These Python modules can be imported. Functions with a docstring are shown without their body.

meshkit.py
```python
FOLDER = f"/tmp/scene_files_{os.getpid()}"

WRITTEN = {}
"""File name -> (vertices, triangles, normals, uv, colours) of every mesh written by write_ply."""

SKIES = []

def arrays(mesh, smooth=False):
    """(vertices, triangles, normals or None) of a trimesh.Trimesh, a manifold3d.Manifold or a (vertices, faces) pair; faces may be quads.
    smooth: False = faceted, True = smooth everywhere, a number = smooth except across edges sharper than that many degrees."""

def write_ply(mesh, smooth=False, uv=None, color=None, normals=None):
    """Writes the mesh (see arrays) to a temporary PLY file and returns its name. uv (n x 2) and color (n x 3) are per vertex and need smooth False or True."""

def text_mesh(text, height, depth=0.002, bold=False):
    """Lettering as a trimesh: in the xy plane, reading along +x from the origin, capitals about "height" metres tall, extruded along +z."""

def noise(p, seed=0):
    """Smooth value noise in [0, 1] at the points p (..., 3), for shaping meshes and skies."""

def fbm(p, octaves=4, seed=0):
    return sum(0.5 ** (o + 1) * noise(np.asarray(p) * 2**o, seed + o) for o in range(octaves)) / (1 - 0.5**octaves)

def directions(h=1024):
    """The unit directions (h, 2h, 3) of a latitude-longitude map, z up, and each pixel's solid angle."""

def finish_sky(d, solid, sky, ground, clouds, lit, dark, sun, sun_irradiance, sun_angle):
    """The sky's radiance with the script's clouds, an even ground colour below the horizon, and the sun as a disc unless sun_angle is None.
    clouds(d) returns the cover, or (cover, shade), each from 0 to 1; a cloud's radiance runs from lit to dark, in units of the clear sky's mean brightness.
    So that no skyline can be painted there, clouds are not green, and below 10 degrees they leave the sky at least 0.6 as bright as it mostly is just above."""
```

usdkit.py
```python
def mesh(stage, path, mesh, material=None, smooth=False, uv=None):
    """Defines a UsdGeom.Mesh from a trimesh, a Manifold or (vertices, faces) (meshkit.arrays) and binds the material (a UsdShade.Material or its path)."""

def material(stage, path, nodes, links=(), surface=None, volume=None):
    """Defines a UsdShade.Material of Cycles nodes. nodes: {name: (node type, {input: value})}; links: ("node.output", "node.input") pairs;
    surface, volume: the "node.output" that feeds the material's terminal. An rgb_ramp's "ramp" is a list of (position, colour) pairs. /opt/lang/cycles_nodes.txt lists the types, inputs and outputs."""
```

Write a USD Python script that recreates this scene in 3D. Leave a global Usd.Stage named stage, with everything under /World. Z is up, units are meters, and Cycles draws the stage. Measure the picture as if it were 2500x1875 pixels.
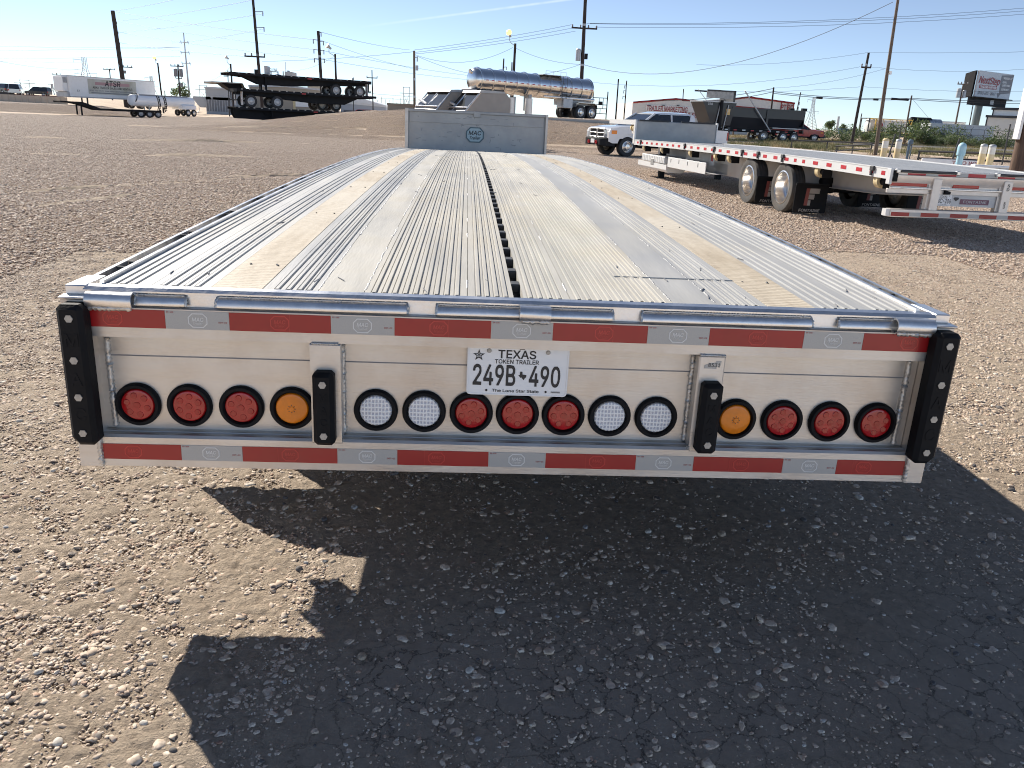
import math, random
import numpy as np, trimesh, usdkit, meshkit
from pxr import Usd, UsdGeom, UsdLux, UsdShade, Gf, Sdf, Vt
from scipy.spatial import ConvexHull
from shapely.geometry import Polygon
from shapely import affinity

random.seed(7)
rng = np.random.default_rng(11)
stage = Usd.Stage.CreateInMemory()
UsdGeom.SetStageUpAxis(stage, UsdGeom.Tokens.z)
UsdGeom.SetStageMetersPerUnit(stage, 1.0)
world = UsdGeom.Xform.Define(stage, "/World")
stage.SetDefaultPrim(world.GetPrim())
UsdGeom.Scope.Define(stage, "/World/Looks")

# ------------------------------------------------------------------ camera, sky, sun
IW, IH, FPX = 2500.0, 1875.0, 1992.0
YAW, PITCH, ROLL = 0.067, -0.3144, 0.0484
CAM = np.array([-0.179, -2.36, 1.46])
def _frame():
    cy, sy, cp, sp, cr, sr = math.cos(YAW), math.sin(YAW), math.cos(PITCH), math.sin(PITCH), math.cos(ROLL), math.sin(ROLL)
    d = np.array([sy * cp, cy * cp, sp]); r0 = np.array([cy, -sy, 0.0]); u0 = np.cross(r0, d)
    return cr * r0 + sr * u0, -sr * r0 + cr * u0, d
RV, UV, DV = _frame()
cam = UsdGeom.Camera.Define(stage, "/World/camera")
cam.CreateHorizontalApertureAttr(36.0)
cam.CreateVerticalApertureAttr(27.0)
cam.CreateFocalLengthAttr(36.0 * FPX / IW)
cam.CreateClippingRangeAttr(Gf.Vec2f(0.05, 20000))
EXPOSURE = 0.98
cam.CreateExposureAttr(EXPOSURE)
m = Gf.Matrix4d(1.0)
m.SetRow(0, Gf.Vec4d(*RV, 0)); m.SetRow(1, Gf.Vec4d(*UV, 0)); m.SetRow(2, Gf.Vec4d(*(-DV), 0)); m.SetRow(3, Gf.Vec4d(*CAM, 1))
cam.AddTransformOp().Set(m)

SUN_EL = math.radians(34.6)
SUN_AZ = math.atan2(-0.625, 0.78)
SKY_STRENGTH, SUN_INTENSITY = 0.071, 1.10
sun_dir = np.array([math.sin(SUN_AZ) * math.cos(SUN_EL), math.cos(SUN_AZ) * math.cos(SUN_EL), math.sin(SUN_EL)])

def ray(px, py):
    return DV + RV * (px - IW / 2) / FPX - UV * (py - IH / 2) / FPX
def at(px, py, Y):
    """World point on the line of sight of a photo pixel at world depth Y: used to read positions off the photograph."""
    v = ray(px, py)
    return CAM + v * (Y - CAM[1]) / v[1]
sky = UsdLux.DomeLight.Define(stage, "/World/sky")
# one thin contrail, mixed in like a cloud: it follows a great circle of the sky and fades out to the left
_u = lambda v: tuple(np.asarray(v) / np.linalg.norm(v))
trail_n = _u(np.cross(ray(950, 57), ray(1372, 1))); trail_c = _u(ray(1330, 7))
sky_mat = usdkit.material(stage, "/World/Looks/sky", {
    "s": ("sky_texture", {"sky_type": "single_scattering", "sun_disc": False, "sun_elevation": SUN_EL, "sun_rotation": SUN_AZ, "altitude": 900.0, "air_density": 0.62, "aerosol_density": 0.02, "ozone_density": 2.4}),
    "hs": ("hsv", {"saturation": .84}), "tc": ("texture_coordinate", {}), "nz": ("noise_texture", {"scale": 60.0, "detail": 4.0}),
    "d": ("vector_math", {"math_type": "dot_product", "vector2": trail_n}), "ab": ("math", {"math_type": "absolute"}),
    "w": ("map_range", {"from_min": .0017, "from_max": .0003, "to_min": 0.0, "to_max": 1.0, "clamp": True}),
    "d2": ("vector_math", {"math_type": "dot_product", "vector2": trail_c}), "e": ("map_range", {"from_min": .978, "from_max": .999, "to_min": 0.0, "to_max": 1.0, "clamp": True}),
    "m": ("math", {"math_type": "multiply"}), "m2": ("math", {"math_type": "multiply"}), "m3": ("math", {"math_type": "multiply", "value2": .42}),
    "mx": ("mix", {"color2": (9.5, 10.0, 10.5)}),
    "b": ("background_shader", {"strength": SKY_STRENGTH})},
    [("tc.generated", "d.vector1"), ("d.value", "ab.value1"), ("ab.value", "w.value"), ("tc.generated", "d2.vector1"), ("d2.value", "e.value"), ("tc.generated", "nz.vector"),
     ("w.result", "m.value1"), ("e.result", "m.value2"), ("m.value", "m2.value1"), ("nz.fac", "m2.value2"), ("m2.value", "m3.value1"), ("m3.value", "mx.fac"), ("s.color", "hs.color"), ("hs.color", "mx.color1"), ("mx.color", "b.color")], surface="b.background")
UsdShade.MaterialBindingAPI.Apply(sky.GetPrim()).Bind(sky_mat)
sky.GetPrim().SetCustomDataByKey("kind", "structure")
sun = UsdLux.DistantLight.Define(stage, "/World/sun")
sun.CreateIntensityAttr(SUN_INTENSITY); sun.CreateAngleAttr(0.5); sun.CreateNormalizeAttr(True)
sun.CreateColorAttr(Gf.Vec3f(1.0, 0.94, 0.85))
zv = sun_dir; xv = np.cross([0, 0, 1.0], zv); xv /= np.linalg.norm(xv); yv = np.cross(zv, xv)
ms = Gf.Matrix4d(1.0)
ms.SetRow(0, Gf.Vec4d(*xv, 0)); ms.SetRow(1, Gf.Vec4d(*yv, 0)); ms.SetRow(2, Gf.Vec4d(*zv, 0))
sun.AddTransformOp().Set(ms)

# ------------------------------------------------------------------ naming, things, parts
_used = {}
def _numbered(parent, name):
    k = (parent, name); n = _used.get(k, 0); _used[k] = n + 1
    return name if n == 0 else f"{name}_{n:03d}"
def _data(prim, label=None, cat=None, group=None, kind=None):
    for k, v in (("label", label), ("category", cat), ("group", group), ("kind", kind)):
        if v: prim.SetCustomDataByKey(k, v)
def thing(name, label, cat, loc=(0, 0, 0), rz=0.0, group=None, rx=0.0, ry=0.0):
    path = "/World/" + _numbered("/World", name)
    x = UsdGeom.Xform.Define(stage, path)
    x.AddTranslateOp().Set(Gf.Vec3d(*map(float, loc)))
    if rz: x.AddRotateZOp().Set(math.degrees(rz))
    if rx: x.AddRotateXOp().Set(math.degrees(rx))
    if ry: x.AddRotateYOp().Set(math.degrees(ry))
    _data(x.GetPrim(), label, cat, group)
    return path
def part(parent, name, mesh, mat, smooth=30, label=None, kind=None):
    if isinstance(mesh, list): mesh = trimesh.util.concatenate(mesh)
    path = parent + "/" + _numbered(parent, name)
    p = usdkit.mesh(stage, path, mesh, mat, smooth=smooth)
    _data(p.GetPrim(), label, None, None, kind)
    return path
def single(name, mesh, mat, label=None, cat=None, group=None, kind=None, smooth=30):
    if isinstance(mesh, list): mesh = trimesh.util.concatenate(mesh)
    path = "/World/" + _numbered("/World", name)
    p = usdkit.mesh(stage, path, mesh, mat, smooth=smooth)
    _data(p.GetPrim(), label, cat, group, kind)
    return path
def copy_of(src, name, label, loc, rz=0.0, group=None, scale=None):
    path = "/World/" + _numbered("/World", name)
    x = UsdGeom.Xform.Define(stage, path)
    x.GetPrim().GetReferences().AddInternalReference(src)
    x.GetPrim().SetInstanceable(True)
    x.ClearXformOpOrder()
    x.AddTranslateOp(opSuffix="place").Set(Gf.Vec3d(*map(float, loc)))
    x.AddRotateZOp(opSuffix="turn").Set(math.degrees(rz))
    if scale: x.AddScaleOp(opSuffix="size").Set(Gf.Vec3f(*scale))
    was = stage.GetPrimAtPath(src).GetCustomData()
    _data(x.GetPrim(), label, was.get("category"), group or was.get("group"))
    return path

# ------------------------------------------------------------------ shapes
def tm(v, f): return trimesh.Trimesh(np.asarray(v, float), np.asarray(f), process=False)
def box(x0, x1, y0, y1, z0, z1):
    b = trimesh.creation.box((abs(x1 - x0), abs(y1 - y0), abs(z1 - z0)))
    b.apply_translation(((x0 + x1) / 2, (y0 + y1) / 2, (z0 + z1) / 2)); return b
def hull(pts):
    pts = np.asarray(pts, float); h = ConvexHull(pts)
    t = trimesh.Trimesh(pts, h.simplices, process=True); t.fix_normals(); return t
def cbox(x0, x1, y0, y1, z0, z1, c=0.004):
    """box with chamfered edges"""
    c = min(c, abs(x1 - x0) * .45, abs(y1 - y0) * .45, abs(z1 - z0) * .45)
    P = []
    for sx, a in ((1, x0), (-1, x1)):
        for sy, b in ((1, y0), (-1, y1)):
            for sz, d in ((1, z0), (-1, z1)):
                P += [(a + sx * c, b + sy * c, d), (a + sx * c, b, d + sz * c), (a, b + sy * c, d + sz * c)]
    return hull(P)
def tube(p0, p1, r0, r1=None, n=10, cap=True):
    r1 = r0 if r1 is None else r1
    p0, p1 = np.asarray(p0, float), np.asarray(p1, float); d = p1 - p0; L = np.linalg.norm(d); d = d / max(L, 1e-9)
    a = np.cross(d, [0, 0, 1.0]) if abs(d[2]) < .9 else np.cross(d, [1.0, 0, 0]); a /= np.linalg.norm(a); b = np.cross(d, a)
    t = np.arange(n) * 2 * np.pi / n
    ring = np.cos(t)[:, None] * a + np.sin(t)[:, None] * b
    V = np.vstack([p0 + ring * r0, p1 + ring * r1]); F = []
    for i in range(n):
        j = (i + 1) % n; F += [(i, j, n + j), (i, n + j, n + i)]
    if cap:
        V = np.vstack([V, p0, p1])
        for i in range(n):
            j = (i + 1) % n; F += [(j, i, 2 * n), (n + i, n + j, 2 * n + 1)]
    t_ = tm(V, F)
    return t_
def path_tube(P, r, n=6):
    P = np.asarray(P, float); V, F = [], []
    k = len(P); rr = np.full(k, r) if np.ndim(r) == 0 else np.asarray(r)
    T = np.gradient(P, axis=0); T /= np.linalg.norm(T, axis=1)[:, None]
    t = np.arange(n) * 2 * np.pi / n
    a = np.cross(T[0], [0, 0, 1.0]) if abs(T[0][2]) < .9 else np.cross(T[0], [1.0, 0, 0])
    for i in range(k):
        a = a - T[i] * (a @ T[i]); a /= np.linalg.norm(a); b = np.cross(T[i], a)
        V.append(P[i] + rr[i] * (np.cos(t)[:, None] * a + np.sin(t)[:, None] * b))
    V = np.vstack(V + [P[:1], P[-1:]])
    for i in range(k - 1):
        for q in range(n):
            w = (q + 1) % n
            F += [(i * n + q, i * n + w, (i + 1) * n + w), (i * n + q, (i + 1) * n + w, (i + 1) * n + q)]
    for q in range(n):
        w = (q + 1) % n; F += [(w, q, k * n), ((k - 1) * n + q, (k - 1) * n + w, k * n + 1)]
    return tm(V, F)
def lathe(prof, n=24, axis="z", at_=(0, 0, 0)):
    """prof: (r, h) pairs revolved about the axis"""
    prof = np.asarray(prof, float); k = len(prof); t = np.arange(n) * 2 * np.pi / n
    V = np.zeros((k, n, 3))
    V[..., 0] = prof[:, :1] * np.cos(t); V[..., 1] = prof[:, :1] * np.sin(t); V[..., 2] = prof[:, 1:2]
    V = V.reshape(-1, 3); F = []
    for i in range(k - 1):
        for q in range(n):
            w = (q + 1) % n
            F += [(i * n + q, i * n + w, (i + 1) * n + w), (i * n + q, (i + 1) * n + w, (i + 1) * n + q)]
    if axis == "x": V = V[:, [2, 0, 1]]
    if axis == "y": V = V[:, [1, 2, 0]]
    return tm(V + np.asarray(at_, float), F)
def prism(poly, a0, a1, axis="x"):
    """2-D outline extruded: axis x: outline in (y,z); y: outline in (x,z); z: outline in (x,y)"""
    if not hasattr(poly, "geom_type"): poly = Polygon(poly)
    t = trimesh.util.concatenate([trimesh.creation.extrude_polygon(g, a1 - a0, engine="earcut") for g in getattr(poly, "geoms", [poly])]); v = t.vertices.copy(); v[:, 2] += a0
    if axis == "x": v = v[:, [2, 0, 1]]
    if axis == "y": v = np.stack([v[:, 0], -v[:, 2] + a0 + a1, v[:, 1]], 1)
    t = trimesh.Trimesh(v, t.faces, process=False); return t
def loft(sections, caps=True):
    S = [np.asarray(s, float) for s in sections]; n = len(S[0]); V = np.vstack(S); F = []
    for i in range(len(S) - 1):
        for q in range(n):
            w = (q + 1) % n
            F += [(i * n + q, i * n + w, (i + 1) * n + w), (i * n + q, (i + 1) * n + w, (i + 1) * n + q)]
    if caps:
        for s, flip in ((0, True), (len(S) - 1, False)):
            V = np.vstack([V, S[s].mean(0)]); c = len(V) - 1
            for q in range(n):
                w = (q + 1) % n; a, b = s * n + q, s * n + w
                F.append((b, a, c) if flip else (a, b, c))
    t = tm(V, F); t.fix_normals(); return t
def xf(mesh, M=None, t=None, rx=0, ry=0, rz=0, s=None):
    mesh = mesh.copy()
    if s is not None: mesh.apply_scale(s)
    for a, ax in ((rx, (1, 0, 0)), (ry, (0, 1, 0)), (rz, (0, 0, 1))):
        if a: mesh.apply_transform(trimesh.transformations.rotation_matrix(a, ax))
    if t is not None: mesh.apply_translation(t)
    return mesh
_texts = {}
def text(s, h, depth=0.002, bold=False, shear=0.0, width=None, align="c"):
    """lettering in the xz plane facing -y, reading along +x; centred on the origin"""
    if (s, bold) not in _texts: _texts[(s, bold)] = meshkit.text_mesh(s, 1.0, 1.0, bold)
    t = _texts[(s, bold)]; v = t.vertices.copy() * [h, h, depth]
    v[:, 0] += shear * v[:, 1]
    lo, hi = v.min(0), v.max(0)
    if width: v[:, 0] = (v[:, 0] - lo[0]) * width / (hi[0] - lo[0]); lo, hi = v.min(0), v.max(0)
    v[:, 0] -= (lo[0] + hi[0]) / 2 if align == "c" else lo[0]; v[:, 1] -= h / 2
    return tm(np.stack([v[:, 0], -v[:, 2], v[:, 1]], 1), t.faces)
def disc(r, n=24):
    t = np.arange(n) * 2 * np.pi / n
    return Polygon(np.stack([r * np.cos(t), r * np.sin(t)], 1))
def sm(a, b, x):
    t = np.clip((np.asarray(x, float) - a) / (b - a), 0, 1); return t * t * (3 - 2 * t)

# ------------------------------------------------------------------ materials
def mat(name, c, rough=.5, metal=0.0, var=.12, scale=5.0, bump=0.0, bscale=60.0, dirt=None, dirt_amt=.5, dirt_scale=3.0, stretch=None, spec=.5, coat=0.0, rvar=.0, emit=0.0):
    c = np.asarray(c, float)
    N = {"tc": ("texture_coordinate", {}),
         "n": ("noise_texture", {"scale": scale, "detail": 6.0, "roughness": .6}),
         "r": ("rgb_ramp", {"ramp": [(.3, np.clip(c * (1 - var), 0, 1)), (.7, np.clip(c * (1 + var), 0, 1))]}),
         "p": ("principled_bsdf", {"roughness": rough, "metallic": metal, "specular_ior_level": spec, "coat_weight": coat})}
    Lk = [("n.fac", "r.fac")]
    src = "tc.object"
    if stretch:
        N["map"] = ("mapping", {"scale": stretch}); Lk.append(("tc.object", "map.vector")); src = "map.vector"
    Lk.append((src, "n.vector"))
    col = "r.color"
    if dirt is not None:
        N["dn"] = ("noise_texture", {"scale": dirt_scale, "detail": 8.0, "roughness": .65})
        N["dr"] = ("rgb_ramp", {"ramp": [(.45, (0, 0, 0)), (.7, (dirt_amt,) * 3)]})
        N["dm"] = ("mix", {"color2": tuple(dirt)})
        Lk += [("tc.object", "dn.vector"), ("dn.fac", "dr.fac"), ("dr.color", "dm.fac"), (col, "dm.color1")]; col = "dm.color"
    Lk.append((col, "p.base_color"))
    if rvar:
        N["rr"] = ("map_range", {"from_min": .3, "from_max": .7, "to_min": max(rough - rvar, .02), "to_max": rough + rvar})
        Lk += [("n.fac", "rr.value"), ("rr.result", "p.roughness")]
    if bump:
        N["bn"] = ("noise_texture", {"scale": bscale, "detail": 4.0}); N["b"] = ("bump", {"strength": 1.0, "distance": bump})
        Lk += [(src, "bn.vector"), ("bn.fac", "b.height"), ("b.normal", "p.normal")]
    if emit:
        N["p"][1].update({"emission_color": tuple(c), "emission_strength": emit})
    return usdkit.material(stage, "/World/Looks/" + name, N, Lk, surface="p.BSDF")

M = {}
M["alu"] = mat("aluminium_sheet", (.56, .54, .51), .40, .8, .06, 4, .0006, 30, dirt=(.38, .31, .25), dirt_amt=.55, dirt_scale=2.6, stretch=(1, 1, 6), rvar=.07)
M["alu_bright"] = mat("aluminium_bright", (.74, .73, .72), .33, .95, .06, 8, .0008, 50, rvar=.08)
M["alu_weld"] = mat("aluminium_weld", (.50, .49, .47), .42, .85, .15, 40, .002, 90)
M["alu_deck"] = mat("aluminium_deck", (.41, .392, .352), .60, .14, .12, 3, .0006, 40, dirt=(.42, .38, .30), dirt_amt=.7, dirt_scale=1.6, stretch=(3, .35, 1), rvar=.08)
M["alu_deck2"] = mat("aluminium_deck_clean", (.37, .367, .357), .57, .22, .10, 3, .0006, 40, dirt=(.44, .41, .34), dirt_amt=.4, dirt_scale=1.1, stretch=(3, .35, 1), rvar=.08)
M["alu_dull"] = mat("aluminium_dull", (.35, .345, .335), .52, .65, .10, 2.0, .001, 40, dirt=(.26, .26, .27), dirt_amt=.45, dirt_scale=3.5)
M["rubber"] = mat("black_rubber", (.005, .005, .006), .65, 0, .3, 20, .0008, 120, spec=.18)
M["tyre"] = mat("tyre_rubber", (.045, .043, .041), .8, 0, .25, 8, .001, 60, dirt=(.16, .13, .10), dirt_amt=.5)
M["tyre_dark"] = mat("tyre_rubber_dark", (.018, .018, .019), .75, 0, .25, 8)
M["bolt"] = mat("bolt_zinc", (.34, .33, .31), .5, .7, .15, 60)
M["red_tape"] = mat("red_reflective_tape", (.26, .009, .011), .28, 0, .10, 6, spec=.6)
M["red_tape_mark"] = mat("red_tape_mark", (.42, .035, .03), .3, 0, .1, 6)
M["grey_tape"] = mat("grey_reflective_tape", (.33, .338, .338), .32, .25, .06, 300)
M["grey_tape_mark"] = mat("grey_tape_mark", (.55, .55, .54), .35, 0, .05, 10)
M["lens_red"] = mat("red_lens", (.32, .008, .010), .16, 0, .18, 40, .0018, 45, spec=.6, coat=.5)
M["lens_amber"] = mat("amber_lens", (.68, .185, .005), .20, 0, .12, 30, .0015, 40, coat=.4)
M["white_paint"] = mat("white_paint", (.80, .79, .77), .35, 0, .04, 3, dirt=(.45, .40, .34), dirt_amt=.25)
M["plate_white"] = mat("plate_white", (.72, .72, .72), .4, 0, .03, 5)
M["ink"] = mat("black_ink", (.014, .014, .016), .5, 0, .1, 5)
M["lens_red_deep"] = mat("deep_red_lens", (.28, .007, .008), .12, 0, .1, 20, coat=.6)
M["matte_black"] = mat("matte_black", (.012, .012, .013), .95, 0, .3, 2, spec=.1)
M["ink_grey"] = mat("grey_ink", (.18, .18, .19), .6, 0, .1, 5)
M["black_steel"] = mat("black_steel", (.009, .010, .012), .65, .0, .3, 2, spec=.18)
M["dark_steel"] = mat("dark_steel", (.05, .05, .052), .6, .3, .3, 3)
M["pole_wood"] = mat("dark_creosote_wood", (.030, .022, .019), .85, 0, .35, 3, .004, 12, stretch=(4, 4, .4))
M["pole_brown"] = mat("brown_pole_wood", (.13, .095, .07), .85, 0, .3, 3, .004, 12, stretch=(4, 4, .4))
M["galv"] = mat("galvanised_steel", (.42, .43, .44), .5, .6, .12, 2)
M["wire"] = mat("wire", (.035, .035, .04), .6, .3, .1, 2)
M["chrome"] = mat("polished_aluminium", (.74, .72, .69), .27, 1.0, .04, 3, rvar=.05)
M["glass_dark"] = mat("dark_glass", (.012, .014, .016), .06, 0, .1, 2, spec=.8)
M["strap"] = mat("tan_webbing", (.52, .42, .24), .8, 0, .15, 30)
M["beige_wall"] = mat("beige_metal_cladding", (.60, .575, .53), .6, 0, .05, .5)
M["red_trim"] = mat("red_trim", (.30, .03, .025), .5, 0, .1, 1)
M["red_letter"] = mat("red_letter", (.27, .035, .04), .5, 0, .1, 3)
M["yellow_paint"] = mat("yellow_paint", (.62, .40, .14), .55, 0, .15, 3, dirt=(.6, .55, .45), dirt_amt=.5)
M["concrete"] = mat("concrete", (.33, .32, .30), .85, 0, .12, .8, .003, 8)

# ------------------------------------------------------------------ terrain and ground
def terrain(x, y):
    x = np.asarray(x, float); y = np.asarray(y, float)
    d = np.hypot(x - CAM[0], y - CAM[1]); b = x / np.maximum(y + 2.4, 1.0)
    fw = (y > 1).astype(float)
    pad = 1.62 * sm(44.5, 53.0, y + 1.2 * (meshkit.noise(np.stack([x * .25, y * .25, x * 0], -1), 5) - .5)) * sm(-20, -3, x) * (1 - sm(9.6, 12.5, x)) * (1 - sm(58, 68, y) * (1 - sm(-6, 0, x))) * (1 - sm(90, 130, y) * .6)
    lf = 1 - sm(-.34, -.22, b)
    left = lf * (-.58 * sm(76, 106, d) + .98 * sm(112, 128, d) * (1 - sm(-.42, -.36, b)) + 1.0 * sm(140, 200, d) + .002 * np.maximum(d - 200, 0))
    rg = sm(.22, .34, b)
    right = rg * (.0062 * np.clip(d - 20, 0, 260) + .004 * np.maximum(d - 280, 0))
    mid = (1 - rg) * (1 - lf) * .002 * np.maximum(d - 160, 0)
    return fw * (pad + left + right + mid)
def gz(x, y): return float(terrain(x, y))

def micro(x, y, grit=False):
    p = np.stack([x, y, x * 0], -1); d = np.hypot(x - CAM[0], y - CAM[1])
    near = 1 - sm(25, 60, d)
    z = (.005 + .012 * sm(6, 16, d)) * (meshkit.fbm(p * 1.3, 4, 3) - .5) + .004 * (meshkit.fbm(p * 6.0, 3, 9) - .5) * (1 - sm(6, 12, d)) + .03 * (meshkit.fbm(p * .16, 2, 21) - .5) * sm(6, 14, d)
    z = z * near
    fine = 1 - sm(7, 14, d)
    if grit and (fine > 0).any():
        k = fine > 0; q = p[k]
        n1 = meshkit.fbm(q * 17.0, 4, 51); n2 = meshkit.noise(q * 60.0, 77); clump = sm(.30, .62, meshkit.fbm(q * .8, 3, 63))
        f = (n1 - .5) * .018 * (.45 + .75 * clump) + (n2 - .5) * .006 * (.4 + .8 * clump)
        z = z.copy(); z[k] += f * fine[k] * (1 - .55 * mudzone(x[k], y[k]))
    return z
def mudzone(x, y): return sm(-1.0, -.4, x) * (1 - sm(.3, 1.4, y))
rad = np.concatenate([np.geomspace(.25, 1.45, 12)[:-1], np.arange(1.45, 4.6, .0085), np.geomspace(4.6, 14, 300)[1:], np.geomspace(14, 70, 130)[1:], np.geomspace(70, 6500, 110)[1:]]); nr = len(rad)
ang = np.concatenate([np.linspace(-.66, .70, 560), np.linspace(.70, 2 * np.pi - .66, 80)[1:-1]]) + YAW
RR, AA = np.meshgrid(rad, ang, indexing="ij")
GX, GY = CAM[0] + RR * np.sin(AA), CAM[1] + RR * np.cos(AA)
GZ = terrain(GX, GY) + micro(GX, GY, True)
na = len(ang)
V = np.stack([GX, GY, GZ], -1).reshape(-1, 3)
i = np.arange((nr - 1) * na).reshape(nr - 1, na); j = np.roll(i, -1, 1)
F = np.concatenate([np.stack([i, i + na, j + na], -1).reshape(-1, 3), np.stack([i, j + na, j], -1).reshape(-1, 3)])
V = np.vstack([V, [CAM[0], CAM[1], 0.0]])
q = np.arange(na); F = np.vstack([F, np.stack([np.full(na, len(V) - 1), q, (q + 1) % na], -1)])
fn = np.cross(V[F[:, 1]] - V[F[:, 0]], V[F[:, 2]] - V[F[:, 0]])
F[fn[:, 2] < 0] = F[fn[:, 2] < 0][:, ::-1]

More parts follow.
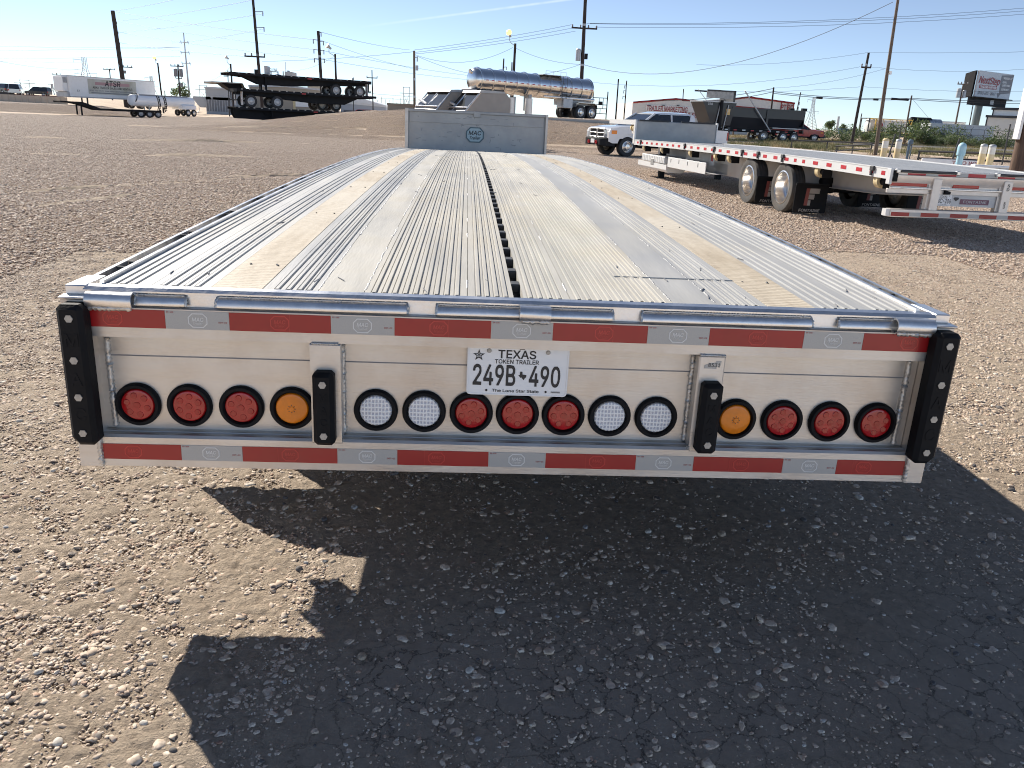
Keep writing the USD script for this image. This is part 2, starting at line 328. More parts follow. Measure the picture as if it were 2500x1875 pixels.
ground_mat = usdkit.material(stage, "/World/Looks/gravel_ground", {
    "g": ("geometry", {}),
    "n1": ("noise_texture", {"scale": .33, "detail": 5.0, "roughness": .6}),
    "r1": ("rgb_ramp", {"ramp": [(.32, (.50, .395, .30)), (.68, (.63, .515, .40))]}),
    "v1": ("voronoi_texture", {"scale": 55.0, "randomness": 1.0}),
    "hv": ("hsv", {"saturation": 0.0}),
    "cr": ("rgb_ramp", {"ramp": [(0.0, (.80, .80, .80)), (.5, (1.0, 1.0, 1.0)), (1.0, (1.15, 1.14, 1.12))]}),
    "mul": ("mix", {"mix_type": "multiply", "fac": .9}),
    "n2": ("noise_texture", {"scale": 26.0, "detail": 6.0, "roughness": .7}),
    "r2": ("rgb_ramp", {"ramp": [(.35, (.72, .70, .68)), (.65, (1.12, 1.12, 1.1))]}),
    "mul2": ("mix", {"mix_type": "multiply", "fac": 1.0}),
    # dried mud with cracks: near the trailer's tail, set by noise
    "sx": ("separate_xyz", {}),
    "dn": ("noise_texture", {"scale": 6.0, "detail": 7.0, "roughness": .7}),
    "dsc": ("vector_math", {"math_type": "scale", "scale": .13}),
    "dad": ("vector_math", {"math_type": "add"}),
    "vc": ("voronoi_texture", {"scale": 11.0, "feature": "distance_to_edge", "randomness": 1.0}),
    "ck": ("rgb_ramp", {"ramp": [(0.0, (.75, .75, .75)), (.010, (.5, .5, .5)), (.022, (0, 0, 0))]}),
    "my": ("map_range", {"from_min": .9, "from_max": -.5, "to_min": 0.0, "to_max": 1.0, "clamp": True}),
    "mx": ("map_range", {"from_min": -1.1, "from_max": -.5, "to_min": 0.0, "to_max": 1.0, "clamp": True}),
    "mn": ("noise_texture", {"scale": .9, "detail": 4.0}),
    "mr": ("map_range", {"from_min": .44, "from_max": .60, "to_min": 0.0, "to_max": 1.0, "clamp": True}),
    "m1": ("math", {"math_type": "multiply"}), "m2": ("math", {"math_type": "multiply"}), "m3": ("math", {"math_type": "multiply"}),
    "m4": ("math", {"math_type": "multiply", "value2": .75}),
    "mud": ("mix", {"color2": (.62, .525, .43)}),
    "crk": ("mix", {"color2": (.07, .058, .05)}),
    "n3": ("noise_texture", {"scale": 95.0, "detail": 5.0, "roughness": .75}), "hb": ("math", {"math_type": "multiply", "value2": .75}),
    "hb2": ("math", {"math_type": "multiply_add", "value2": .9}),
    "hb3": ("math", {"math_type": "multiply_add", "value2": -.7}),
    "bp": ("bump", {"strength": 1.0, "distance": .05}),
    "p": ("principled_bsdf", {"roughness": .92, "specular_ior_level": .25}),
}, [("g.position", "n1.vector"), ("n1.fac", "r1.fac"), ("g.position", "v1.vector"), ("v1.color", "hv.color"), ("hv.color", "cr.fac"),
    ("r1.color", "mul.color1"), ("cr.color", "mul.color2"), ("g.position", "n2.vector"), ("n2.fac", "r2.fac"), ("mul.color", "mul2.color1"), ("r2.color", "mul2.color2"),
    ("g.position", "sx.vector"), ("g.position", "dn.vector"), ("dn.color", "dsc.vector1"), ("g.position", "dad.vector1"), ("dsc.vector", "dad.vector2"), ("dad.vector", "vc.vector"), ("vc.distance", "ck.fac"),
    ("sx.y", "my.value"), ("sx.x", "mx.value"), ("g.position", "mn.vector"), ("mn.fac", "mr.value"),
    ("my.result", "m1.value1"), ("mx.result", "m1.value2"), ("m1.value", "m2.value1"), ("mr.result", "m2.value2"), ("m2.value", "m4.value1"), ("m4.value", "mud.fac"),
    ("mul2.color", "mud.color1"), ("ck.color", "m3.value1"), ("m2.value", "m3.value2"), ("m3.value", "crk.fac"), ("mud.color", "crk.color1"), ("crk.color", "p.base_color"),
    ("g.position", "n3.vector"), ("n3.fac", "hb.value1"), ("n2.fac", "hb2.value1"), ("hb.value", "hb2.value3"), ("m3.value", "hb3.value1"), ("hb2.value", "hb3.value3"), ("hb3.value", "bp.height"), ("bp.normal", "p.normal")],
    surface="p.BSDF")
single("ground", tm(V, F), ground_mat, kind="structure", smooth=True)

# gravel: tiles of small stones laid side by side, each stone a solid of its own
pebble_mat = usdkit.material(stage, "/World/Looks/pebbles", {
    "g": ("voronoi_texture", {"scale": 48.0}), "sp": ("separate_color", {}), "tc": ("texture_coordinate", {}),
    "r": ("rgb_ramp", {"ramp": [(0.0, (.14, .115, .10)), (.05, (.20, .16, .135)), (.09, (.43, .335, .25)), (.45, (.55, .44, .34)), (.74, (.63, .52, .41)), (.84, (.45, .30, .215)), (.90, (.60, .51, .41)), (1.0, (.68, .61, .51))]}),
    "n": ("noise_texture", {"scale": 130.0, "detail": 3.0}), "nr": ("rgb_ramp", {"ramp": [(.3, (.75, .75, .75)), (.7, (1.15, 1.15, 1.15))]}),
    "m": ("mix", {"mix_type": "multiply", "fac": 1.0}), "p": ("principled_bsdf", {"roughness": .8, "specular_ior_level": .3})},
    [("tc.object", "g.vector"), ("g.color", "sp.color"), ("sp.r", "r.fac"), ("tc.object", "n.vector"), ("n.fac", "nr.fac"), ("r.color", "m.color1"), ("nr.color", "m.color2"), ("m.color", "p.base_color")], surface="p.BSDF")
far_pebble_mat = usdkit.material(stage, "/World/Looks/far_pebbles", {
    "g": ("voronoi_texture", {"scale": 48.0}), "sp": ("separate_color", {}), "tc": ("texture_coordinate", {}),
    "r": ("rgb_ramp", {"ramp": [(0.0, (.13, .10, .085)), (.06, (.20, .155, .125)), (.10, (.41, .31, .235)), (.45, (.53, .415, .32)), (.74, (.61, .49, .385)), (.84, (.43, .275, .20)), (.90, (.58, .49, .40)), (1.0, (.66, .59, .50))]}),
    "n": ("noise_texture", {"scale": 130.0, "detail": 3.0}), "nr": ("rgb_ramp", {"ramp": [(.3, (.75, .75, .75)), (.7, (1.15, 1.15, 1.15))]}),
    "m": ("mix", {"mix_type": "multiply", "fac": 1.0}), "p": ("principled_bsdf", {"roughness": .8, "specular_ior_level": .3})},
    [("tc.object", "g.vector"), ("g.color", "sp.color"), ("sp.r", "r.fac"), ("tc.object", "n.vector"), ("n.fac", "nr.fac"), ("r.color", "m.color1"), ("nr.color", "m.color2"), ("m.color", "p.base_color")], surface="p.BSDF")
ico = {1: trimesh.creation.icosphere(subdivisions=1), 0: trimesh.creation.icosphere(subdivisions=0)}
def stones(n, size, rmed, rsig, rmin, rmax, sub, lift, seed):
    g = np.random.default_rng(seed); B = ico[sub]; k = len(B.vertices)
    r = np.clip(np.exp(g.normal(math.log(rmed), rsig, n)), rmin, rmax)
    sc = np.stack([r * g.uniform(.8, 1.45, n), r * g.uniform(.75, 1.1, n), r * g.uniform(.34, .62, n)], 1)
    W = B.vertices[None] * (1 + .17 * g.normal(size=(n, k, 1))) * sc[:, None]
    a = g.uniform(0, 2 * np.pi, n); ca, sa = np.cos(a)[:, None], np.sin(a)[:, None]
    tl = g.normal(0, .22, (n, 1))
    x = W[..., 0] * ca - W[..., 1] * sa; y = W[..., 0] * sa + W[..., 1] * ca; z = W[..., 2] + tl * W[..., 0]
    pos = g.uniform(-size / 2, size / 2, (n, 2))
    P = np.stack([x + pos[:, :1], y + pos[:, 1:], z + (sc[:, 2:] * g.uniform(lift[0], lift[1], (n, 1)))], -1).reshape(-1, 3)
    Fc = (B.faces[None] + (np.arange(n) * k)[:, None, None]).reshape(-1, 3)
    return tm(P, Fc)
gi = UsdGeom.PointInstancer.Define(stage, "/World/gravel")
_data(gi.GetPrim(), "tan and grey gravel stones strewn over the yard", "gravel", None, "stuff")
protos = UsdGeom.Scope.Define(stage, "/World/gravel/stone_tiles")
specs = [("dense_tile", 1.0, (5200, .0034, .42, .0018, .0075, 0), (1000, .0064, .36, .004, .0125, 1), (-.35, .45), 1), ("dense_tile", 1.0, (5000, .0036, .42, .0018, .0075, 0), (900, .0066, .38, .004, .0135, 1), (-.35, .45), 2),
         ("thin_tile", 1.0, (2600, .0030, .40, .0016, .0065, 0), (240, .0070, .42, .004, .016, 1), (-.4, .4), 3), ("thin_tile", 1.0, (2100, .0031, .42, .0016, .0070, 0), (200, .0074, .45, .004, .018, 1), (-.4, .4), 4),
         ("far_tile", 2.0, (5200, .0100, .40, .005, .03, 0), None, (-.2, .5), 5), ("far_tile", 2.0, (5000, .0105, .42, .005, .032, 0), None, (-.2, .5), 6)]
gi_paths = []
for nm, size, fine, coarse, lift, sd in specs:
    st = [stones(fine[0], size, *fine[1:], lift, sd)] + ([stones(coarse[0], size, *coarse[1:], lift, sd + 50)] if coarse else [])
    gi_paths.append(part("/World/gravel/stone_tiles", nm, st, far_pebble_mat if nm == "far_tile" else pebble_mat, smooth=True))
gi.CreatePrototypesRel().SetTargets([Sdf.Path(p) for p in gi_paths])
idx, pos, rot = [], [], []
def qmul(a, b):
    return (a[0]*b[0]-a[1]*b[1]-a[2]*b[2]-a[3]*b[3], a[0]*b[1]+a[1]*b[0]+a[2]*b[3]-a[3]*b[2], a[0]*b[2]-a[1]*b[3]+a[2]*b[0]+a[3]*b[1], a[0]*b[3]+a[1]*b[2]-a[2]*b[1]+a[3]*b[0])
def put(k, x, y, z=0.0, sx=0.0, sy=0.0):
    idx.append(k); pos.append((x, y, z)); a = rng.integers(0, 4) * math.pi / 2; q = (math.cos(a / 2), 0, 0, math.sin(a / 2))
    g = math.hypot(sx, sy)
    if g > 1e-4:
        t = math.atan(g); q = qmul((math.cos(t / 2), math.sin(t / 2) * sy / g, -math.sin(t / 2) * sx / g, 0), q)
    rot.append(q)
for gx in range(-7, 9):
    for gy in range(-3, 12):
        if gy >= 8 and rng.random() < (gy - 7) * .2 or (gx < -6 or gx > 7) and rng.random() < .5: continue
        x, y = gx + .5, gy + .5
        thin = x > -.6 and y < 1.2
        if x < -3 and y < 0 or x > 4 and y < 0: continue
        if thin and x < 0.2: put(int(rng.integers(0, 4)), x, y)
        else: put(int(rng.integers(2, 4)) if thin else int(rng.integers(0, 2)), x, y)
        if not thin: put(int(rng.integers(0, 4)), x + .43, y + .36, -.001)
far_c = []
for gx in range(-45, 45):
    for gy in range(-1, 62):
        x, y = gx * 2.0, gy * 2.0
        if -6 <= x < 8 and y < (8 if rng.random() < .5 else 4): continue
        if abs(x - .07 * y) > .66 * (y + 2.4) + 3: continue
        if x > 24 and y > 52: continue
        far_c.append((x + 1, y + 1))
far_c = np.array(far_c); fx, fy = far_c.T
fz = terrain(fx, fy); fsx = (terrain(fx + .8, fy) - terrain(fx - .8, fy)) / 1.6; fsy = (terrain(fx, fy + .8) - terrain(fx, fy - .8)) / 1.6
for k in range(len(far_c)): put(4 + int(rng.integers(0, 2)), float(fx[k]), float(fy[k]), float(fz[k]) + .010 + .16 * math.hypot(fsx[k], fsy[k]), float(fsx[k]), float(fsy[k]))
pos = np.array(pos); pos[:, 2] += micro(pos[:, 0], pos[:, 1])
gi.CreateProtoIndicesAttr(Vt.IntArray(idx))
gi.CreatePositionsAttr(Vt.Vec3fArray([Gf.Vec3f(*map(float, p)) for p in pos]))
gi.CreateOrientationsAttr(Vt.QuathArray([Gf.Quath(*r) for r in rot]))

# stones a little larger than the rest, lying on the surface near the tail of the trailer
big_i, big_p, big_r, big_s = [], [], [], []
bs = UsdGeom.PointInstancer.Define(stage, "/World/loose_stones")
_data(bs.GetPrim(), "larger loose pale and dark stones on the dried mud", "stones", None, "stuff")
UsdGeom.Scope.Define(stage, "/World/loose_stones/stone_kinds")
sm_cols = [(.50, .46, .40), (.10, .09, .085), (.34, .27, .20), (.26, .15, .11), (.30, .29, .28)]
bp_ = []
for k, c in enumerate(sm_cols):
    g = np.random.default_rng(40 + k); B = trimesh.creation.icosphere(subdivisions=2); v = B.vertices.copy()
    v *= (1 + .35 * (meshkit.fbm(v * 1.4 + k * 7, 3, k) - .5))[:, None] * np.array([1.25, .9, .6])
    bp_.append(part("/World/loose_stones/stone_kinds", "stone", tm(v, B.faces), mat(f"loose_stone_{k}", c, .8, 0, .25, 3), smooth=True))
bs.CreatePrototypesRel().SetTargets([Sdf.Path(p) for p in bp_])
for _ in range(1500):
    x, y = rng.uniform(-3.2, 4.0), rng.uniform(-1.7, 3.5)
    s = float(np.clip(np.exp(rng.normal(math.log(.0062), .42)), .004, .018))
    big_i.append(int(rng.choice(5, p=[.30, .2, .3, .08, .12]))); big_p.append((x, y, s * .2))
    a = rng.uniform(0, math.pi); big_r.append(Gf.Quath(math.cos(a), 0, 0, math.sin(a))); big_s.append(Gf.Vec3f(s, s, s))
big_p = np.array(big_p); big_p[:, 2] += micro(big_p[:, 0], big_p[:, 1]); big_p = [Gf.Vec3f(*map(float, q)) for q in big_p]
bs.CreateProtoIndicesAttr(Vt.IntArray(big_i)); bs.CreatePositionsAttr(Vt.Vec3fArray(big_p)); bs.CreateOrientationsAttr(Vt.QuathArray(big_r)); bs.CreateScalesAttr(Vt.Vec3fArray(big_s))

# tyre tracks: low ridges of scraped-up gravel in long arcs
def track(seed, pts, w=.22, h=.06):
    g = np.random.default_rng(seed)
    P = np.array([(lambda v: (CAM + v * (-CAM[2] / v[2]))[:2])(ray(*p)) for p in pts])
    u = np.r_[0, np.cumsum(np.linalg.norm(np.diff(P, axis=0), axis=1))]; A = np.arange(0, u[-1], .12); m_ = len(A)
    from scipy.interpolate import PchipInterpolator
    C = np.stack([PchipInterpolator(u, P[:, k])(A) for k in range(2)], 1); T_ = np.gradient(C, axis=0); T_ /= np.linalg.norm(T_, axis=1)[:, None]; N_ = np.stack([-T_[:, 1], T_[:, 0]], 1)
    n_ = meshkit.noise(np.stack([A * .7, A * 0 + seed * 3.7, A * 0], -1), 3)
    hh = h * np.maximum(n_ * 1.8 - .35, 0) * np.minimum(1, np.minimum(A, A[-1] - A))
    off = np.array([-1.3, -.5, 0, .6, 1.3]) * w * .6; zo = np.array([-.02, .7, 1.0, .55, -.02])
    q = off[None] + .05 * (g.random((m_, 5)) - .5); x = C[:, :1] + q * N_[:, :1]; y = C[:, 1:] + q * N_[:, 1:]
    z = terrain(x, y) + micro(x, y) - .012 + zo[None] * hh[:, None] + .012 * g.random((m_, 5))
    V = np.stack([x, y, z], -1).reshape(-1, 3); b = (np.arange(m_ - 1)[:, None] * 5 + np.arange(4)[None]).ravel()
    t = tm(V, np.vstack([np.stack([b, b + 5, b + 6], 1), np.stack([b, b + 6, b + 1], 1)]))
    if t.face_normals[:, 2].mean() < 0: t.invert()
    single("tyre_track", t, ground_mat, kind="structure", smooth=False)
for k, pts in enumerate((((0, 445), (300, 437), (600, 432), (850, 428)), ((0, 475), (250, 458), (520, 442), (760, 420)), ((0, 520), (200, 492), (420, 470)),
                         ((0, 335), (400, 345), (800, 352)), ((300, 306), (600, 322), (870, 334)), ((0, 375), (300, 380), (700, 385)))):
    track(k, pts, .16 if k < 3 else .3, .05 if k < 3 else .09)

# ------------------------------------------------------------------ wheels, shared by trailers
def wheel(parent, loc, side=1, r=.48, w=.27, rim=.29, deep=True, tyre=None, rim_mat=None, dual=False, name="wheel"):
    """tyre and rim of one wheel; the axle runs along x and side (+1 or -1) is the outer side"""
    tyre = tyre or M["tyre"]; rim_mat = rim_mat or M["chrome"]; h = w / 2
    prof = [(rim, -h * .86), (r * .80, -h), (r * .94, -h * .96), (r, -h * .70), (r, -h * .48), (r - .010, -h * .46), (r - .010, -h * .40), (r, -h * .38), (r, -h * .06), (r - .010, -h * .05), (r - .010, h * .05), (r, h * .06), (r, h * .38), (r - .010, h * .40), (r - .010, h * .46), (r, h * .48), (r, h * .70), (r * .94, h * .96), (r * .80, h), (rim, h * .86)]
    t = lathe(prof, 36, "x", loc)
    p = part(parent, name, t, tyre, 40)
    o = h * .92
    if deep:
        rp = [(rim + .006, o), (rim - .012, o + .006), (rim - .022, o - .01), (rim - .03, o * .2), (rim - .045, -o * .35), (rim - .075, -o * .6), (.15, -o * .72), (.135, -o * .3), (.07, -o * .2), (.0, -o * .15)]
    else:
        rp = [(rim + .006, o), (rim - .012, o + .006), (rim - .025, o - .012), (rim - .05, o - .05), (rim * .66, o - .035), (rim * .5, o - .012), (rim * .42, o + .02), (.0, o + .03)]
    rp = [(a, side * b) for a, b in rp]
    c = lathe(rp, 36, "x", loc); c.fix_normals()
    part(p, "rim", c, rim_mat, 35)
    nuts = []
    for k in range(10):
        a = k * math.pi / 5; bx = loc[0] + side * (-o * .70 if deep else o - .03)
        rr = rim * .62 if not deep else .175
        nuts.append(tube((bx, loc[1] + rr * math.cos(a), loc[2] + rr * math.sin(a)), (bx + side * .03, loc[1] + rr * math.cos(a), loc[2] + rr * math.sin(a)), .014, n=6))
    part(p, "lug_nuts", nuts, M["bolt"], 20)
    if dual:
        x2 = loc[0] - side * (w + .06)
        part(parent, name, lathe([(rim, -h * .86), (r * .80, -h), (r * .94, -h * .96), (r, -h * .7), (r, h * .7), (r * .94, h * .96), (r * .80, h), (rim, h * .86)], 28, "x", (x2, loc[1], loc[2])), tyre, 40)
    return p
def axle(parent, y, r=.48, x=1.10, **k):
    for s in (-1, 1): wheel(parent, (s * x, y, r), s, r, **k)
    part(parent, "axle", tube((-x + .1, y, r), (x - .1, y, r), .065, n=12), M["black_steel"])

# ------------------------------------------------------------------ the aluminium trailer in the foreground
lens_clear = usdkit.material(stage, "/World/Looks/clear_lens", {
    "tc": ("texture_coordinate", {}), "w1": ("wave_texture", {"bands_direction": "x", "scale": 30.0, "distortion": 1.6, "detail": 3.0, "detail_scale": 3.0}), "w2": ("wave_texture", {"bands_direction": "z", "scale": 24.0, "distortion": 1.8, "detail": 3.0, "detail_scale": 3.0}),
    "mx": ("math", {"math_type": "maximum"}), "r": ("rgb_ramp", {"ramp": [(.2, (.40, .41, .47)), (.7, (.52, .53, .57)), (1.0, (.78, .78, .77))]}),
    "b": ("bump", {"strength": .6, "distance": .003}), "p": ("principled_bsdf", {"roughness": .15, "coat_weight": .6})},
    [("tc.object", "w1.vector"), ("tc.object", "w2.vector"), ("w1.fac", "mx.value1"), ("w2.fac", "mx.value2"), ("mx.value", "r.fac"), ("r.color", "p.base_color"), ("mx.value", "b.height"), ("b.normal", "p.normal")], surface="p.BSDF")
wood_mat = usdkit.material(stage, "/World/Looks/oak_deck_plank", {
    "tc": ("texture_coordinate", {}), "mp": ("mapping", {"scale": (6.0, .8, 6.0)}), "n": ("noise_texture", {"scale": 4.0, "detail": 7.0, "roughness": .65}),
    "r": ("rgb_ramp", {"ramp": [(.3, (.36, .295, .21)), (.5, (.45, .38, .285)), (.7, (.53, .46, .36))]}),
    "w": ("wave_texture", {"bands_direction": "y", "scale": 14.0, "distortion": 3.0, "detail": 3.0, "detail_scale": 2.0}),
    "wr": ("rgb_ramp", {"ramp": [(.2, (.80, .78, .74)), (.8, (1.08, 1.08, 1.07))]}), "m": ("mix", {"mix_type": "multiply", "fac": .8}),
    "n2": ("noise_texture", {"scale": .9, "detail": 5.0}), "r2": ("rgb_ramp", {"ramp": [(.42, (.0, .0, .0)), (.66, (.55, .55, .55))]}), "m2": ("mix", {"color2": (.58, .54, .46)}),
    "b": ("bump", {"strength": .7, "distance": .002}), "p": ("principled_bsdf", {"roughness": .62})},
    [("tc.object", "mp.vector"), ("mp.vector", "n.vector"), ("n.fac", "r.fac"), ("tc.object", "w.vector"), ("w.fac", "wr.fac"), ("r.color", "m.color1"), ("wr.color", "m.color2"),
     ("tc.object", "n2.vector"), ("n2.fac", "r2.fac"), ("r2.color", "m2.fac"), ("m.color", "m2.color1"), ("m2.color", "p.base_color"), ("w.fac", "b.height"), ("b.normal", "p.normal")], surface="p.BSDF")

TL = 13.34
def deckz(y): return .955 + .0300 * y - .0029 * y * y
T = thing("flatbed_trailer", "bare aluminium flatbed trailer seen from its tail, filling the foreground", "trailer")
YS = np.concatenate([[.012], np.linspace(.2, TL, 62)])
def board(x0, x1, ribs, name, material, top=0.0, thick=.03):
    prof = [(x0, -thick), (x0, top)]
    for r in ribs:
        prof += [(r - .0105, top), (r - .0095, top - .0022), (r - .0055, top - .0022), (r - .0045, top + .003), (r + .0045, top + .003), (r + .0055, top - .0022), (r + .0095, top - .0022), (r + .0105, top)]
    prof += [(x1, top), (x1, -thick)]
    prof = np.array(prof)
    S = [np.stack([prof[:, 0], np.full(len(prof), y), prof[:, 1] + deckz(y)], 1) for y in YS]
    n = len(prof); V = np.vstack(S); F = []
    for i in range(len(S) - 1):
        a = np.arange(n) + i * n; b = np.roll(a, -1)
        F += [np.stack([a, b, b + n], 1), np.stack([a, b + n, a + n], 1)]
    e = trimesh.creation.triangulate_polygon(Polygon(prof), engine="earcut")
    F = np.vstack(F)
    t = tm(V, F); t.fix_normals()
    return part(T, name, t, material, 25)
ar = lambda a, b, s: list(np.arange(a, b + 1e-6, s))
board(-1.203, -1.075, [-1.180, -1.154, -1.126], "deck_board", M["alu_deck2"])
board(-1.0735, -.906, [-1.042, -1.009, -.976, -.945], "deck_board", M["alu_deck2"])
board(-.904, -.760, [], "oak_plank", wood_mat, .001)
board(-.758, -.601, [-.718, -.685, -.653, -.627], "deck_board", M["alu_deck2"])
board(-.599, -.468, [], "flat_deck_board", M["alu_deck"])
board(-.466, -.1655, ar(-.438, -.19, .0304), "deck_board", M["alu_deck"])
board(-.1635, -.027, [-.131, -.105, -.077, -.050], "deck_board", M["alu_deck"])
board(.003, .1415, [.024, .053, .082, .110], "deck_board", M["alu_deck"])
board(.1435, .451, ar(.168, .425, .0316), "deck_board", M["alu_deck"])
board(.453, .589, [], "flat_deck_board", M["alu_deck2"])
board(.591, .742, [.618, .647, .676, .706], "deck_board", M["alu_deck2"])
board(.7435, .889, [], "oak_plank", wood_mat, .001)
board(.891, 1.058, [.920, .953, .986, 1.020], "deck_board", M["alu_deck2"])
board(1.060, 1.203, [1.084, 1.114, 1.146, 1.176], "deck_board", M["alu_deck2"])
# weld beads along the seams of the deck, in short runs
def bead(P, r, step=.009, name="weld_bead", parent=T, seed=0, mat_="alu_weld"):
    P = np.asarray(P, float); d = np.r_[0, np.cumsum(np.linalg.norm(np.diff(P, axis=0), axis=1))]
    n = max(int(d[-1] / step * 2), 4); s = np.linspace(0, d[-1], n)
    Q = np.stack([np.interp(s, d, P[:, k]) for k in range(3)], 1)
    g = np.random.default_rng(seed + n); Q = Q + g.normal(0, r * .10, Q.shape)
    R = r * (1 + .20 * np.where(np.arange(n) % 2, 1, -1) + g.normal(0, .08, n))
    part(parent, name, path_tube(Q, R, 7), M[mat_], 50)
for sx in (-.600, -.467, .452, .590):
    g = np.random.default_rng(int(abs(sx) * 1000))
    runs = [(.04, .75), (1.0, 1.25), (1.6, 3.0), (3.6, 3.9), (4.6, 6.8), (8.0, 10.5)]
    for a, b in runs:
        ys = np.linspace(a, b, 14); bead([(sx + g.normal(0, .0015), y, deckz(y) - .0034) for y in ys], .0042, .02, mat_="alu_dull")
for sx in (-.1645, .1425):
    for a in (.12, 1.05, 1.5, 2.6, 3.7, 5.0, 6.4):
        bead([(sx, y, deckz(y) - .0030) for y in np.linspace(a, a + .10 + .05 * (a > 3), 5)], .0042, .02, mat_="alu_dull")
g = np.random.default_rng(77)
for x0_, x1_ in ((-.904, -.760), (.7435, .889)):
    scr = []
    for y in np.arange(.35, TL, 1.22):
        for dx in (.03, .114): scr.append(tube((x0_ + dx + g.normal(0, .003), y + g.normal(0, .01), deckz(y)), (x0_ + dx, y, deckz(y) + .0020), .004, n=6))
    part(T, "deck_screws", scr, M["dark_steel"], False, kind="stuff")
marks = []
for _ in range(70):
    x, y = g.uniform(-1.18, 1.18), TL * g.random() ** 1.8 + .05; L_ = g.uniform(.006, .03) * (1 + y / 5); a = g.uniform(-.5, .5)
    marks.append(xf(box(-.0008, .0008, -L_, L_, .0, .0036), rz=a, t=(x, y, deckz(y) + .0006)))
part(T, "scratches", marks, M["ink_grey"], False, kind="stuff")
part(T, "cross_seam", loft([[(x, .36, deckz(.36) + .0004), (x, .3618, deckz(.36) + .0004), (x, .3618, deckz(.36) + .0034), (x, .36, deckz(.36) + .0034)] for x in (.33, .742)]), M["alu_dull"], False)
# slot down the middle with its chain keepers
for a in (-.046, .020): part(T, "slot_side", loft([[(x, y, deckz(y) + z) for x, z in ((a, -.0615), (a + .004, -.0615), (a + .004, -.031), (a, -.031))] for y in YS]), M["black_steel"])
part(T, "slot_channel", loft([[(x, y, deckz(y) - .062 + z) for x, z in ((-.05, 0), (.03, 0), (.03, .006), (-.05, .006))] for y in YS]), M["black_steel"])
k = 0; y = .20
while y < TL - .3:
    z = deckz(y)
    part(T, "chain_keeper", cbox(-.0262, .0022, y, y + .055, z - .03, z - .0015, .002), M["dark_steel"])
    y += .205; k += 1
# side rails: inner rail, outer rub rail, spools and stake pockets between them
for s in (-1, 1):
    def rail(xa, xb, za, zb):
        return loft([[(s * xa, y, deckz(y) + za), (s * xb, y, deckz(y) + za), (s * xb, y, deckz(y) + zb), (s * xa, y, deckz(y) + zb)] for y in YS])
    part(T, "side_rail", [rail(1.205, 1.217, -.125, .010), rail(1.217, 1.232, -.125, -.112)], M["alu_bright"], 25)
    part(T, "rub_rail", [rail(1.279, 1.291, -.098, -.006)], M["alu_bright"], 25)
    y = .33; q = 0
    while y < TL - .2:
        z = deckz(y)
        if q % 2: part(T, "pipe_spool", tube((s * 1.217, y, z - .05), (s * 1.279, y, z - .05), .024, n=10), M["alu_dull"])
        else: part(T, "stake_pocket", prism([(s * 1.219, y - .05), (s * 1.277, y - .05), (s * 1.277, y - .044), (s * 1.227, y - .044), (s * 1.227, y + .044), (s * 1.277, y + .044), (s * 1.277, y + .05), (s * 1.219, y + .05)], z - .11, z - .008, "z"), M["dark_steel"])
        y += .305; q += 1
    part(T, "frame_beam", [loft([[(s * a, y, deckz(y) + b) for a, b in ((.42, -.50), (.58, -.50), (.58, -.47), (.42, -.47))] for y in (1.0, 5, 9, TL)]), loft([[(s * a, y, deckz(y) + b) for a, b in ((.49, -.47), (.51, -.47), (.51, -.04), (.49, -.04))] for y in (.2, 1, 3, 5, 9, TL)])], M["alu_dull"])
y = .6
while y < TL:
    part(T, "cross_member", box(-1.2, 1.2, y, y + .06, deckz(y) - .16, deckz(y) - .035), M["alu_dull"]); y += .61

# tail frame
part(T, "rear_panel", box(-1.24, 1.24, 0, .012, .50, .905), M["alu"])
part(T, "panel_seam", box(-1.236, 1.236, -.0018, .001, .7455, .7485), M["ink_grey"])
part(T, "top_rail", prism([(-.052, .816), (-.052, .902), (-.046, .9045), (.012, .9045), (.012, .80), (-.002, .80), (-.002, .817)], -1.236, 1.236), M["alu"], 20)
part(T, "deck_edge_angle", [prism([(-.030, .905), (-.028, .944), (-.020, .953), (.008, .957), (.011, .95), (.011, .905)], -1.246, 1.246), prism([(-.034, .9425), (-.034, .947), (-.024, .9555), (-.022, .951)], -1.246, 1.246)], M["alu_bright"], 20)
part(T, "lower_beam", prism([(-.052, .416), (-.052, .508), (-.045, .5155), (-.036, .5165), (-.034, .5145), (-.020, .5145), (-.018, .517), (-.002, .519), (.16, .519), (.16, .416)], -1.243, 1.243), M["alu"], 20)
def channel(x0, x1):
    pr = [(-.028, .908), (-.047, .909)] + [(-.028 - .020 * math.cos(a), .912 + .022 * math.sin(a)) for a in np.linspace(0, math.pi / 2, 8)]
    part(T, "welded_bar", prism(pr, x0, x1), M["alu_bright"], 40)
    bead([(x0 - .003, -.046, .909), (x0 - .003, -.040, .928), (x0, -.029, .937), (x1, -.029, .937), (x1 + .003, -.040, .928), (x1 + .003, -.046, .909)], .0042, .009)
for a, b in ((-1.10, -.965), (-.875, -.338), (-.250, .262), (.352, .862), (.948, 1.155)): channel(a, b)
def pull_tube(x0, x1, c=True):
    n = 24; t = np.linspace(0, 2 * np.pi, n, endpoint=False); R, r = .024, .0195
    V = []; 
    for x, rr in ((x0, R), (x1, R), (x1, r), (x0, r)): V.append(np.stack([np.full(n, x), -.054 + rr * np.cos(t), .923 + rr * np.sin(t)], 1))
    F = []
    for i in range(4):
        a = i * n; b = ((i + 1) % 4) * n
        for q in range(n):
            w = (q + 1) % n; F += [(a + q, a + w, b + w), (a + q, b + w, b + q)]
    tt = tm(np.vstack(V), F); tt.fix_normals()
    p = part(T, "tarp_tube", tt, M["alu_bright"], 40)
    bead([(x, -.064, .903) for x in np.linspace(x0 + .004, x1 - .004, 12)], .008, .012, parent=p)
pull_tube(-1.228, -1.102); pull_tube(-.012, .078); pull_tube(1.112, 1.228)
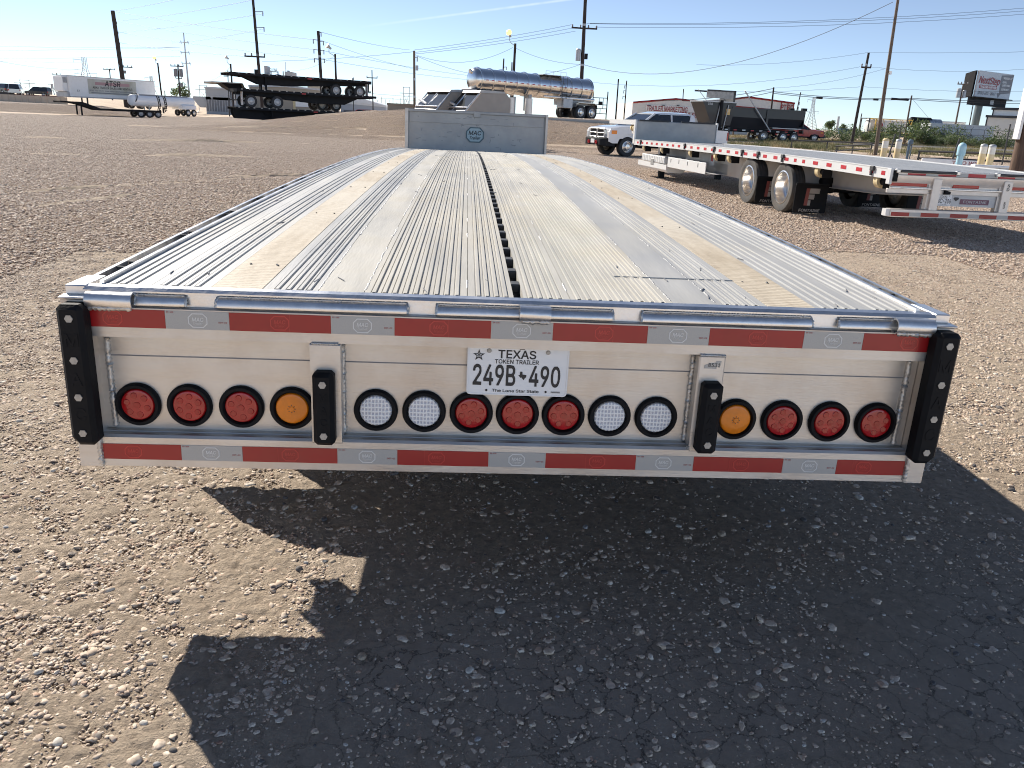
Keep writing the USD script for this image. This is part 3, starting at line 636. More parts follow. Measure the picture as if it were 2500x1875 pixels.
# corner posts, inner posts
for s in (-1, 1):
    part(T, "corner_post", [cbox(s * 1.238, s * 1.296, -.060, .16, .414, .925, .003), cbox(s * 1.212, s * 1.238, -.004, .10, .52, .815, .002)], M["alu"], 25)
    part(T, "corner_cap", [cbox(s * 1.21, s * 1.300, -.066, .10, .9255, .931, .002), cbox(s * 1.246, s * 1.292, -.03, .12, .931, .958, .003)], M["alu_bright"], 25)
    part(T, "inner_post", cbox(s * .532, s * .612, -.058, -.001, .505, .8145, .004), M["alu"], 25)
    for xx, xm in ((.532, 1), (.612, -1)):
        bead([(s * (xx - .004 * xm), -.006, z) for z in np.linspace(.522, .812, 20)], .0068, .011, seed=int(xx * 100))
        bead([(s * (xx - .001 * xm), -.050, z) for z in np.linspace(.51, .52, 4)], .005, .009)
    bead([(s * x, -.056, .8155) for x in np.linspace(.534, .610, 10)], .0035, .008)
    bead([(s * 1.2085, -.004, z) for z in np.linspace(.527, .80, 24)], .0085, .013)
    bead([(s * 1.237, -.056, z) for z in np.linspace(.818, .902, 12)], .0065, .010)
    bead([(s * 1.2405, -.056, z) for z in np.linspace(.42, .512, 12)], .0075, .011)
# rubber bumpers
def outline_prism(x0, x1, z0, z1, d0, d1, ch=.012, cut=None):
    """block with rounded corners and a bevelled face"""
    P = affinity.translate(Polygon([(x0 + ch, z0), (x1 - ch, z0), (x1, z0 + ch), (x1, z1 - ch), (x1 - ch, z1), (x0 + ch, z1), (x0, z1 - ch), (x0, z0 + ch)]).buffer(-.004).buffer(.004, quad_segs=3), 0, 0)
    if cut is not None: P = P.difference(cut)
    I = P.buffer(-.012)
    a = np.array(P.exterior.coords)[:-1]; 
    pts = [(x, d1, z) for x, z in a] + [(x, d0 + .014, z) for x, z in a] + [(x, d0, z) for x, z in np.array(I.exterior.coords)[:-1]]
    return hull(pts)
def hexbolt(parent, x, y, z, r=.013):
    part(parent, "bolt", [tube((x, y, z), (x, y + .012, z), r, n=6), ], M["bolt"], 15)
    ring = tube((x, y + .011, z), (x, y + .016, z), r * 1.55, n=16); part(parent, "washer_recess", ring, M["ink"], 20)
def stack_letters(parent, word, x, zs, y, h, mat_):
    for ch, z in zip(word, zs):
        part(parent, "letter", xf(text(ch, h, .002, True), t=(x, y, z)), mat_, False)
for s in (-1, 1):
    xa, xb = sorted((s * 1.222, s * 1.294))
    bcut = Polygon([(s * 1.30, .500), (s * 1.30, .532), (s * 1.272, .500)])
    b = part(T, "rubber_bumper", outline_prism(xa, xb, .502, .918, -.114, -.061, .012, bcut), M["rubber"], 30)
    for z in (.881, .761, .652, .543): hexbolt(b, s * 1.256, -.117, z, .0115)
    stack_letters(b, "MAC", s * 1.257, (.82, .705, .60), -.1135, .036, M["rubber"])
    b2 = part(T, "rubber_bumper", outline_prism(s * .575 - .031, s * .575 + .031, .512, .738, -.100, -.059, .010), M["rubber"], 30)
    for z in (.704, .545): hexbolt(b2, s * .575, -.103, z, .0115)
    stack_letters(b2, "MAC", s * .575, (.663, .625, .587), -.0995, .022, M["rubber"])
# lights
def round_light(x, lens, kind):
    z = .597
    g = lathe([(.0665, .0), (.0665, -.010), (.062, -.018), (.054, -.018), (.050, -.010), (.049, .0)], 40, "y", (x, 0, z)); g.fix_normals()
    L = part(T, f"{kind}_light", g, M["rubber"], 35)
    prof = [(.0495, -.004), (.0488, -.009), (.046, -.012)] + [(.046 * math.cos(a), -.012 - .0035 * math.sin(a)) for a in np.linspace(0.2, math.pi / 2, 5)]
    l = lathe(prof, 40, "y", (0, 0, 0)); l.fix_normals()
    p = part(L, "lens", xf(l, t=(x, 0, z)), lens, 40)
    if kind == "red_tail":
        g_ = np.random.default_rng(int((x + 2) * 1000)); ofs = g_.uniform(0, 1)
        leds = [tube((x + .030 * math.cos(a + ofs), -.0160, z + .030 * math.sin(a + ofs)), (x + .030 * math.cos(a + ofs), -.0135, z + .030 * math.sin(a + ofs)), .0085, .0105, 12) for a in np.arange(6) * math.pi / 3]
        part(L, "reflectors", leds + [tube((x, -.0172, z), (x, -.014, z), .0095, .011, 12)], M["lens_red_deep"], 30, kind="stuff")
    elif kind == "amber_signal":
        part(L, "reflectors", [tube((x, -.0175, z), (x, -.0145, z), .007, .010, 12)] + [box(x - .001, x + .001, -.0152, -.0135, z + .012, z + .044)] * 0 , M["lens_amber"], 30)
        part(L, "centre_mark", [xf(box(-.0006, .0006, -.0158, -.014, .010, .014), t=(x, 0, z), ry=0) for _ in range(1)] + [tube((x + .011 * math.cos(a), -.0165, z + .011 * math.sin(a)), (x + .011 * math.cos(a), -.014, z + .011 * math.sin(a)), .0016, n=5) for a in np.arange(8) * math.pi / 4], M["dark_steel"], False)
for x in (-1.137, -.986, -.833, -.142, 0.0, .142, .833, .986, 1.137): round_light(x, M["lens_red"], "red_tail")
for x in (-.683, .683): round_light(x, M["lens_amber"], "amber_signal")
for x in (-.432, -.286, .286, .432): round_light(x, lens_clear, "reversing")
# reflective tape with its emblem outlines
def emblem(parent, x, z, y, h, mat_):
    w = h * 1.28
    o = Polygon([(-w * .5, -.22 * h), (-w * .28, -.5 * h), (w * .28, -.5 * h), (w * .5, -.22 * h), (w * .5, .22 * h), (w * .28, .5 * h), (-w * .28, .5 * h), (-w * .5, .22 * h)])
    ring = xf(prism(o.difference(o.buffer(-.07 * h)), y, y + .0006, "y"), t=(x, 0, z))
    part(parent, "emblem", [ring, xf(text("MAC", h * .26, .0006, True, .18, h * .78), t=(x, y + .0006, z + .07 * h)), xf(text("Trailer", h * .16, .0006, False, .3, h * .66), t=(x, y + .0006, z - .20 * h))], mat_, False)
def tape_row(edges, z0, z1, marks, y=-.0535):
    for i in range(len(edges) - 1):
        red = i % 2 == 0
        p = part(T, "red_tape" if red else "grey_tape", box(edges[i] + .0004, edges[i + 1] - .0004, y, -.0518, z0, z1), M["red_tape"] if red else M["grey_tape"], False)
        emblem(p, marks[i], (z0 + z1) / 2, y - .0006, (z1 - z0) * .80, M["red_tape_mark"] if red else M["grey_tape_mark"])
        if not red:
            part(p, "small_print", xf(text("DOT-C2", .0042, .0005, True), t=(edges[i + 1] - .018, y - .0001, z0 + (z1 - z0) * .42)), M["red_letter"], False)
            part(p, "small_print", xf(text("E9-100", .0038, .0005, True), t=(edges[i] + .014, y - .0001, z1 - .004)), M["red_letter"], False)
        elif i: part(p, "joint", box(marks[i] + (.028 if z0 > .7 else -.036) - .0004, marks[i] + (.028 if z0 > .7 else -.036) + .0004, y - .0004, y, z0, z1), M["red_tape_mark"], False)
def rx(px, py, Y=-.053): return float(at(px * 2500 / 2212, py * 2500 / 2212, Y)[0])
E1 = [-1.233] + [rx(a, b) for a, b in ((357, 690), (495, 693), (715, 700), (852, 705), (1061, 713), (1194, 717), (1399, 722), (1532, 727), (1736, 732), (1864, 737))] + [1.232]
M1 = [rx(a, b) for a, b in ((243, 685), (427, 689), (604, 693), (783, 700), (948, 706), (1127, 714), (1305, 718), (1465, 722), (1637, 727), (1800, 732), (1965, 738))]
E2 = [-1.233] + [rx(a, b) for a, b in ((392, 978), (524, 983), (729, 987), (858, 990), (1055, 993), (1178, 996), (1373, 1000), (1497, 1003), (1690, 1008), (1806, 1010))] + [1.233]
M2 = [rx(a, b) for a, b in ((288, 970), (456, 979), (627, 983), (793, 987), (943, 990), (1116, 993), (1290, 996), (1433, 1000), (1600, 1004), (1748, 1008), (1865, 1010))]
tape_row(E1, .8455, .8985, M1); tape_row(E2, .4385, .4875, M2)
# licence plate
def licence_plate(parent, x, y, z, state, sub, number, foot, tilt=0.0, w=.3048, h=.1524, star=True):
    def o(mesh): return xf(xf(mesh, ry=tilt), t=(x, y, z))
    base = Polygon([(-w / 2, -h / 2), (w / 2, -h / 2), (w / 2, h / 2), (-w / 2, h / 2)]).buffer(-.012).buffer(.012, quad_segs=5)
    p = part(parent, "licence_plate", o(prism(base, -.002, 0, "y")), M["plate_white"], 20)
    part(p, "rim_line", o(prism(base.buffer(-.002).difference(base.buffer(-.0045)), -.0034, -.0018, "y")), M["plate_white"], False)
    if state: part(p, "state_name", o(xf(text(state, .0245, .0012, True, 0, .114), t=(-.004 if star else 0, -.0015, .053))), M["ink"], False)
    part(p, "class_name", o(xf(text(sub, .0125, .0012, True, 0, .132), t=(-.004, -.0015, .030))), M["ink"], False)
    part(p, "number", o(xf(text(number[0], .062, .0016, True, 0, .128), t=(-.070, -.0016, -.013))) , M["ink"], False)
    part(p, "number", o(xf(text(number[1], .062, .0016, True, 0, .094), t=(.082, -.0016, -.013))), M["ink"], False)
    tx = Polygon([(-.30, .5), (0, .5), (0, .18), (.5, .1), (.48, -.15), (.28, -.32), (.2, -.5), (.02, -.34), (-.1, -.18), (-.22, -.25), (-.5, .08), (-.3, .08)])
    part(p, "state_outline", o(xf(prism(affinity.scale(tx, .024, .026, origin=(0, 0)), -.0034, -.0016, "y"), t=(.0145, 0, -.013))), M["ink"], False)
    part(p, "motto", o(xf(text(foot, .0085, .0012, True, 0, .142), t=(-.004, -.0015, -.0615))), M["ink"], False)
    if star:
        a = np.arange(10) * math.pi / 5 + math.pi / 2; r = np.where(np.arange(10) % 2, .0072, .0185)
        st = Polygon(np.stack([r * np.cos(a), r * np.sin(a)], 1))
        part(p, "star", o(xf(prism(st.difference(affinity.scale(st, .55, .55)).union(affinity.scale(st, .28, .28)), -.0032, -.0016, "y"), t=(-.118, 0, .047))), M["ink"], False)
        part(p, "slot", [o(xf(prism(Polygon([(-.004, 0), (.004, 0)]).buffer(.0028) if False else disc(.0036, 10), -.0032, -.0016, "y"), t=(sx, 0, sz))) for sx, sz in ((-.092, -.0615), (.088, -.0615))], M["ink"], False)
        part(p, "tab", o(xf(prism(Polygon([(-.012, 0), (.012, 0), (.007, -.008), (-.007, -.008)]), -.0036, -.0016, "y"), t=(.010, 0, .0762))), M["ink"], False)
        part(p, "barcode", [o(box(.104 + i * .0031, .104 + i * .0031 + .0016, -.003, -.0015, -.0645, -.0595)) for i in range(9)], M["ink"], False)
    for sx in (-.088, .088): part(p, "screw", [o(tube((sx, -.006, .062), (sx, -.0015, .062), .0058, .0075, 12)), o(tube((sx, -.007, .062), (sx, -.0055, .062), .0026, n=6))], M["bolt"], 20)
    return p
PLATE = licence_plate(T, -.007, -.024, .739, "TEXAS", "TOKEN TRAILER", ("249B", "490"), "The Lone Star State", tilt=.006)
stk = part(T, "number_sticker", prism(Polygon([(.548, .776), (.586, .775), (.5865, .786), (.598, .786), (.599, .800), (.583, .800), (.583, .795), (.549, .786)]), -.0595, -.0585, "y"), M["grey_tape"], False)
part(stk, "digits", xf(text("8531", .0115, .0006, False, .08, .036), t=(.578, -.0597, .787)), M["ink"], False)

# headboard
hb = deckz(TL)
part(T, "headboard", [cbox(-1.255, 1.255, TL, TL + .04, hb - .02, 1.50, .003), cbox(-1.23, 1.23, TL - .012, TL, hb + .48, 1.50, .003)], M["alu_dull"], 25)
part(T, "headboard_top_rail", [cbox(-1.256, 1.256, TL - .045, TL + .05, 1.50, 1.548, .006)], M["alu_dull"], 25)
for s in (-1, 1): part(T, "headboard_post", cbox(s * 1.256, s * 1.30, TL - .05, TL + .09, hb - .02, 1.552, .006), M["alu"], 25)
part(T, "rail_clamp", cbox(-.06, .06, TL - .055, TL - .046, 1.45, 1.545, .004), M["alu_dull"], 25)
o = Polygon([(-.5, -.22), (-.28, -.5), (.28, -.5), (.5, -.22), (.5, .22), (.28, .5), (-.28, .5), (-.5, .22)])
M["decal_blue"] = mat("decal_slate_blue", (.06, .10, .12), .4, .2, .1, 3); M["decal_pale"] = mat("decal_pale_blue", (.27, .35, .38), .45, .2, .1, 3)
dz = hb + .30
dc = part(T, "emblem_decal", xf(prism(affinity.scale(o, .33, .27, origin=(0, 0)), TL - .016, TL - .0135, "y"), t=(-.03, 0, dz)), M["decal_blue"], False)
part(dc, "inner_field", xf(prism(affinity.scale(o, .285, .232, origin=(0, 0)), TL - .018, TL - .016, "y"), t=(-.03, 0, dz)), M["decal_pale"], False)
part(dc, "wordmark", [xf(text("MAC", .072, .002, True, .15, .235), t=(-.03, TL - .0182, dz + .035)), xf(text("Trailer", .05, .002, True, .35, .20), t=(-.025, TL - .0182, dz - .052))], M["ink"], False)
sc_ = []
g = np.random.default_rng(5)
for _ in range(34):
    x, z = g.uniform(-1.1, 1.1), hb + g.uniform(.06, .62); L, a = g.uniform(.015, .10), g.uniform(-.4, .4) + (math.pi / 2 if g.random() < .25 else 0)
    sc_.append(xf(box(-L / 2, L / 2, -.0006, 0, -.004 * g.uniform(.4, 1.4), .004), ry=a, t=(x, TL - (.0125 if z > hb + .47 else .0008), z)))
part(T, "scuff_marks", sc_, M["ink_grey"], False)
# upper deck behind the headboard, running gear
part(T, "upper_deck", [cbox(-1.28, 1.28, TL + .06, TL + 3.1, 1.36, 1.44, .004), cbox(-.6, .6, TL + .062, TL + 2.9, .95, 1.30, .01)], M["alu_dull"])
for s in (-1, 1): part(T, "landing_leg", [box(s * .62, s * .78, TL - .9, TL - .75, .05, .80), box(s * .55, s * .85, TL - .98, TL - .67, .0, .05)], M["black_steel"])
for y in (1.75, 3.9): axle(T, y, .465, 1.10)
fl = Polygon([(-1.285, .10), (-.70, .09), (-.70, .56), (-1.02, .555), (-1.13, .52), (-1.22, .45), (-1.275, .35)])
for s in (1, -1):
    part(T, "mud_flap", xf(prism(fl if s > 0 else affinity.scale(fl, -1, 1, origin=(0, 0)), .775, .785, "y")), M["rubber"], False)
    part(T, "strap_winch", [tube((s * 1.215, .60, .735), (s * 1.215, .76, .735), .055, n=14), box(s * 1.17, s * 1.27, .585, .60, .68, .83), box(s * 1.17, s * 1.27, .76, .775, .68, .83)], M["black_steel"])

# ------------------------------------------------------------------ the white step-deck trailer on the right
M["white_rail"] = mat("white_rail", (.60, .60, .59), .35, .1, .03, 3)
M["red_block"] = mat("red_block", (.40, .022, .030), .3, 0, .06, 6)
M["deck_grey"] = mat("grey_alu_deck", (.26, .27, .29), .5, .6, .15, 2, stretch=(5, .3, 1))
M["alu_rear"] = mat("aluminium_rear", (.66, .62, .57), .42, .55, .05, 4, dirt=(.4, .35, .3), dirt_amt=.3)
M["white_panel"] = mat("white_panel", (.50, .485, .46), .5, .1, .05, 2, dirt=(.4, .33, .26), dirt_amt=.4)
S = thing("step_deck_trailer", "white-railed step-deck trailer with a licence plate and lettered mud flaps at right", "trailer", (7.282, 9.706, 0), .081)
SL = 13.67
def sz(y): return 1.005 + .18 * (y / SL) * (1 - y / SL)
SY = np.linspace(0, SL, 24)
def srun(x0, x1, za, zb, y0=0.0, y1=SL, n=24):
    return loft([[(x0, y, sz(y) + za), (x1, y, sz(y) + za), (x1, y, sz(y) + zb), (x0, y, sz(y) + zb)] for y in np.linspace(y0, y1, n)])
xs = np.linspace(-1.262, 1.262, 15)
for a, b in zip(xs[:-1], xs[1:]):
    part(S, "deck_board", [srun(a + .002, b - .002, -.03, 0)] + [srun(r - .006, r + .006, -.001, .005) for r in np.linspace(a + .03, b - .03, 4)], M["deck_grey"], False)
for s in (-1, 1):
    part(S, "side_rail", [srun(s * 1.262, s * 1.295, -.135, .006), srun(s * 1.262, s * 1.300, .006, .022)], M["white_rail"], 25)
    y = .12; k = 0
    while y < SL - .1:
        L = .10 if k in (0, 1, 6, 7) else .17
        if s < 0 or k % 3 == 0: part(S, "red_block", srun(s * 1.2955, s * 1.2985, -.088, -.030, y, y + L, 2), M["red_block"], False)
        y += .47 if L > .15 else .32; k += 1
    for y in (.45, 3.5, 4.6, 5.4, 7.0, 9.0, 12.9):
        if s < 0: part(S, "ratchet_hook", [xf(cbox(-.03, .012, -.05, .05, -.02, .05, .008), t=(-1.302, y, sz(y) - .03)), xf(cbox(-.022, .006, -.02, .02, -.09, -.02, .006), t=(-1.305, y + .02, sz(y) - .03))], M["dark_steel"])
    for y in (12.7, 11.0, 8.7, 7.0, 6.2, 2.2, .35):
        z = sz(y) - .19; x = s * 1.17
        w = part(S, "strap_winch", [tube((x - .06, y - .13, z), (x + .06, y - .13, z), .004, n=4), tube((x, y - .16, z), (x, y + .02, z), .06, n=14), cbox(x - .09, x + .09, y - .175, y - .16, z - .10, z + .06, .01)], M["black_steel"])
        part(w, "webbing_roll", lathe([(.03, -.055), (.105, -.055), (.105, .055), (.03, .055)], 20, "y", (x, y + .055 - .02, z)), M["strap"], 35)
        part(w, "webbing_tail", box(x + s * .098, x + s * .103, y - .02, y + .08, z, z + .12), M["strap"], False)
for s in (-1, 1):
    for y in np.arange(.5, SL, .8): pass
    part(S, "frame_beam", [loft([[(s * a, y, sz(y) + b * k) for a, b in ((.48, -.14), (.51, -.14), (.51, -.58), (.48, -.58))] for y, k in ((.15, .62), (1.5, .8), (6.2, 1.0), (SL, 1.0))])], M["white_panel"])
    part(S, "beam_flange", loft([[(s * a, y, sz(y) - .58 * k + b) for a, b in ((.42, -.012), (.57, -.012), (.57, 0), (.42, 0))] for y, k in ((.15, .62), (1.5, .8), (6.2, 1.0), (SL, 1.0))]), M["white_panel"])
for y in np.arange(.5, SL, .61): part(S, "cross_member", box(-1.25, 1.25, y, y + .05, sz(y) - .14, sz(y) - .035), M["white_panel"])
# riser and upper deck
part(S, "headboard", [cbox(-1.255, 1.262, SL, SL + .03, .985, 1.56, .004)], M["alu_dull"], 25)
for s in (-1, 1): part(S, "headboard_post", cbox(s * 1.262, s * 1.30, SL - .03, SL + .12, .90, 1.60, .006), M["white_rail"], 25)
for a, b in ((-1.2, -.25), (.12, 1.2)): part(S, "tarp_tube", tube((a, SL - .04, 1.585), (b, SL - .04, 1.585), .022, n=10), M["dark_steel"])
part(S, "upper_deck", cbox(-1.26, 1.26, SL + .12, SL + 3.2, 1.50, 1.575, .004), M["deck_grey"])
for s in (-1, 1):
    ur = part(S, "upper_side_rail", cbox(s * 1.262, s * 1.295, SL + .13, SL + 3.2, 1.45, 1.59, .004), M["white_rail"])
    for k in range(6): part(ur, "red_block", box(s * 1.2955, s * 1.2985, SL + .25 + k * .5, SL + .43 + k * .5, 1.50, 1.555), M["red_block"], False)
    for y in (SL + .35, SL + .62):
        w = part(S, "strap_winch", tube((s * 1.17, y - .1, 1.36), (s * 1.17, y + .1, 1.36), .055, n=12), M["black_steel"])
        part(w, "webbing_roll", lathe([(.03, -.06), (.10, -.06), (.10, .06), (.03, .06)], 18, "y", (s * 1.17, y, 1.36)), M["strap"], 35)
part(S, "gooseneck", cbox(-.55, .55, SL + .035, SL + 3.0, 1.15, 1.48, .02), M["white_panel"])
# boxes, landing gear
tb = part(S, "tool_box", prism([(-1.26, .33), (-1.26, .46), (-1.19, .46), (-1.19, .40), (-.72, .40), (-.72, .33), (-.80, .26), (-1.18, .26)], 10.45, 13.15, "y"), M["white_rail"], 20)
part(tb, "lid", [cbox(-1.25, -.72, 10.7, 12.85, .48, .66, .02)] , M["white_rail"], 20)
for y in np.arange(10.8, 12.8, .16): part(tb, "lid_rib", cbox(-1.258, -1.25, y, y + .05, .49, .65, .003), M["white_rail"], 20)
part(tb, "latch", [cbox(-1.272, -1.258, 11.6, 11.85, .40, .56, .004)], M["bolt"], 20)
dr = part(S, "dunnage_rack", [cbox(-1.27, -1.25, 7.5, 10.33, .42, .68, .006), box(-1.25, -.7, 7.52, 10.3, .42, .43), box(-.72, -.70, 7.52, 10.3, .43, .66)], M["white_rail"], 20)
for y in (8.0, 8.75, 9.4, 10.05): part(dr, "slot", box(-1.2725, -1.2695, y, y + .04, .55, .64), M["ink"], False)
for s in (-1, 1):
    part(S, "landing_leg", [box(s * .78, s * .93, 12.0, 12.15, .03, .8), box(s * .72, s * .99, 11.95, 12.2, .0, .035)], M["black_steel"])
part(S, "belly_panel", prism([(6.1, .45), (6.6, .40), (10.5, .42), (10.5, .86), (6.0, .86)], -.72, -.70, "x"), M["white_panel"])
wp = part(S, "warning_sign", box(-.905, -.90, 7.95, 8.25, .60, .88), M["white_rail"], False)
part(wp, "warning_text", box(-.909, -.9055, 8.03, 8.17, .70, .84), M["red_block"], False)
# wheels and flaps
for y in (3.49, 5.07): axle(S, y, .465, 1.13, rim=.30, w=.26)
for y in (3.49, 5.07):
    for s in (-1, 1): part(S, "air_bag", lathe([(.0, .42), (.13, .42), (.15, .50), (.13, .56), (.15, .62), (.13, .70), (.0, .70)], 18, "z", (s * .55, y - .35, 0)), M["rubber"], 40)
M["flap_red"] = mat("faded_flap_red", (.20, .045, .035), .6); M["flap_grey"] = mat("faded_flap_grey", (.27, .24, .215), .6)
def lettered_flap(parent, x, y):
    f = part(parent, "mud_flap", xf(prism(Polygon([(-.31, .09), (.31, .09), (.31, .60), (-.31, .60)]).buffer(-.03).buffer(.03), y, y + .012, "y"), t=(x, 0, 0)), M["rubber"], False)
    part(f, "flap_bar", cbox(x - .31, x + .31, y - .02, y, .585, .61, .004), M["black_steel"])
    yy = y - .0022
    part(f, "red_stripe", xf(prism([(-.12, .22), (-.055, .22), (-.035, .52), (-.10, .52)], yy, yy + .002, "y"), t=(x, 0, 0)), M["flap_red"], False)
    part(f, "letter_f", [xf(prism(q, yy, yy + .002, "y"), t=(x, 0, 0)) for q in ([(-.045, .43), (.15, .43), (.155, .52), (-.03, .52)], [(-.05, .33), (.06, .33), (.065, .415), (-.042, .415)], [(-.055, .22), (-.0, .22), (.0, .315), (-.05, .315)])], M["flap_grey"], False)
    part(f, "name_letters", xf(text("FONTAINE", .048, .002, True, .1, .40), t=(x, yy + .002, .135)), M["flap_grey"], False)
for y in (2.62, 4.28):
    for s in (-1, 1): lettered_flap(S, s * 1.09, y)
# tail
part(S, "tail_beam", [prism([(-.05, .905), (-.05, .935), (0, .94), (.02, .94), (.02, .80), (-.01, .80), (-.03, .85)], -1.262, 1.262), box(-1.25, 1.25, .02, .05, .80, .99)], M["alu_rear"], 20)
part(S, "deck_edge", cbox(-1.262, 1.262, -.03, .02, .94, 1.006, .006), M["alu_rear"], 20)
part(S, "corner_cap", cbox(-1.305, -1.262, -.04, .06, .80, 1.02, .006), M["white_rail"], 20)
part(S, "corner_cap", cbox(1.262, 1.305, -.04, .06, .80, 1.02, .006), M["white_rail"], 20)
part(S, "corner_bumper", cbox(-1.262, -1.19, -.06, -.03, .84, 1.0, .008), M["rubber"], 20)
part(S, "corner_bumper", cbox(1.19, 1.262, -.06, -.03, .84, 1.0, .008), M["rubber"], 20)
for a, b, z0, z1, red in ((-1.03, -.745, .942, .968, 1), (-.745, -.546, .942, .968, 0), (-.546, -.26, .942, .968, 1), (-.26, -.067, .942, .992, 0), (-.067, .221, .942, .992, 1), (.221, .40, .942, .992, 0), (.42, .70, .942, .968, 1), (.70, .95, .942, .968, 0), (.95, 1.18, .942, .968, 1)):
    part(S, "red_tape" if red else "grey_tape", box(a, b, -.0325, -.0305, z0, z1), M["red_block" if red else "grey_tape"], False)
for a, b in ((-1.157, -.262), (.42, 1.157)): part(S, "tarp_tube", [tube((a, -.05, .993), (b, -.05, .993), .02, n=12)], M["dark_steel"])
for x in (-1.2, -.25, .40): part(S, "tube_bracket", cbox(x - .03, x + .03, -.07, -.01, .965, 1.022, .008), M["chrome"], 20)
part(S, "light_channel", [box(-1.25, 1.25, .0, .02, .745, .845)], M["alu_rear"], 20)
part(S, "channel_lip", cbox(-1.25, 1.25, -.045, .0, .744, .766, .005), M["alu_bright"], 20)
part(S, "lower_channel", cbox(-1.30, 1.25, -.02, .02, .680, .743, .004), M["alu_rear"], 20)
for a, b in ((-1.26, -.68), (-.267, .161), (.69, 1.2)): part(S, "red_light_bar", cbox(a, b, -.022, .0, .780, .832, .006), M["lens_red"], 20)
for a, b in ((-.655, -.477), (.49, .675)):
    part(S, "rear_post", [cbox(a + .04, b, -.06, .06, .44, .905, .006), box(a, a + .04, -.02, .06, .46, .905)], M["alu_rear"], 20)
part(S, "plate_panel", box(-.477, .53, .0, .012, .512, .680), M["galv"], 20)
part(S, "number_plate_cover", box(-.478, -.47, -.004, .0, .52, .68), M["galv"], 20)
lp = licence_plate(S, -.372, -.004, .600, "TEXAS", "TOKEN TRAILER", ("78C", "206"), "The Lone Star State", w=.27, h=.1524, star=False)
nb = part(S, "name_badge", xf(prism(Polygon([(-.228, -.03), (.228, -.03), (.228, .03), (-.228, .03)]).buffer(.008), -.005, 0, "y"), t=(.145, 0, .585)), mat("plum_badge", (.16, .07, .10), .45), False)
part(nb, "name_letters", xf(text("FONTAINE", .036, .001, False, .0, .38), t=(.15, -.0055, .585)), M["galv"], False)
part(S, "diamond_sticker", xf(prism([(-.045, .0), (-.03, .022), (.03, .022), (.045, .0), (0, -.035)], -.004, 0, "y"), t=(-.16, 0, .625)), M["dark_steel"], False)
part(S, "rubber_stop", [tube((-.40, -.03, .715), (-.30, -.03, .705), .035, .02, 10)], M["rubber"], 30)
part(S, "bumper_bar", [prism([(-.07, .345), (-.07, .445), (-.055, .455), (.05, .455), (.05, .337), (-.055, .337)], -1.22, 1.22)], M["alu_rear"], 20)
part(S, "bar_end_cap", prism(Polygon([(-.06, .35), (.045, .35), (.045, .452), (-.06, .452)]), -1.285, -1.221), M["white_rail"], 20)
x = -1.205; k = 0
while x < 1.2:
    L = .29 if k % 2 == 0 else .185
    part(S, "red_tape" if k % 2 == 0 else "grey_tape", box(x, min(x + L, 1.2), -.0725, -.0705, .352, .410), M["red_tape" if k % 2 == 0 else "grey_tape"], False); x += L; k += 1
for ch, z in zip("SD", (.846, .79)): part(S, "letter", xf(text(ch, .042, .001, True, 0, .04), t=(.605, -.0625, z)), M["ink"], False)
for ch, z in zip("53", (.585, .535)): part(S, "letter", xf(text(ch, .042, .001, True, 0, .03), t=(.600, -.0625, z)), M["ink"], False)

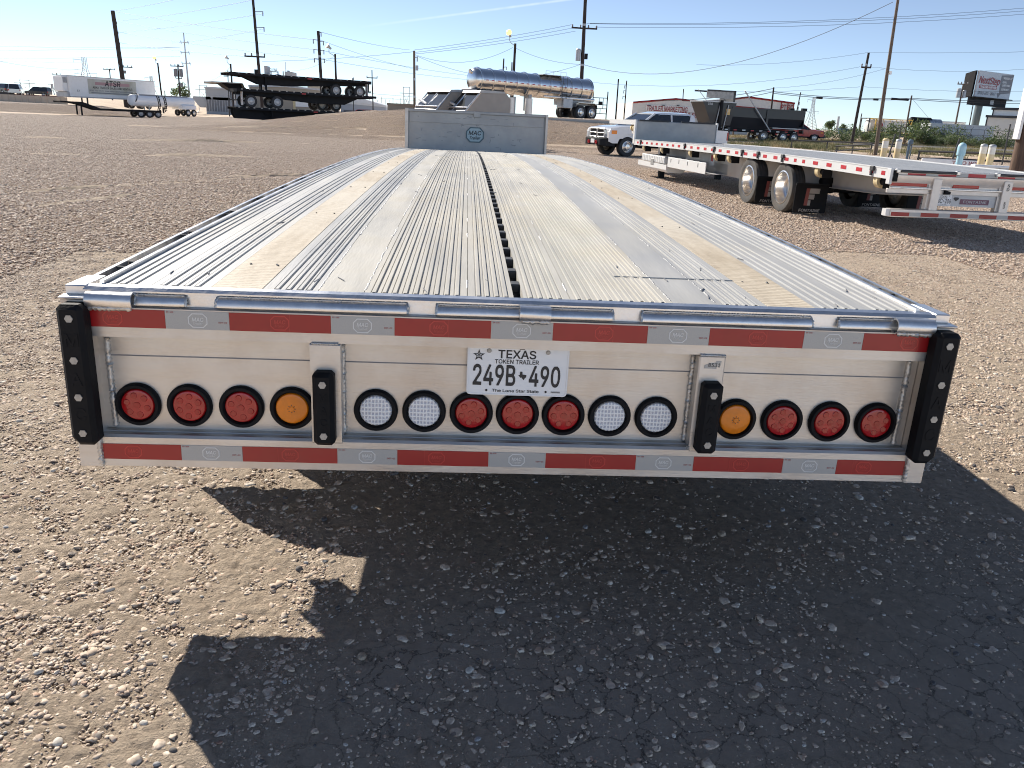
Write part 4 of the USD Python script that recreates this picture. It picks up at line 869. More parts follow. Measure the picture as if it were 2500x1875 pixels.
# ------------------------------------------------------------------ pick-up trucks
def pickup(name, label, loc, rz, body, group=None, chrome=True, bumper=None, crew=5.9, scale=1.0, grille="bars", plate=True):
    """a four-door pick-up; local +y is the way it faces, the nose is at y = L / 2"""
    P = thing(name, label, "pickup truck", loc, rz, group)
    if scale != 1: UsdGeom.Xform(stage.GetPrimAtPath(P)).AddScaleOp().Set(Gf.Vec3f(scale, scale, scale))
    L, W = crew, 1.0; f = L / 2; r = .42; ww = .30
    ya, yb = f - .98, -f + 1.15
    def half(x): return x
    # lower body: side outline with wheel arches, set in the width
    side = Polygon([(f - .02, .62), (f - .02, 1.0), (f - .10, 1.14), (f - .55, 1.22), (f - 1.55, 1.27), (-f + .05, 1.27), (-f, 1.2), (-f, .62), (-f + .05, .55), (f - .2, .55)])
    for y in (ya, yb): side = side.difference(affinity.translate(disc(r + .10, 28), y, r + .01)).difference(Polygon([(y - r - .10, 0), (y + r + .10, 0), (y + r + .10, r), (y - r - .10, r)]))
    part(P, "body_side", prism(side, -W, -W + .16, "x"), body, 20); part(P, "body_side", prism(side, W - .16, W, "x"), body, 20)
    bed = -f + 1.75
    core = loft([[(x * (W - .005), y, z) for x, z in ((-1, .60), (1, .60), (1, zt - .05), (.94, zt + .02), (-.94, zt + .02), (-1, zt - .05))] for y, zt in ((-f + .06, 1.22), (f - 1.75, 1.25))])
    part(P, "floor_and_bed", box(-W + .161, W - .161, -f + .02, f - 1.6, .58, .95), body, 20)
    part(P, "tail_gate", cbox(-W + .162, W - .162, -f, -f + .07, .65, 1.24, .02), body, 20)
    hood = loft([[(x * W * k, y, z + dz) for x, dz in ((-.98, 0), (-.90, .06), (-.55, .085), (0, .07), (.55, .085), (.90, .06), (.98, 0), (.98, -.45), (-.98, -.45))] for y, z, k in ((f - .03, 1.04, .93), (f - .12, 1.12, .975), (f - .6, 1.19, .99), (f - 1.5, 1.235, .995))])
    part(P, "bonnet", hood, body, 45)
    # cab: greenhouse with pillars left between the panes
    cy0, cy1 = bed, f - 1.42
    def ring(y, z, w): return [(-w, y, z), (w, y, z)]
    rows = [(cy1, 1.24, .97), (cy1 - .95, 1.86, .78), (cy1 - 1.35, 1.92, .77), (cy0 + .25, 1.92, .77), (cy0 + .02, 1.80, .79), (cy0, 1.24, .97)]
    roof = loft([[(-.78, y, z - .10), (-.72, y, z - .02), (-.4, y, z + .015), (.4, y, z + .015), (.72, y, z - .02), (.78, y, z - .10)] for y, z in ((cy1 - .92, 1.85), (cy1 - 1.3, 1.92), (cy0 + .35, 1.93), (cy0 + .04, 1.86))])
    part(P, "roof", roof, body, 45)
    part(P, "cab", loft([[(-.97, cy0, 1.0), (-.97, cy1 + .05, 1.0), (.97, cy1 + .05, 1.0), (.97, cy0, 1.0)], [(-.97, cy0, 1.27), (-.97, cy1 + .02, 1.27), (.97, cy1 + .02, 1.27), (.97, cy0, 1.27)]]), body, 20)
    glass = loft([[(-.955, cy0 + .02, 1.27), (-.955, cy1, 1.27), (.955, cy1, 1.27), (.955, cy0 + .02, 1.27)], [(-.765, cy0 + .05, 1.83), (-.765, cy1 - .93, 1.83), (.765, cy1 - .93, 1.83), (.765, cy0 + .05, 1.83)]])
    part(P, "window_glass", glass, M["glass_dark"], 20)
    def bar(a, b, r_=.035): return tube(a, b, r_, n=6)
    for s in (-1, 1):
        ym = (cy0 + cy1 - .5) / 2
        part(P, "windscreen_pillar", bar((s * .955, cy1 - .0, 1.26), (s * .77, cy1 - .93, 1.85), .045), body)
        part(P, "door_pillar", bar((s * .955, ym, 1.26), (s * .772, ym - .02, 1.85), .040), M["ink"] if not chrome else body)
        part(P, "rear_pillar", loft([[(s * .958, cy0, 1.26), (s * .958, cy0 + .42, 1.26), (s * .90, cy0 + .42, 1.26), (s * .90, cy0, 1.26)], [(s * .775, cy0 + .03, 1.86), (s * .775, cy0 + .22, 1.86), (s * .70, cy0 + .22, 1.86), (s * .70, cy0 + .03, 1.86)]]), body, 20)
        part(P, "door_seam", [box(s * (W - .001), s * (W + .002), y - .006, y + .006, .62, 1.26) for y in (cy1 - .25,)], M["ink"], False)
        part(P, "door_seam", [box(s * (W - .001), s * (W + .002), y - .006, y + .006, .62, 1.26) for y in (ym,)], M["ink"], False)
        for y in (ym + .12, cy0 + .35): part(P, "door_handle", cbox(s * (W - .01), s * (W + .03), y, y + .16, 1.10, 1.14, .008), M["chrome"] if chrome else body)
        part(P, "door_mirror", cbox(s * (W - .02), s * (W + .26), cy1 - .42, cy1 - .32, 1.22, 1.50, .03), M["ink"])
        part(P, "sill", cbox(s * (W - .13), s * (W + .01), yb + .62, ya - .62, .46, .56, .02), M["ink"])
        hl = part(P, "headlight", loft([[(s * .62, f - .045, .90), (s * .94, f - .13, .92), (s * .94, f - .13, 1.10), (s * .62, f - .045, 1.10)], [(s * .62, f + .005, .91), (s * .93, f - .07, .93), (s * .94, f - .08, 1.08), (s * .62, f + .005, 1.08)]]), M["clear_glass"], 20)
        part(hl, "indicator", cbox(s * .945, s * 1.004, f - .40, f - .14, .93, 1.08, .01), M["lens_amber"])
        part(P, "tail_light", cbox(s * (W - .14), s * (W + .002), -f - .012, -f + .06, .85, 1.2, .01), M["lens_red"])
    if grille == "cross":
        g_ = part(P, "grille", box(-.62, .62, f - .05, f - .01, .78, 1.12), M["ink"], False)
        part(g_, "grille_surround", [cbox(-.66, .66, f - .03, f + .03, 1.09, 1.16, .02), cbox(-.66, .66, f - .03, f + .03, .74, .81, .02), cbox(-.66, -.58, f - .03, f + .03, .78, 1.12, .02), cbox(.58, .66, f - .03, f + .03, .78, 1.12, .02), cbox(-.06, .06, f - .03, f + .035, .78, 1.12, .02), cbox(-.62, .62, f - .03, f + .03, .925, .975, .015)], M["chrome"], 30)
    else:
        g_ = part(P, "grille", cbox(-.60, .60, f - .05, f + .01, .72, 1.08, .03), M["ink"], 20)
        part(g_, "grille_bar", cbox(-.58, .58, f - .01, f + .02, .90, .95, .01), M["dark_steel"], 20)
    bm = bumper or M["chrome"]
    fb = part(P, "front_bumper", loft([[(-.99, f - .35, .42), (-.99, f - .35, .80), (-.80, f - .35, .80), (-.80, f - .35, .42)], [(-.95, f + .06, .44), (-.95, f + .06, .74), (-.74, f + .02, .78), (-.74, f + .06, .44)], [(-.62, f + .20, .46), (-.62, f + .20, .72), (-.55, f + .05, .78), (-.55, f + .10, .46)], [(.62, f + .20, .46), (.62, f + .20, .72), (.55, f + .05, .78), (.55, f + .10, .46)], [(.95, f + .06, .44), (.95, f + .06, .74), (.74, f + .02, .78), (.74, f + .06, .44)], [(.99, f - .35, .42), (.99, f - .35, .80), (.80, f - .35, .80), (.80, f - .35, .42)]]), bm, 20)
    if plate:
        part(fb, "number_plate", cbox(-.16, .16, f + .205, f + .215, .52, .68, .004), M["plate_white"])
        for s in (-1, 1): part(fb, "tow_hook", lathe([(.035, -.02), (.075, -.02), (.075, .02), (.035, .02)], 14, "y", (s * .33, f + .22, .57)), M["red_block"])
    part(P, "rear_bumper", cbox(-.95, .95, -f - .14, -f + .02, .50, .68, .03), M["chrome"] if chrome else M["ink"], 20)
    part(P, "chassis", box(-.55, .55, -f + .2, f - .3, .38, .60), M["black_steel"])
    for y in (ya, yb):
        for s in (-1, 1): wheel(P, (s * .86, y, r), s, r, ww, .25, deep=False, tyre=M["tyre_dark"])
        part(P, "axle", tube((-.8, y, r), (.8, y, r), .07, n=8), M["black_steel"])
    return P
M["clear_glass"] = mat("headlight_glass", (.62, .62, .60), .08, .3, .25, 14, coat=.8)
M["car_white"] = mat("white_car_paint", (.60, .61, .62), .25, 0, .01, 2, coat=1.0)
M["car_red"] = mat("red_car_paint", (.30, .008, .012), .28, .1, .03, 2, coat=1.0)
M["car_black"] = mat("black_car_paint", (.010, .012, .016), .28, .1, .03, 2, coat=1.0)
M["car_silver"] = mat("silver_car_paint", (.45, .47, .48), .3, .5, .03, 2, coat=1.0)
WP = pickup("pickup_truck", "white pickup with black off-road bumper parked beyond the step-deck trailer", (9.02, 38.4, gz(9.0, 38.4)), math.radians(110), M["car_white"], bumper=M["black_steel"], grille="cross", crew=6.2, scale=1.07)
pickup("pickup_truck", "red pickup parked at the roadside behind the dark dump trailer", (37.2, 92.6, gz(37.2, 92.6) + .0), math.radians(-108), M["car_red"], chrome=False, bumper=M["ink"], crew=5.6, plate=False)
pickup("pickup_truck", "red pickup whose roof just shows behind the nearer red one", (39.6, 99.0, gz(39.6, 99.0) + .0), math.radians(-108), M["car_red"], chrome=False, bumper=M["ink"], crew=5.6, plate=False)

# ------------------------------------------------------------------ silver tank trailer on the raised pad
TK = thing("tank_trailer", "polished silver tank trailer with ring ribs parked on the raised pad", "trailer", (9.0, 63.1, gz(8.0, 62.5)), math.atan2(.83, -.56))   # local +y points to the nose, towards the left
TKL, R0 = 10.9, .76
def tz(y): return 2.12 + .012 * y
M["tank_skin"] = mat("polished_tank_skin", (.72, .72, .72), .20, 1.0, .04, 1.5, .002, 3, dirt=(.45, .40, .35), dirt_amt=.25)
shell = loft([[(r_ * math.cos(a), y, tz(y) + r_ * math.sin(a)) for a in np.linspace(0, 2 * np.pi, 40, endpoint=False)] for y, r_ in [(.0, .10), (.02, .35), (.08, .58), (.17, .70), (.28, R0)] + [(y, R0) for y in np.linspace(.6, TKL - .45, 8)] + [(TKL - .30, R0 * .985), (TKL - .15, R0 * .90), (TKL - .05, R0 * .72), (TKL, R0 * .4), (TKL + .015, .1)]])
TS = part(TK, "tank_shell", shell, M["tank_skin"], 40)
for y in np.r_[.30, np.linspace(1.3, TKL - .5, 10)]:
    part(TK, "tank_ring", lathe([(R0 - .01, -.075), (R0 + .06, -.06), (R0 + .075, 0), (R0 + .06, .06), (R0 - .01, .075)], 40, "y", (0, y, tz(y))), M["tank_skin"], 40)
for i, y in enumerate(np.linspace(.45, TKL - .9, 20)): part(TK, "red_block", xf(box(-.004, .004, -.12, .12, -.03, .03), t=(-R0 - .003, y, tz(y) - .0)), M["red_block"], False); part(TK, "white_block", xf(box(-.004, .004, -.08, .08, -.03, .03), t=(-R0 - .003, y + .21, tz(y))), M["white_rail"], False)
M["tank_alu"] = M["alu_dull"]
for s in (-1, 1):
    part(TK, "hose_tray", tube((s * .72, .1, 1.42), (s * .72, 5.0, 1.45), .09, n=12), M["chrome"])
    part(TK, "mud_guard", [loft([[(s * x, y, z) for x in (.42, 1.12)] + [(s * x, y + dy, z + .03) for x, dy in ((1.12, 0), (.42, 0))] for y, z in ((.05, .80), (.12, 1.05), (.35, 1.16), (1.9, 1.16), (2.15, 1.06), (2.2, .85))])], M["chrome"], 30)
    part(TK, "landing_leg", box(s * .45, s * .60, 7.4, 7.55, .05, 1.3), M["alu_dull"])
for y in (.62, 1.72): axle(TK, y, .50, 1.05, rim=.30, dual=True, deep=False, tyre=M["tyre_dark"])
part(TK, "sub_frame", [box(-.5, .5, .1, 3.0, .95, 1.35)], M["alu_dull"])
part(TK, "pump_cabinet", cbox(-.98, -.2, 2.4, 3.3, .75, 1.38, .02), M["galv"])
part(TK, "tank_cradle", cbox(-.55, .55, 8.3, TKL - .1, 1.30, 1.46, .02), M["alu_dull"])
part(TK, "nose_box", cbox(-.55, .55, TKL - .2, TKL + .35, 1.28, 1.62, .02), M["alu_dull"])
part(TK, "nose_manway", tube((0, TKL - .05, tz(TKL) + .52), (0, TKL + .08, tz(TKL) + .50), .14, n=14), M["chrome"])
for a, b in ((6.2, 6.5),): part(TK, "support_leg", cbox(-.9, -.3, a, b, .4, 1.5, .02), M["alu_dull"])
part(TK, "catwalk", cbox(-.75, .2, 3.0, 5.2, tz(4) + .74, tz(4) + .77, .005), M["galv"])
rl = []
for y in (3.0, 3.5, 4.2, 4.9): rl.append(tube((-.72, y, tz(4) + .77), (-.72, y, tz(4) + 1.02), .012, n=5))
rl.append(tube((-.72, 3.0, tz(4) + 1.02), (-.72, 4.9, tz(4) + 1.02), .012, n=5)); part(TK, "hand_rail", rl, M["galv"])
ld = [tube((-R0 - .10, y, .9), (-R0 - .10, y, tz(3) + .75), .018, n=5) for y in (2.95, 3.35)] + [tube((-R0 - .10, 2.95, z), (-R0 - .10, 3.35, z), .014, n=5) for z in np.arange(1.0, tz(3) + .7, .28)]
part(TK, "ladder", ld, M["dark_steel"])

# ------------------------------------------------------------------ two aluminium hopper trailers, nose ends showing over the headboard
M["hopper_skin"] = mat("weathered_hopper_sheet", (.27, .24, .21), .5, .3, .08, 2, dirt=(.25, .22, .2), dirt_amt=.5)
def hopper_trailer(label, loc, rz, L=2.3):
    H = thing("hopper_trailer", label, "trailer", loc, rz, None)
    part(H, "hopper_body", prism([(0, .95), (0, 1.70), (-.86, 2.56), (-L, 2.60), (-L - .25, 2.35), (-L - .25, .95)], -1.22, 1.22, "x"), M["hopper_skin"], 20)
    for s in (-1, .08, 1): part(H, "slope_bar", tube((s * 1.19, .035, 1.62), (s * 1.19, -.84, 2.60), .045, n=8), M["chrome"])
    for a, b in ((-1.13, .03), (.13, 1.13)): part(H, "dark_opening", loft([[(x, y + k, z + k) for x, y, z in ((a, -.03, 1.74), (b, -.03, 1.74), (b, -.80, 2.51), (a, -.80, 2.51))] for k in (0, .012)]), M["glass_dark"], False)
    part(H, "cross_bar", tube((-1.2, -.08, 1.86), (1.2, -.08, 1.86), .04, n=8), M["alu_bright"])
    part(H, "light_bar", xf(cbox(-.42, .42, -.05, .05, -.05, .05, .01), t=(.55, -.16, 2.08), ry=-.25), M["white_rail"], 20)
    part(H, "roof_cap", loft([[(x, y, z) for y, z in ((-.70, 2.56), (-.80, 2.66), (-1.2, 2.70), (-L + .1, 2.68), (-L + .1, 2.60), (-1.0, 2.57))] for x in (-1.25, 1.25)]), M["alu_dull"], 20)
    for s in (-1, 1): part(H, "rear_post", tube((s * 1.0, -L - .4, .4), (s * 1.0, -L - .4, 2.45), .19, n=14), M["alu_rear"])
    part(H, "rear_rack", [box(-.9, .9, -L - .55, -L - .5, .9 + .3 * k, .95 + .3 * k) for k in range(5)] + [box(-.02, .02, -L - .56, -L - .5, .9, 2.2)], M["galv"])
    for s in (-1, 1): part(H, "rear_post", tube((s * 1.0, -L - 1.5, .4), (s * 1.0, -L - 1.5, 2.45), .19, n=14), M["alu_rear"])
    for s in (-1, 1): part(H, "landing_leg", box(s * .5, s * .65, -.6, -.45, .0, 1.0), M["alu_dull"])
    part(H, "sub_frame", box(-.5, .5, -L - 2.4, -.3, .75, .95), M["alu_dull"])
    axle(H, -L - 1.0, .5, 1.02, rim=.29, deep=False, tyre=M["tyre_dark"])
    return H
pL = at(1018, 262, 40.6); pR = at(1083, 264, 39.6)
hz_ = math.atan2(.87, -.5)
hopper_trailer("aluminium hopper trailer with dark sloped nose, left one behind the headboard", (pL[0] + .35, 41.4, 0), hz_)
hopper_trailer("aluminium hopper trailer with dark sloped nose, right one below the silver tank", (pR[0] + .45, 40.2, 0), hz_)

# ------------------------------------------------------------------ road, barriers and plants on the right
M["asphalt"] = mat("asphalt", (.115, .11, .11), .9, 0, .15, 1.5)
def strip(poly_fn, u, lift, name, material, kind="structure"):
    V, F = [], []; n = len(u); k = 9
    for a in u:
        (x0, y0), (x1, y1) = poly_fn(a)
        for b in np.linspace(0, 1, k):
            x, y = x0 + (x1 - x0) * b, y0 + (y1 - y0) * b; V.append((x, y, gz(x, y) + lift))
    for i in range(n - 1):
        for j in range(k - 1):
            q = i * k + j; F += [(q, q + k, q + k + 1), (q, q + k + 1, q + 1)]
    t = tm(V, F)
    if t.face_normals[:, 2].mean() < 0: t.invert()
    return single(name, t, material, kind=kind, smooth=True)
strip(lambda a: ((a, 84 - .06 * (a - 40)), (a, 96 - .06 * (a - 40))), np.linspace(24, 260, 80), .06, "road", M["asphalt"])
M["blade"] = mat("grass_blade", (.13, .135, .05), .8, 0, .35, .4); M["dry_blade"] = mat("dry_grass_blade", (.38, .31, .17), .85, 0, .3, .4)
def tuft(n, h, spread, seed):
    g = np.random.default_rng(seed); V, F = [], []
    for i in range(n):
        a, r = g.uniform(0, 6.28), spread * math.sqrt(g.random()); x, y = r * math.cos(a), r * math.sin(a); b = g.uniform(0, 6.28); hh = h * g.uniform(.5, 1.1); lx, ly = .35 * hh * math.cos(b + 1), .35 * hh * math.sin(b + 1); w = .012
        k = len(V); V += [(x - w * math.cos(b), y - w * math.sin(b), 0), (x + w * math.cos(b), y + w * math.sin(b), 0), (x + lx, y + ly, hh)]; F.append((k, k + 1, k + 2))
    return tm(V, F)
gr = UsdGeom.PointInstancer.Define(stage, "/World/grass"); _data(gr.GetPrim(), "rough green and straw grass growing along the road verge", "grass", None, "stuff")
UsdGeom.Scope.Define(stage, "/World/grass/tufts")
gp = [part("/World/grass/tufts", "tuft", tuft(60, .30, .35, 1), M["blade"], False), part("/World/grass/tufts", "tuft", tuft(60, .22, .4, 2), M["blade"], False), part("/World/grass/tufts", "tuft", tuft(60, .28, .4, 3), M["dry_blade"], False)]
gi2, gpos, gsc = [], [], []
for _ in range(9000):
    x, y = rng.uniform(14, 105), rng.uniform(50, 108); b = x / (y + 2.4)
    if not .26 < b < .80: continue
    road = 84 - .06 * (x - 40)
    if road - .5 < y < road + 12.5: continue
    if y < 58 + 5 * math.sin(x * .35) - 3 * (x < 26): 
        if rng.random() < .97: continue
    if meshkit.noise(np.array([x * .25, y * .25, 0]), 3) < .36: continue
    dry = rng.random() < (.25 if y < road else .62)
    gi2.append(2 if dry else int(rng.integers(0, 2))); gpos.append(Gf.Vec3f(x, y, gz(x, y))); s_ = float(rng.uniform(.7, 1.5)); gsc.append(Gf.Vec3f(s_, s_, s_))
gr.CreatePrototypesRel().SetTargets([Sdf.Path(p) for p in gp])
gr.CreateProtoIndicesAttr(Vt.IntArray(gi2)); gr.CreatePositionsAttr(Vt.Vec3fArray(gpos)); gr.CreateScalesAttr(Vt.Vec3fArray(gsc))
leaf_mat = usdkit.material(stage, "/World/Looks/leaves", {"g": ("geometry", {}), "n": ("noise_texture", {"scale": 1.2, "detail": 4.0}), "r": ("rgb_ramp", {"ramp": [(.3, (.055, .082, .040)), (.7, (.125, .165, .085))]}),
    "p": ("principled_bsdf", {"roughness": .6}), "t": ("translucent_bsdf", {"color": (.14, .19, .06)}), "m": ("mix_closure", {"fac": .28})},
    [("g.position", "n.vector"), ("n.fac", "r.fac"), ("r.color", "p.base_color"), ("p.BSDF", "m.closure1"), ("t.BSDF", "m.closure2")], surface="m.closure")
def leaf_cloud(n, dims, size, seed, lobes=7):
    g = np.random.default_rng(seed)
    C = g.normal(0, .42, (lobes, 3)) * [1, 1, .55] + [0, 0, .55]; R = g.uniform(.28, .52, lobes)
    k = g.integers(0, lobes, n); d = g.normal(size=(n, 3)); d /= np.linalg.norm(d, axis=1)[:, None]
    P = (C[k] + d * (R[k] * g.uniform(.45, 1.08, n) )[:, None]); P[:, 2] = np.abs(P[:, 2]) ; P = P * dims
    a = g.normal(size=(n, 3)); a /= np.linalg.norm(a, axis=1)[:, None]; b = np.cross(a, g.normal(size=(n, 3))); b /= np.linalg.norm(b, axis=1)[:, None]
    s = (size * g.uniform(.5, 1.3, n))[:, None]
    V = np.stack([P - a * s, P + b * s * .45, P + a * s, P - b * s * .45], 1).reshape(-1, 3); q = np.arange(n) * 4
    return tm(V, np.vstack([np.stack([q, q + 1, q + 2], 1), np.stack([q, q + 2, q + 3], 1)]))
def make_bush(seed, label, loc, dims, n=900, size=.10, name="bush", group="green bushes along the far side of the road", cat="bush"):
    B = thing(name, label, cat, loc, 0, group)
    g = np.random.default_rng(seed)
    part(B, "foliage", leaf_cloud(n, dims, size, seed), leaf_mat, False)
    part(B, "stems", [tube((g.normal(0, .08), g.normal(0, .08), 0), (dims[0] * g.normal(0, .3), dims[1] * g.normal(0, .3), dims[2] * g.uniform(.5, .95)), .025, .008, 5) for _ in range(8)], M["pole_brown"])
    return B
BL = "green leafy bush growing beyond the road on the right"
bushes = []
spots = [(2005, 100), (2032, 97), (2062, 99), (2090, 104), (2112, 101), (2128, 99), (2152, 103), (2178, 100), (2196, 104), (2214, 99), (2228, 101), (2244, 98), (2262, 102), (2281, 99), (2300, 101), (2318, 98), (2334, 100), (2352, 102), (2371, 98), (2389, 100), (2408, 99), (2426, 101), (2446, 99), (2463, 101), (2482, 98), (2496, 100), (2273, 106), (2250, 105), (2325, 105), (2360, 105)]
for k, (px, Y) in enumerate(spots):
    x = float(at(px, 335, Y)[0]); loc = (x, Y, gz(x, Y) - .05); s_ = 1.0 + .35 * math.sin(k * 2.3)
    if 2200 < px < 2300: s_ *= 1.35
    if k < 3: bushes.append(make_bush(60 + k, BL, loc, (1.5, 1.3, 1.35)))
    else: copy_of(bushes[k % 3], "bush", BL, loc, k * 1.3, "green bushes along the far side of the road", (s_, s_, s_ * .95))

def rail(label, pts, posts, r=.05, zb=None, h=.6):
    """pipe barrier: pts of the top rail as (px, py, Y)"""
    P = [at(*p) for p in pts]
    R_ = thing("pipe_barrier", label, "barrier", (float(P[0][0]), float(P[0][1]), gz(P[0][0], P[0][1])))
    o = np.array([P[0][0], P[0][1], gz(P[0][0], P[0][1])])
    for a, b in zip(P[:-1], P[1:]): part(R_, "top_rail", tube(a - o, b - o, r, n=8), M["dark_steel"])
    if zb:
        for a, b in zip(P[:-1], P[1:]): part(R_, "lower_rail", tube(a - o - [0, 0, zb], b - o - [0, 0, zb], r, n=8), M["dark_steel"])
    for t in posts:
        i = min(int(t), len(P) - 2); q = P[i] + (P[i + 1] - P[i]) * (t - i)
        part(R_, "post", tube(np.array([q[0], q[1], gz(q[0], q[1])]) - o, q - o, r * .9, n=8), M["dark_steel"])
rail("long dark pipe barrier in front of the red pickup and the grass", [(1932, 342, 60), (2136, 350, 56), (2226, 355, 55)], (.01, .45, .97, 1.9))
rail("low double pipe barrier leaning beside the tall brown pole", [(2040, 357, 52), (2128, 352, 50)], (.05, .5), .045, .28)
rail("double pipe barrier behind the blue capped post", [(2243, 369, 46), (2480, 376, 42)], (.01, .45, .985), .06, .40)
# bollards
def bollard(label, loc, r, h, bands, cap, name="bollard", group=None):
    B = thing(name, label, "bollard", loc, 0, group)
    z = 0
    for za, zb, m_ in bands: part(B, "painted_band", lathe([(r, za), (r, zb)], 20, "z"), m_, 40)
    part(B, "domed_cap", lathe([(r + .004, h - .04), (r + .004, h)] + [(r * math.cos(a), h + r * .5 * math.sin(a)) for a in np.linspace(.2, math.pi / 2, 5)], 20, "z"), cap, 40)
    return B
M["yellow_worn"] = mat("worn_yellow_paint", (.60, .47, .24), .6, 0, .1, 4, dirt=(.70, .66, .58), dirt_amt=.5, dirt_scale=5)
M["white_worn"] = mat("worn_white_paint", (.74, .72, .66), .6, 0, .06, 4, dirt=(.55, .48, .36), dirt_amt=.4, dirt_scale=5)
def base(px, py, Y): p = at(px, py, Y); return (float(p[0]), float(Y), gz(p[0], Y))
y4 = [(0, .15, M["white_worn"]), (.15, .99, M["yellow_worn"]), (.99, 1.25, M["white_worn"])]
bollard("yellow and white bollard with a yellow cap, left of its pair", base(2160, 360, 27), .108, 1.27, y4, M["yellow_worn"])
bollard("yellow and white bollard with a grey cap, right of its pair", base(2192, 362, 27), .104, 1.27, y4, M["galv"])
bollard("yellow and white bollard nearest the big wooden post, left one", base(2398, 380, 24.5), .105, 1.26, [(0, .40, M["white_worn"]), (.40, 1.0, M["yellow_worn"]), (1.0, 1.26, M["white_worn"])], M["galv"])
bollard("yellow and white bollard nearest the big wooden post, right one", base(2419, 380, 24.0), .105, 1.26, [(0, .40, M["white_worn"]), (.40, 1.0, M["yellow_worn"]), (1.0, 1.26, M["white_worn"])], M["galv"])
BB = thing("capped_post", "pale blue post with a wide domed cap behind the step-deck trailer", "post", base(2345, 380, 24.2))
M["pale_blue"] = mat("pale_blue_paint", (.30, .52, .62), .5, 0, .06, 3, dirt=(.5, .6, .62), dirt_amt=.4)
part(BB, "shaft", lathe([(.098, 0), (.098, 1.05)], 20, "z"), M["pale_blue"], 40)
part(BB, "domed_cap", lathe([(.12, .92), (.13, .94), (.13, 1.18)] + [(.13 * math.cos(a), 1.18 + .14 * math.sin(a)) for a in np.linspace(.2, math.pi / 2, 6)], 22, "z"), M["pale_blue"], 40)
HP = thing("pipe_post", "dark blue grey pipe post with a wider head near the barrier", "post", base(2216, 375, 47))
M["blue_grey"] = mat("blue_grey_paint", (.09, .13, .17), .5, 0, .1, 3)
part(HP, "shaft", [tube((0, 0, 0), (0, 0, .95), .075, n=12), tube((.16, 0, 0), (.16, 0, .8), .03, n=8)], M["blue_grey"]); part(HP, "head", lathe([(.10, .85), (.16, .88), (.14, 1.08), (.07, 1.14), (.0, 1.15)], 16, "z", (.05, 0, 0)), M["blue_grey"], 40)
def stick(label, a, b, Y, r, braces=(), m_="dark_steel"):
    A, B = at(*a, Y), at(*b, Y); o = np.array([A[0], A[1], gz(A[0], A[1])])
    K = thing("leaning_post", label, "post", tuple(map(float, o)))
    part(K, "shaft", tube(A - o - [0, 0, .3], B - o, r, n=8), M[m_])
    for p, q in braces: part(K, "brace", tube(at(*p, Y) - o, at(*q, Y) - o, r * .7, n=6), M[m_])
stick("dark leaning angle post between the two left bollards", (2167, 383), (2186, 327), 30, .03, [((2180, 388), (2172, 370))])
stick("thin dark upright stake just right of the left bollards", (2196, 335), (2200, 305), 60, .035)
stick("rusty leaning post with braces beside the blue capped post", (2322, 390), (2343, 338), 32, .035, [((2345, 392), (2328, 378)), ((2340, 384), (2330, 392))])
stick("thin black post leaning right in front of the white wall", (2449, 388), (2467, 303), 40, .035)
bp = base(2483, 420, 21.5)
BPst = thing("wooden_post", "thick dark wooden post cut off by the right edge", "post", bp)
part(BPst, "shaft", lathe([(.235, -.1), (.22, 1.2), (.215, 3.2)], 24, "z"), mat("rough_post_wood", (.10, .062, .042), .9, 0, .4, 5, .01, 10, stretch=(5, 5, .4)), 50)
part(BPst, "sign_plate", cbox(-.30, -.215, -.12, .12, 1.5, 2.9, .01), M["white_paint"], 20)
wb = thing("painted_board", "white painted board lying on the ground with upside-down red letters", "board", (float(at(2320, 398, 30)[0]), 30, gz(15, 30)), -.15)
part(wb, "board", cbox(-1.1, 1.1, -.04, .04, .40, .62, .01), M["white_paint"], 20)
part(wb, "board_leg", box(-.9, -.8, -.03, .03, 0, .41), M["white_paint"]); part(wb, "board_leg", box(.8, .9, -.03, .03, 0, .41), M["white_paint"])
part(wb, "red_letters", xf(text("OR CALL", .12, .003, True, 0, .95), ry=math.pi, t=(.5, -.0405, .51)), M["red_letter"], False)
wl = thing("concrete_kerb", "low white painted kerb beside the big wooden post", "kerb", (float(at(2450, 410, 23)[0]), 23.0, gz(16, 23)), -.10)
part(wl, "kerb_block", cbox(-.9, .9, -.12, .12, 0, .62, .03), M["white_worn"], 20); part(wl, "kerb_cap", cbox(-.95, .95, -.15, .15, .62, .70, .02), M["white_paint"], 20)
# retaining kerb along the edge of the raised pad
rw = thing("retaining_wall", "low grey concrete wall holding the edge of the raised pad", "wall", (0, 0, 0))
part(rw, "wall_block", box(4.2, 12.2, 51.2, 51.6, .9, 1.60), M["concrete"])

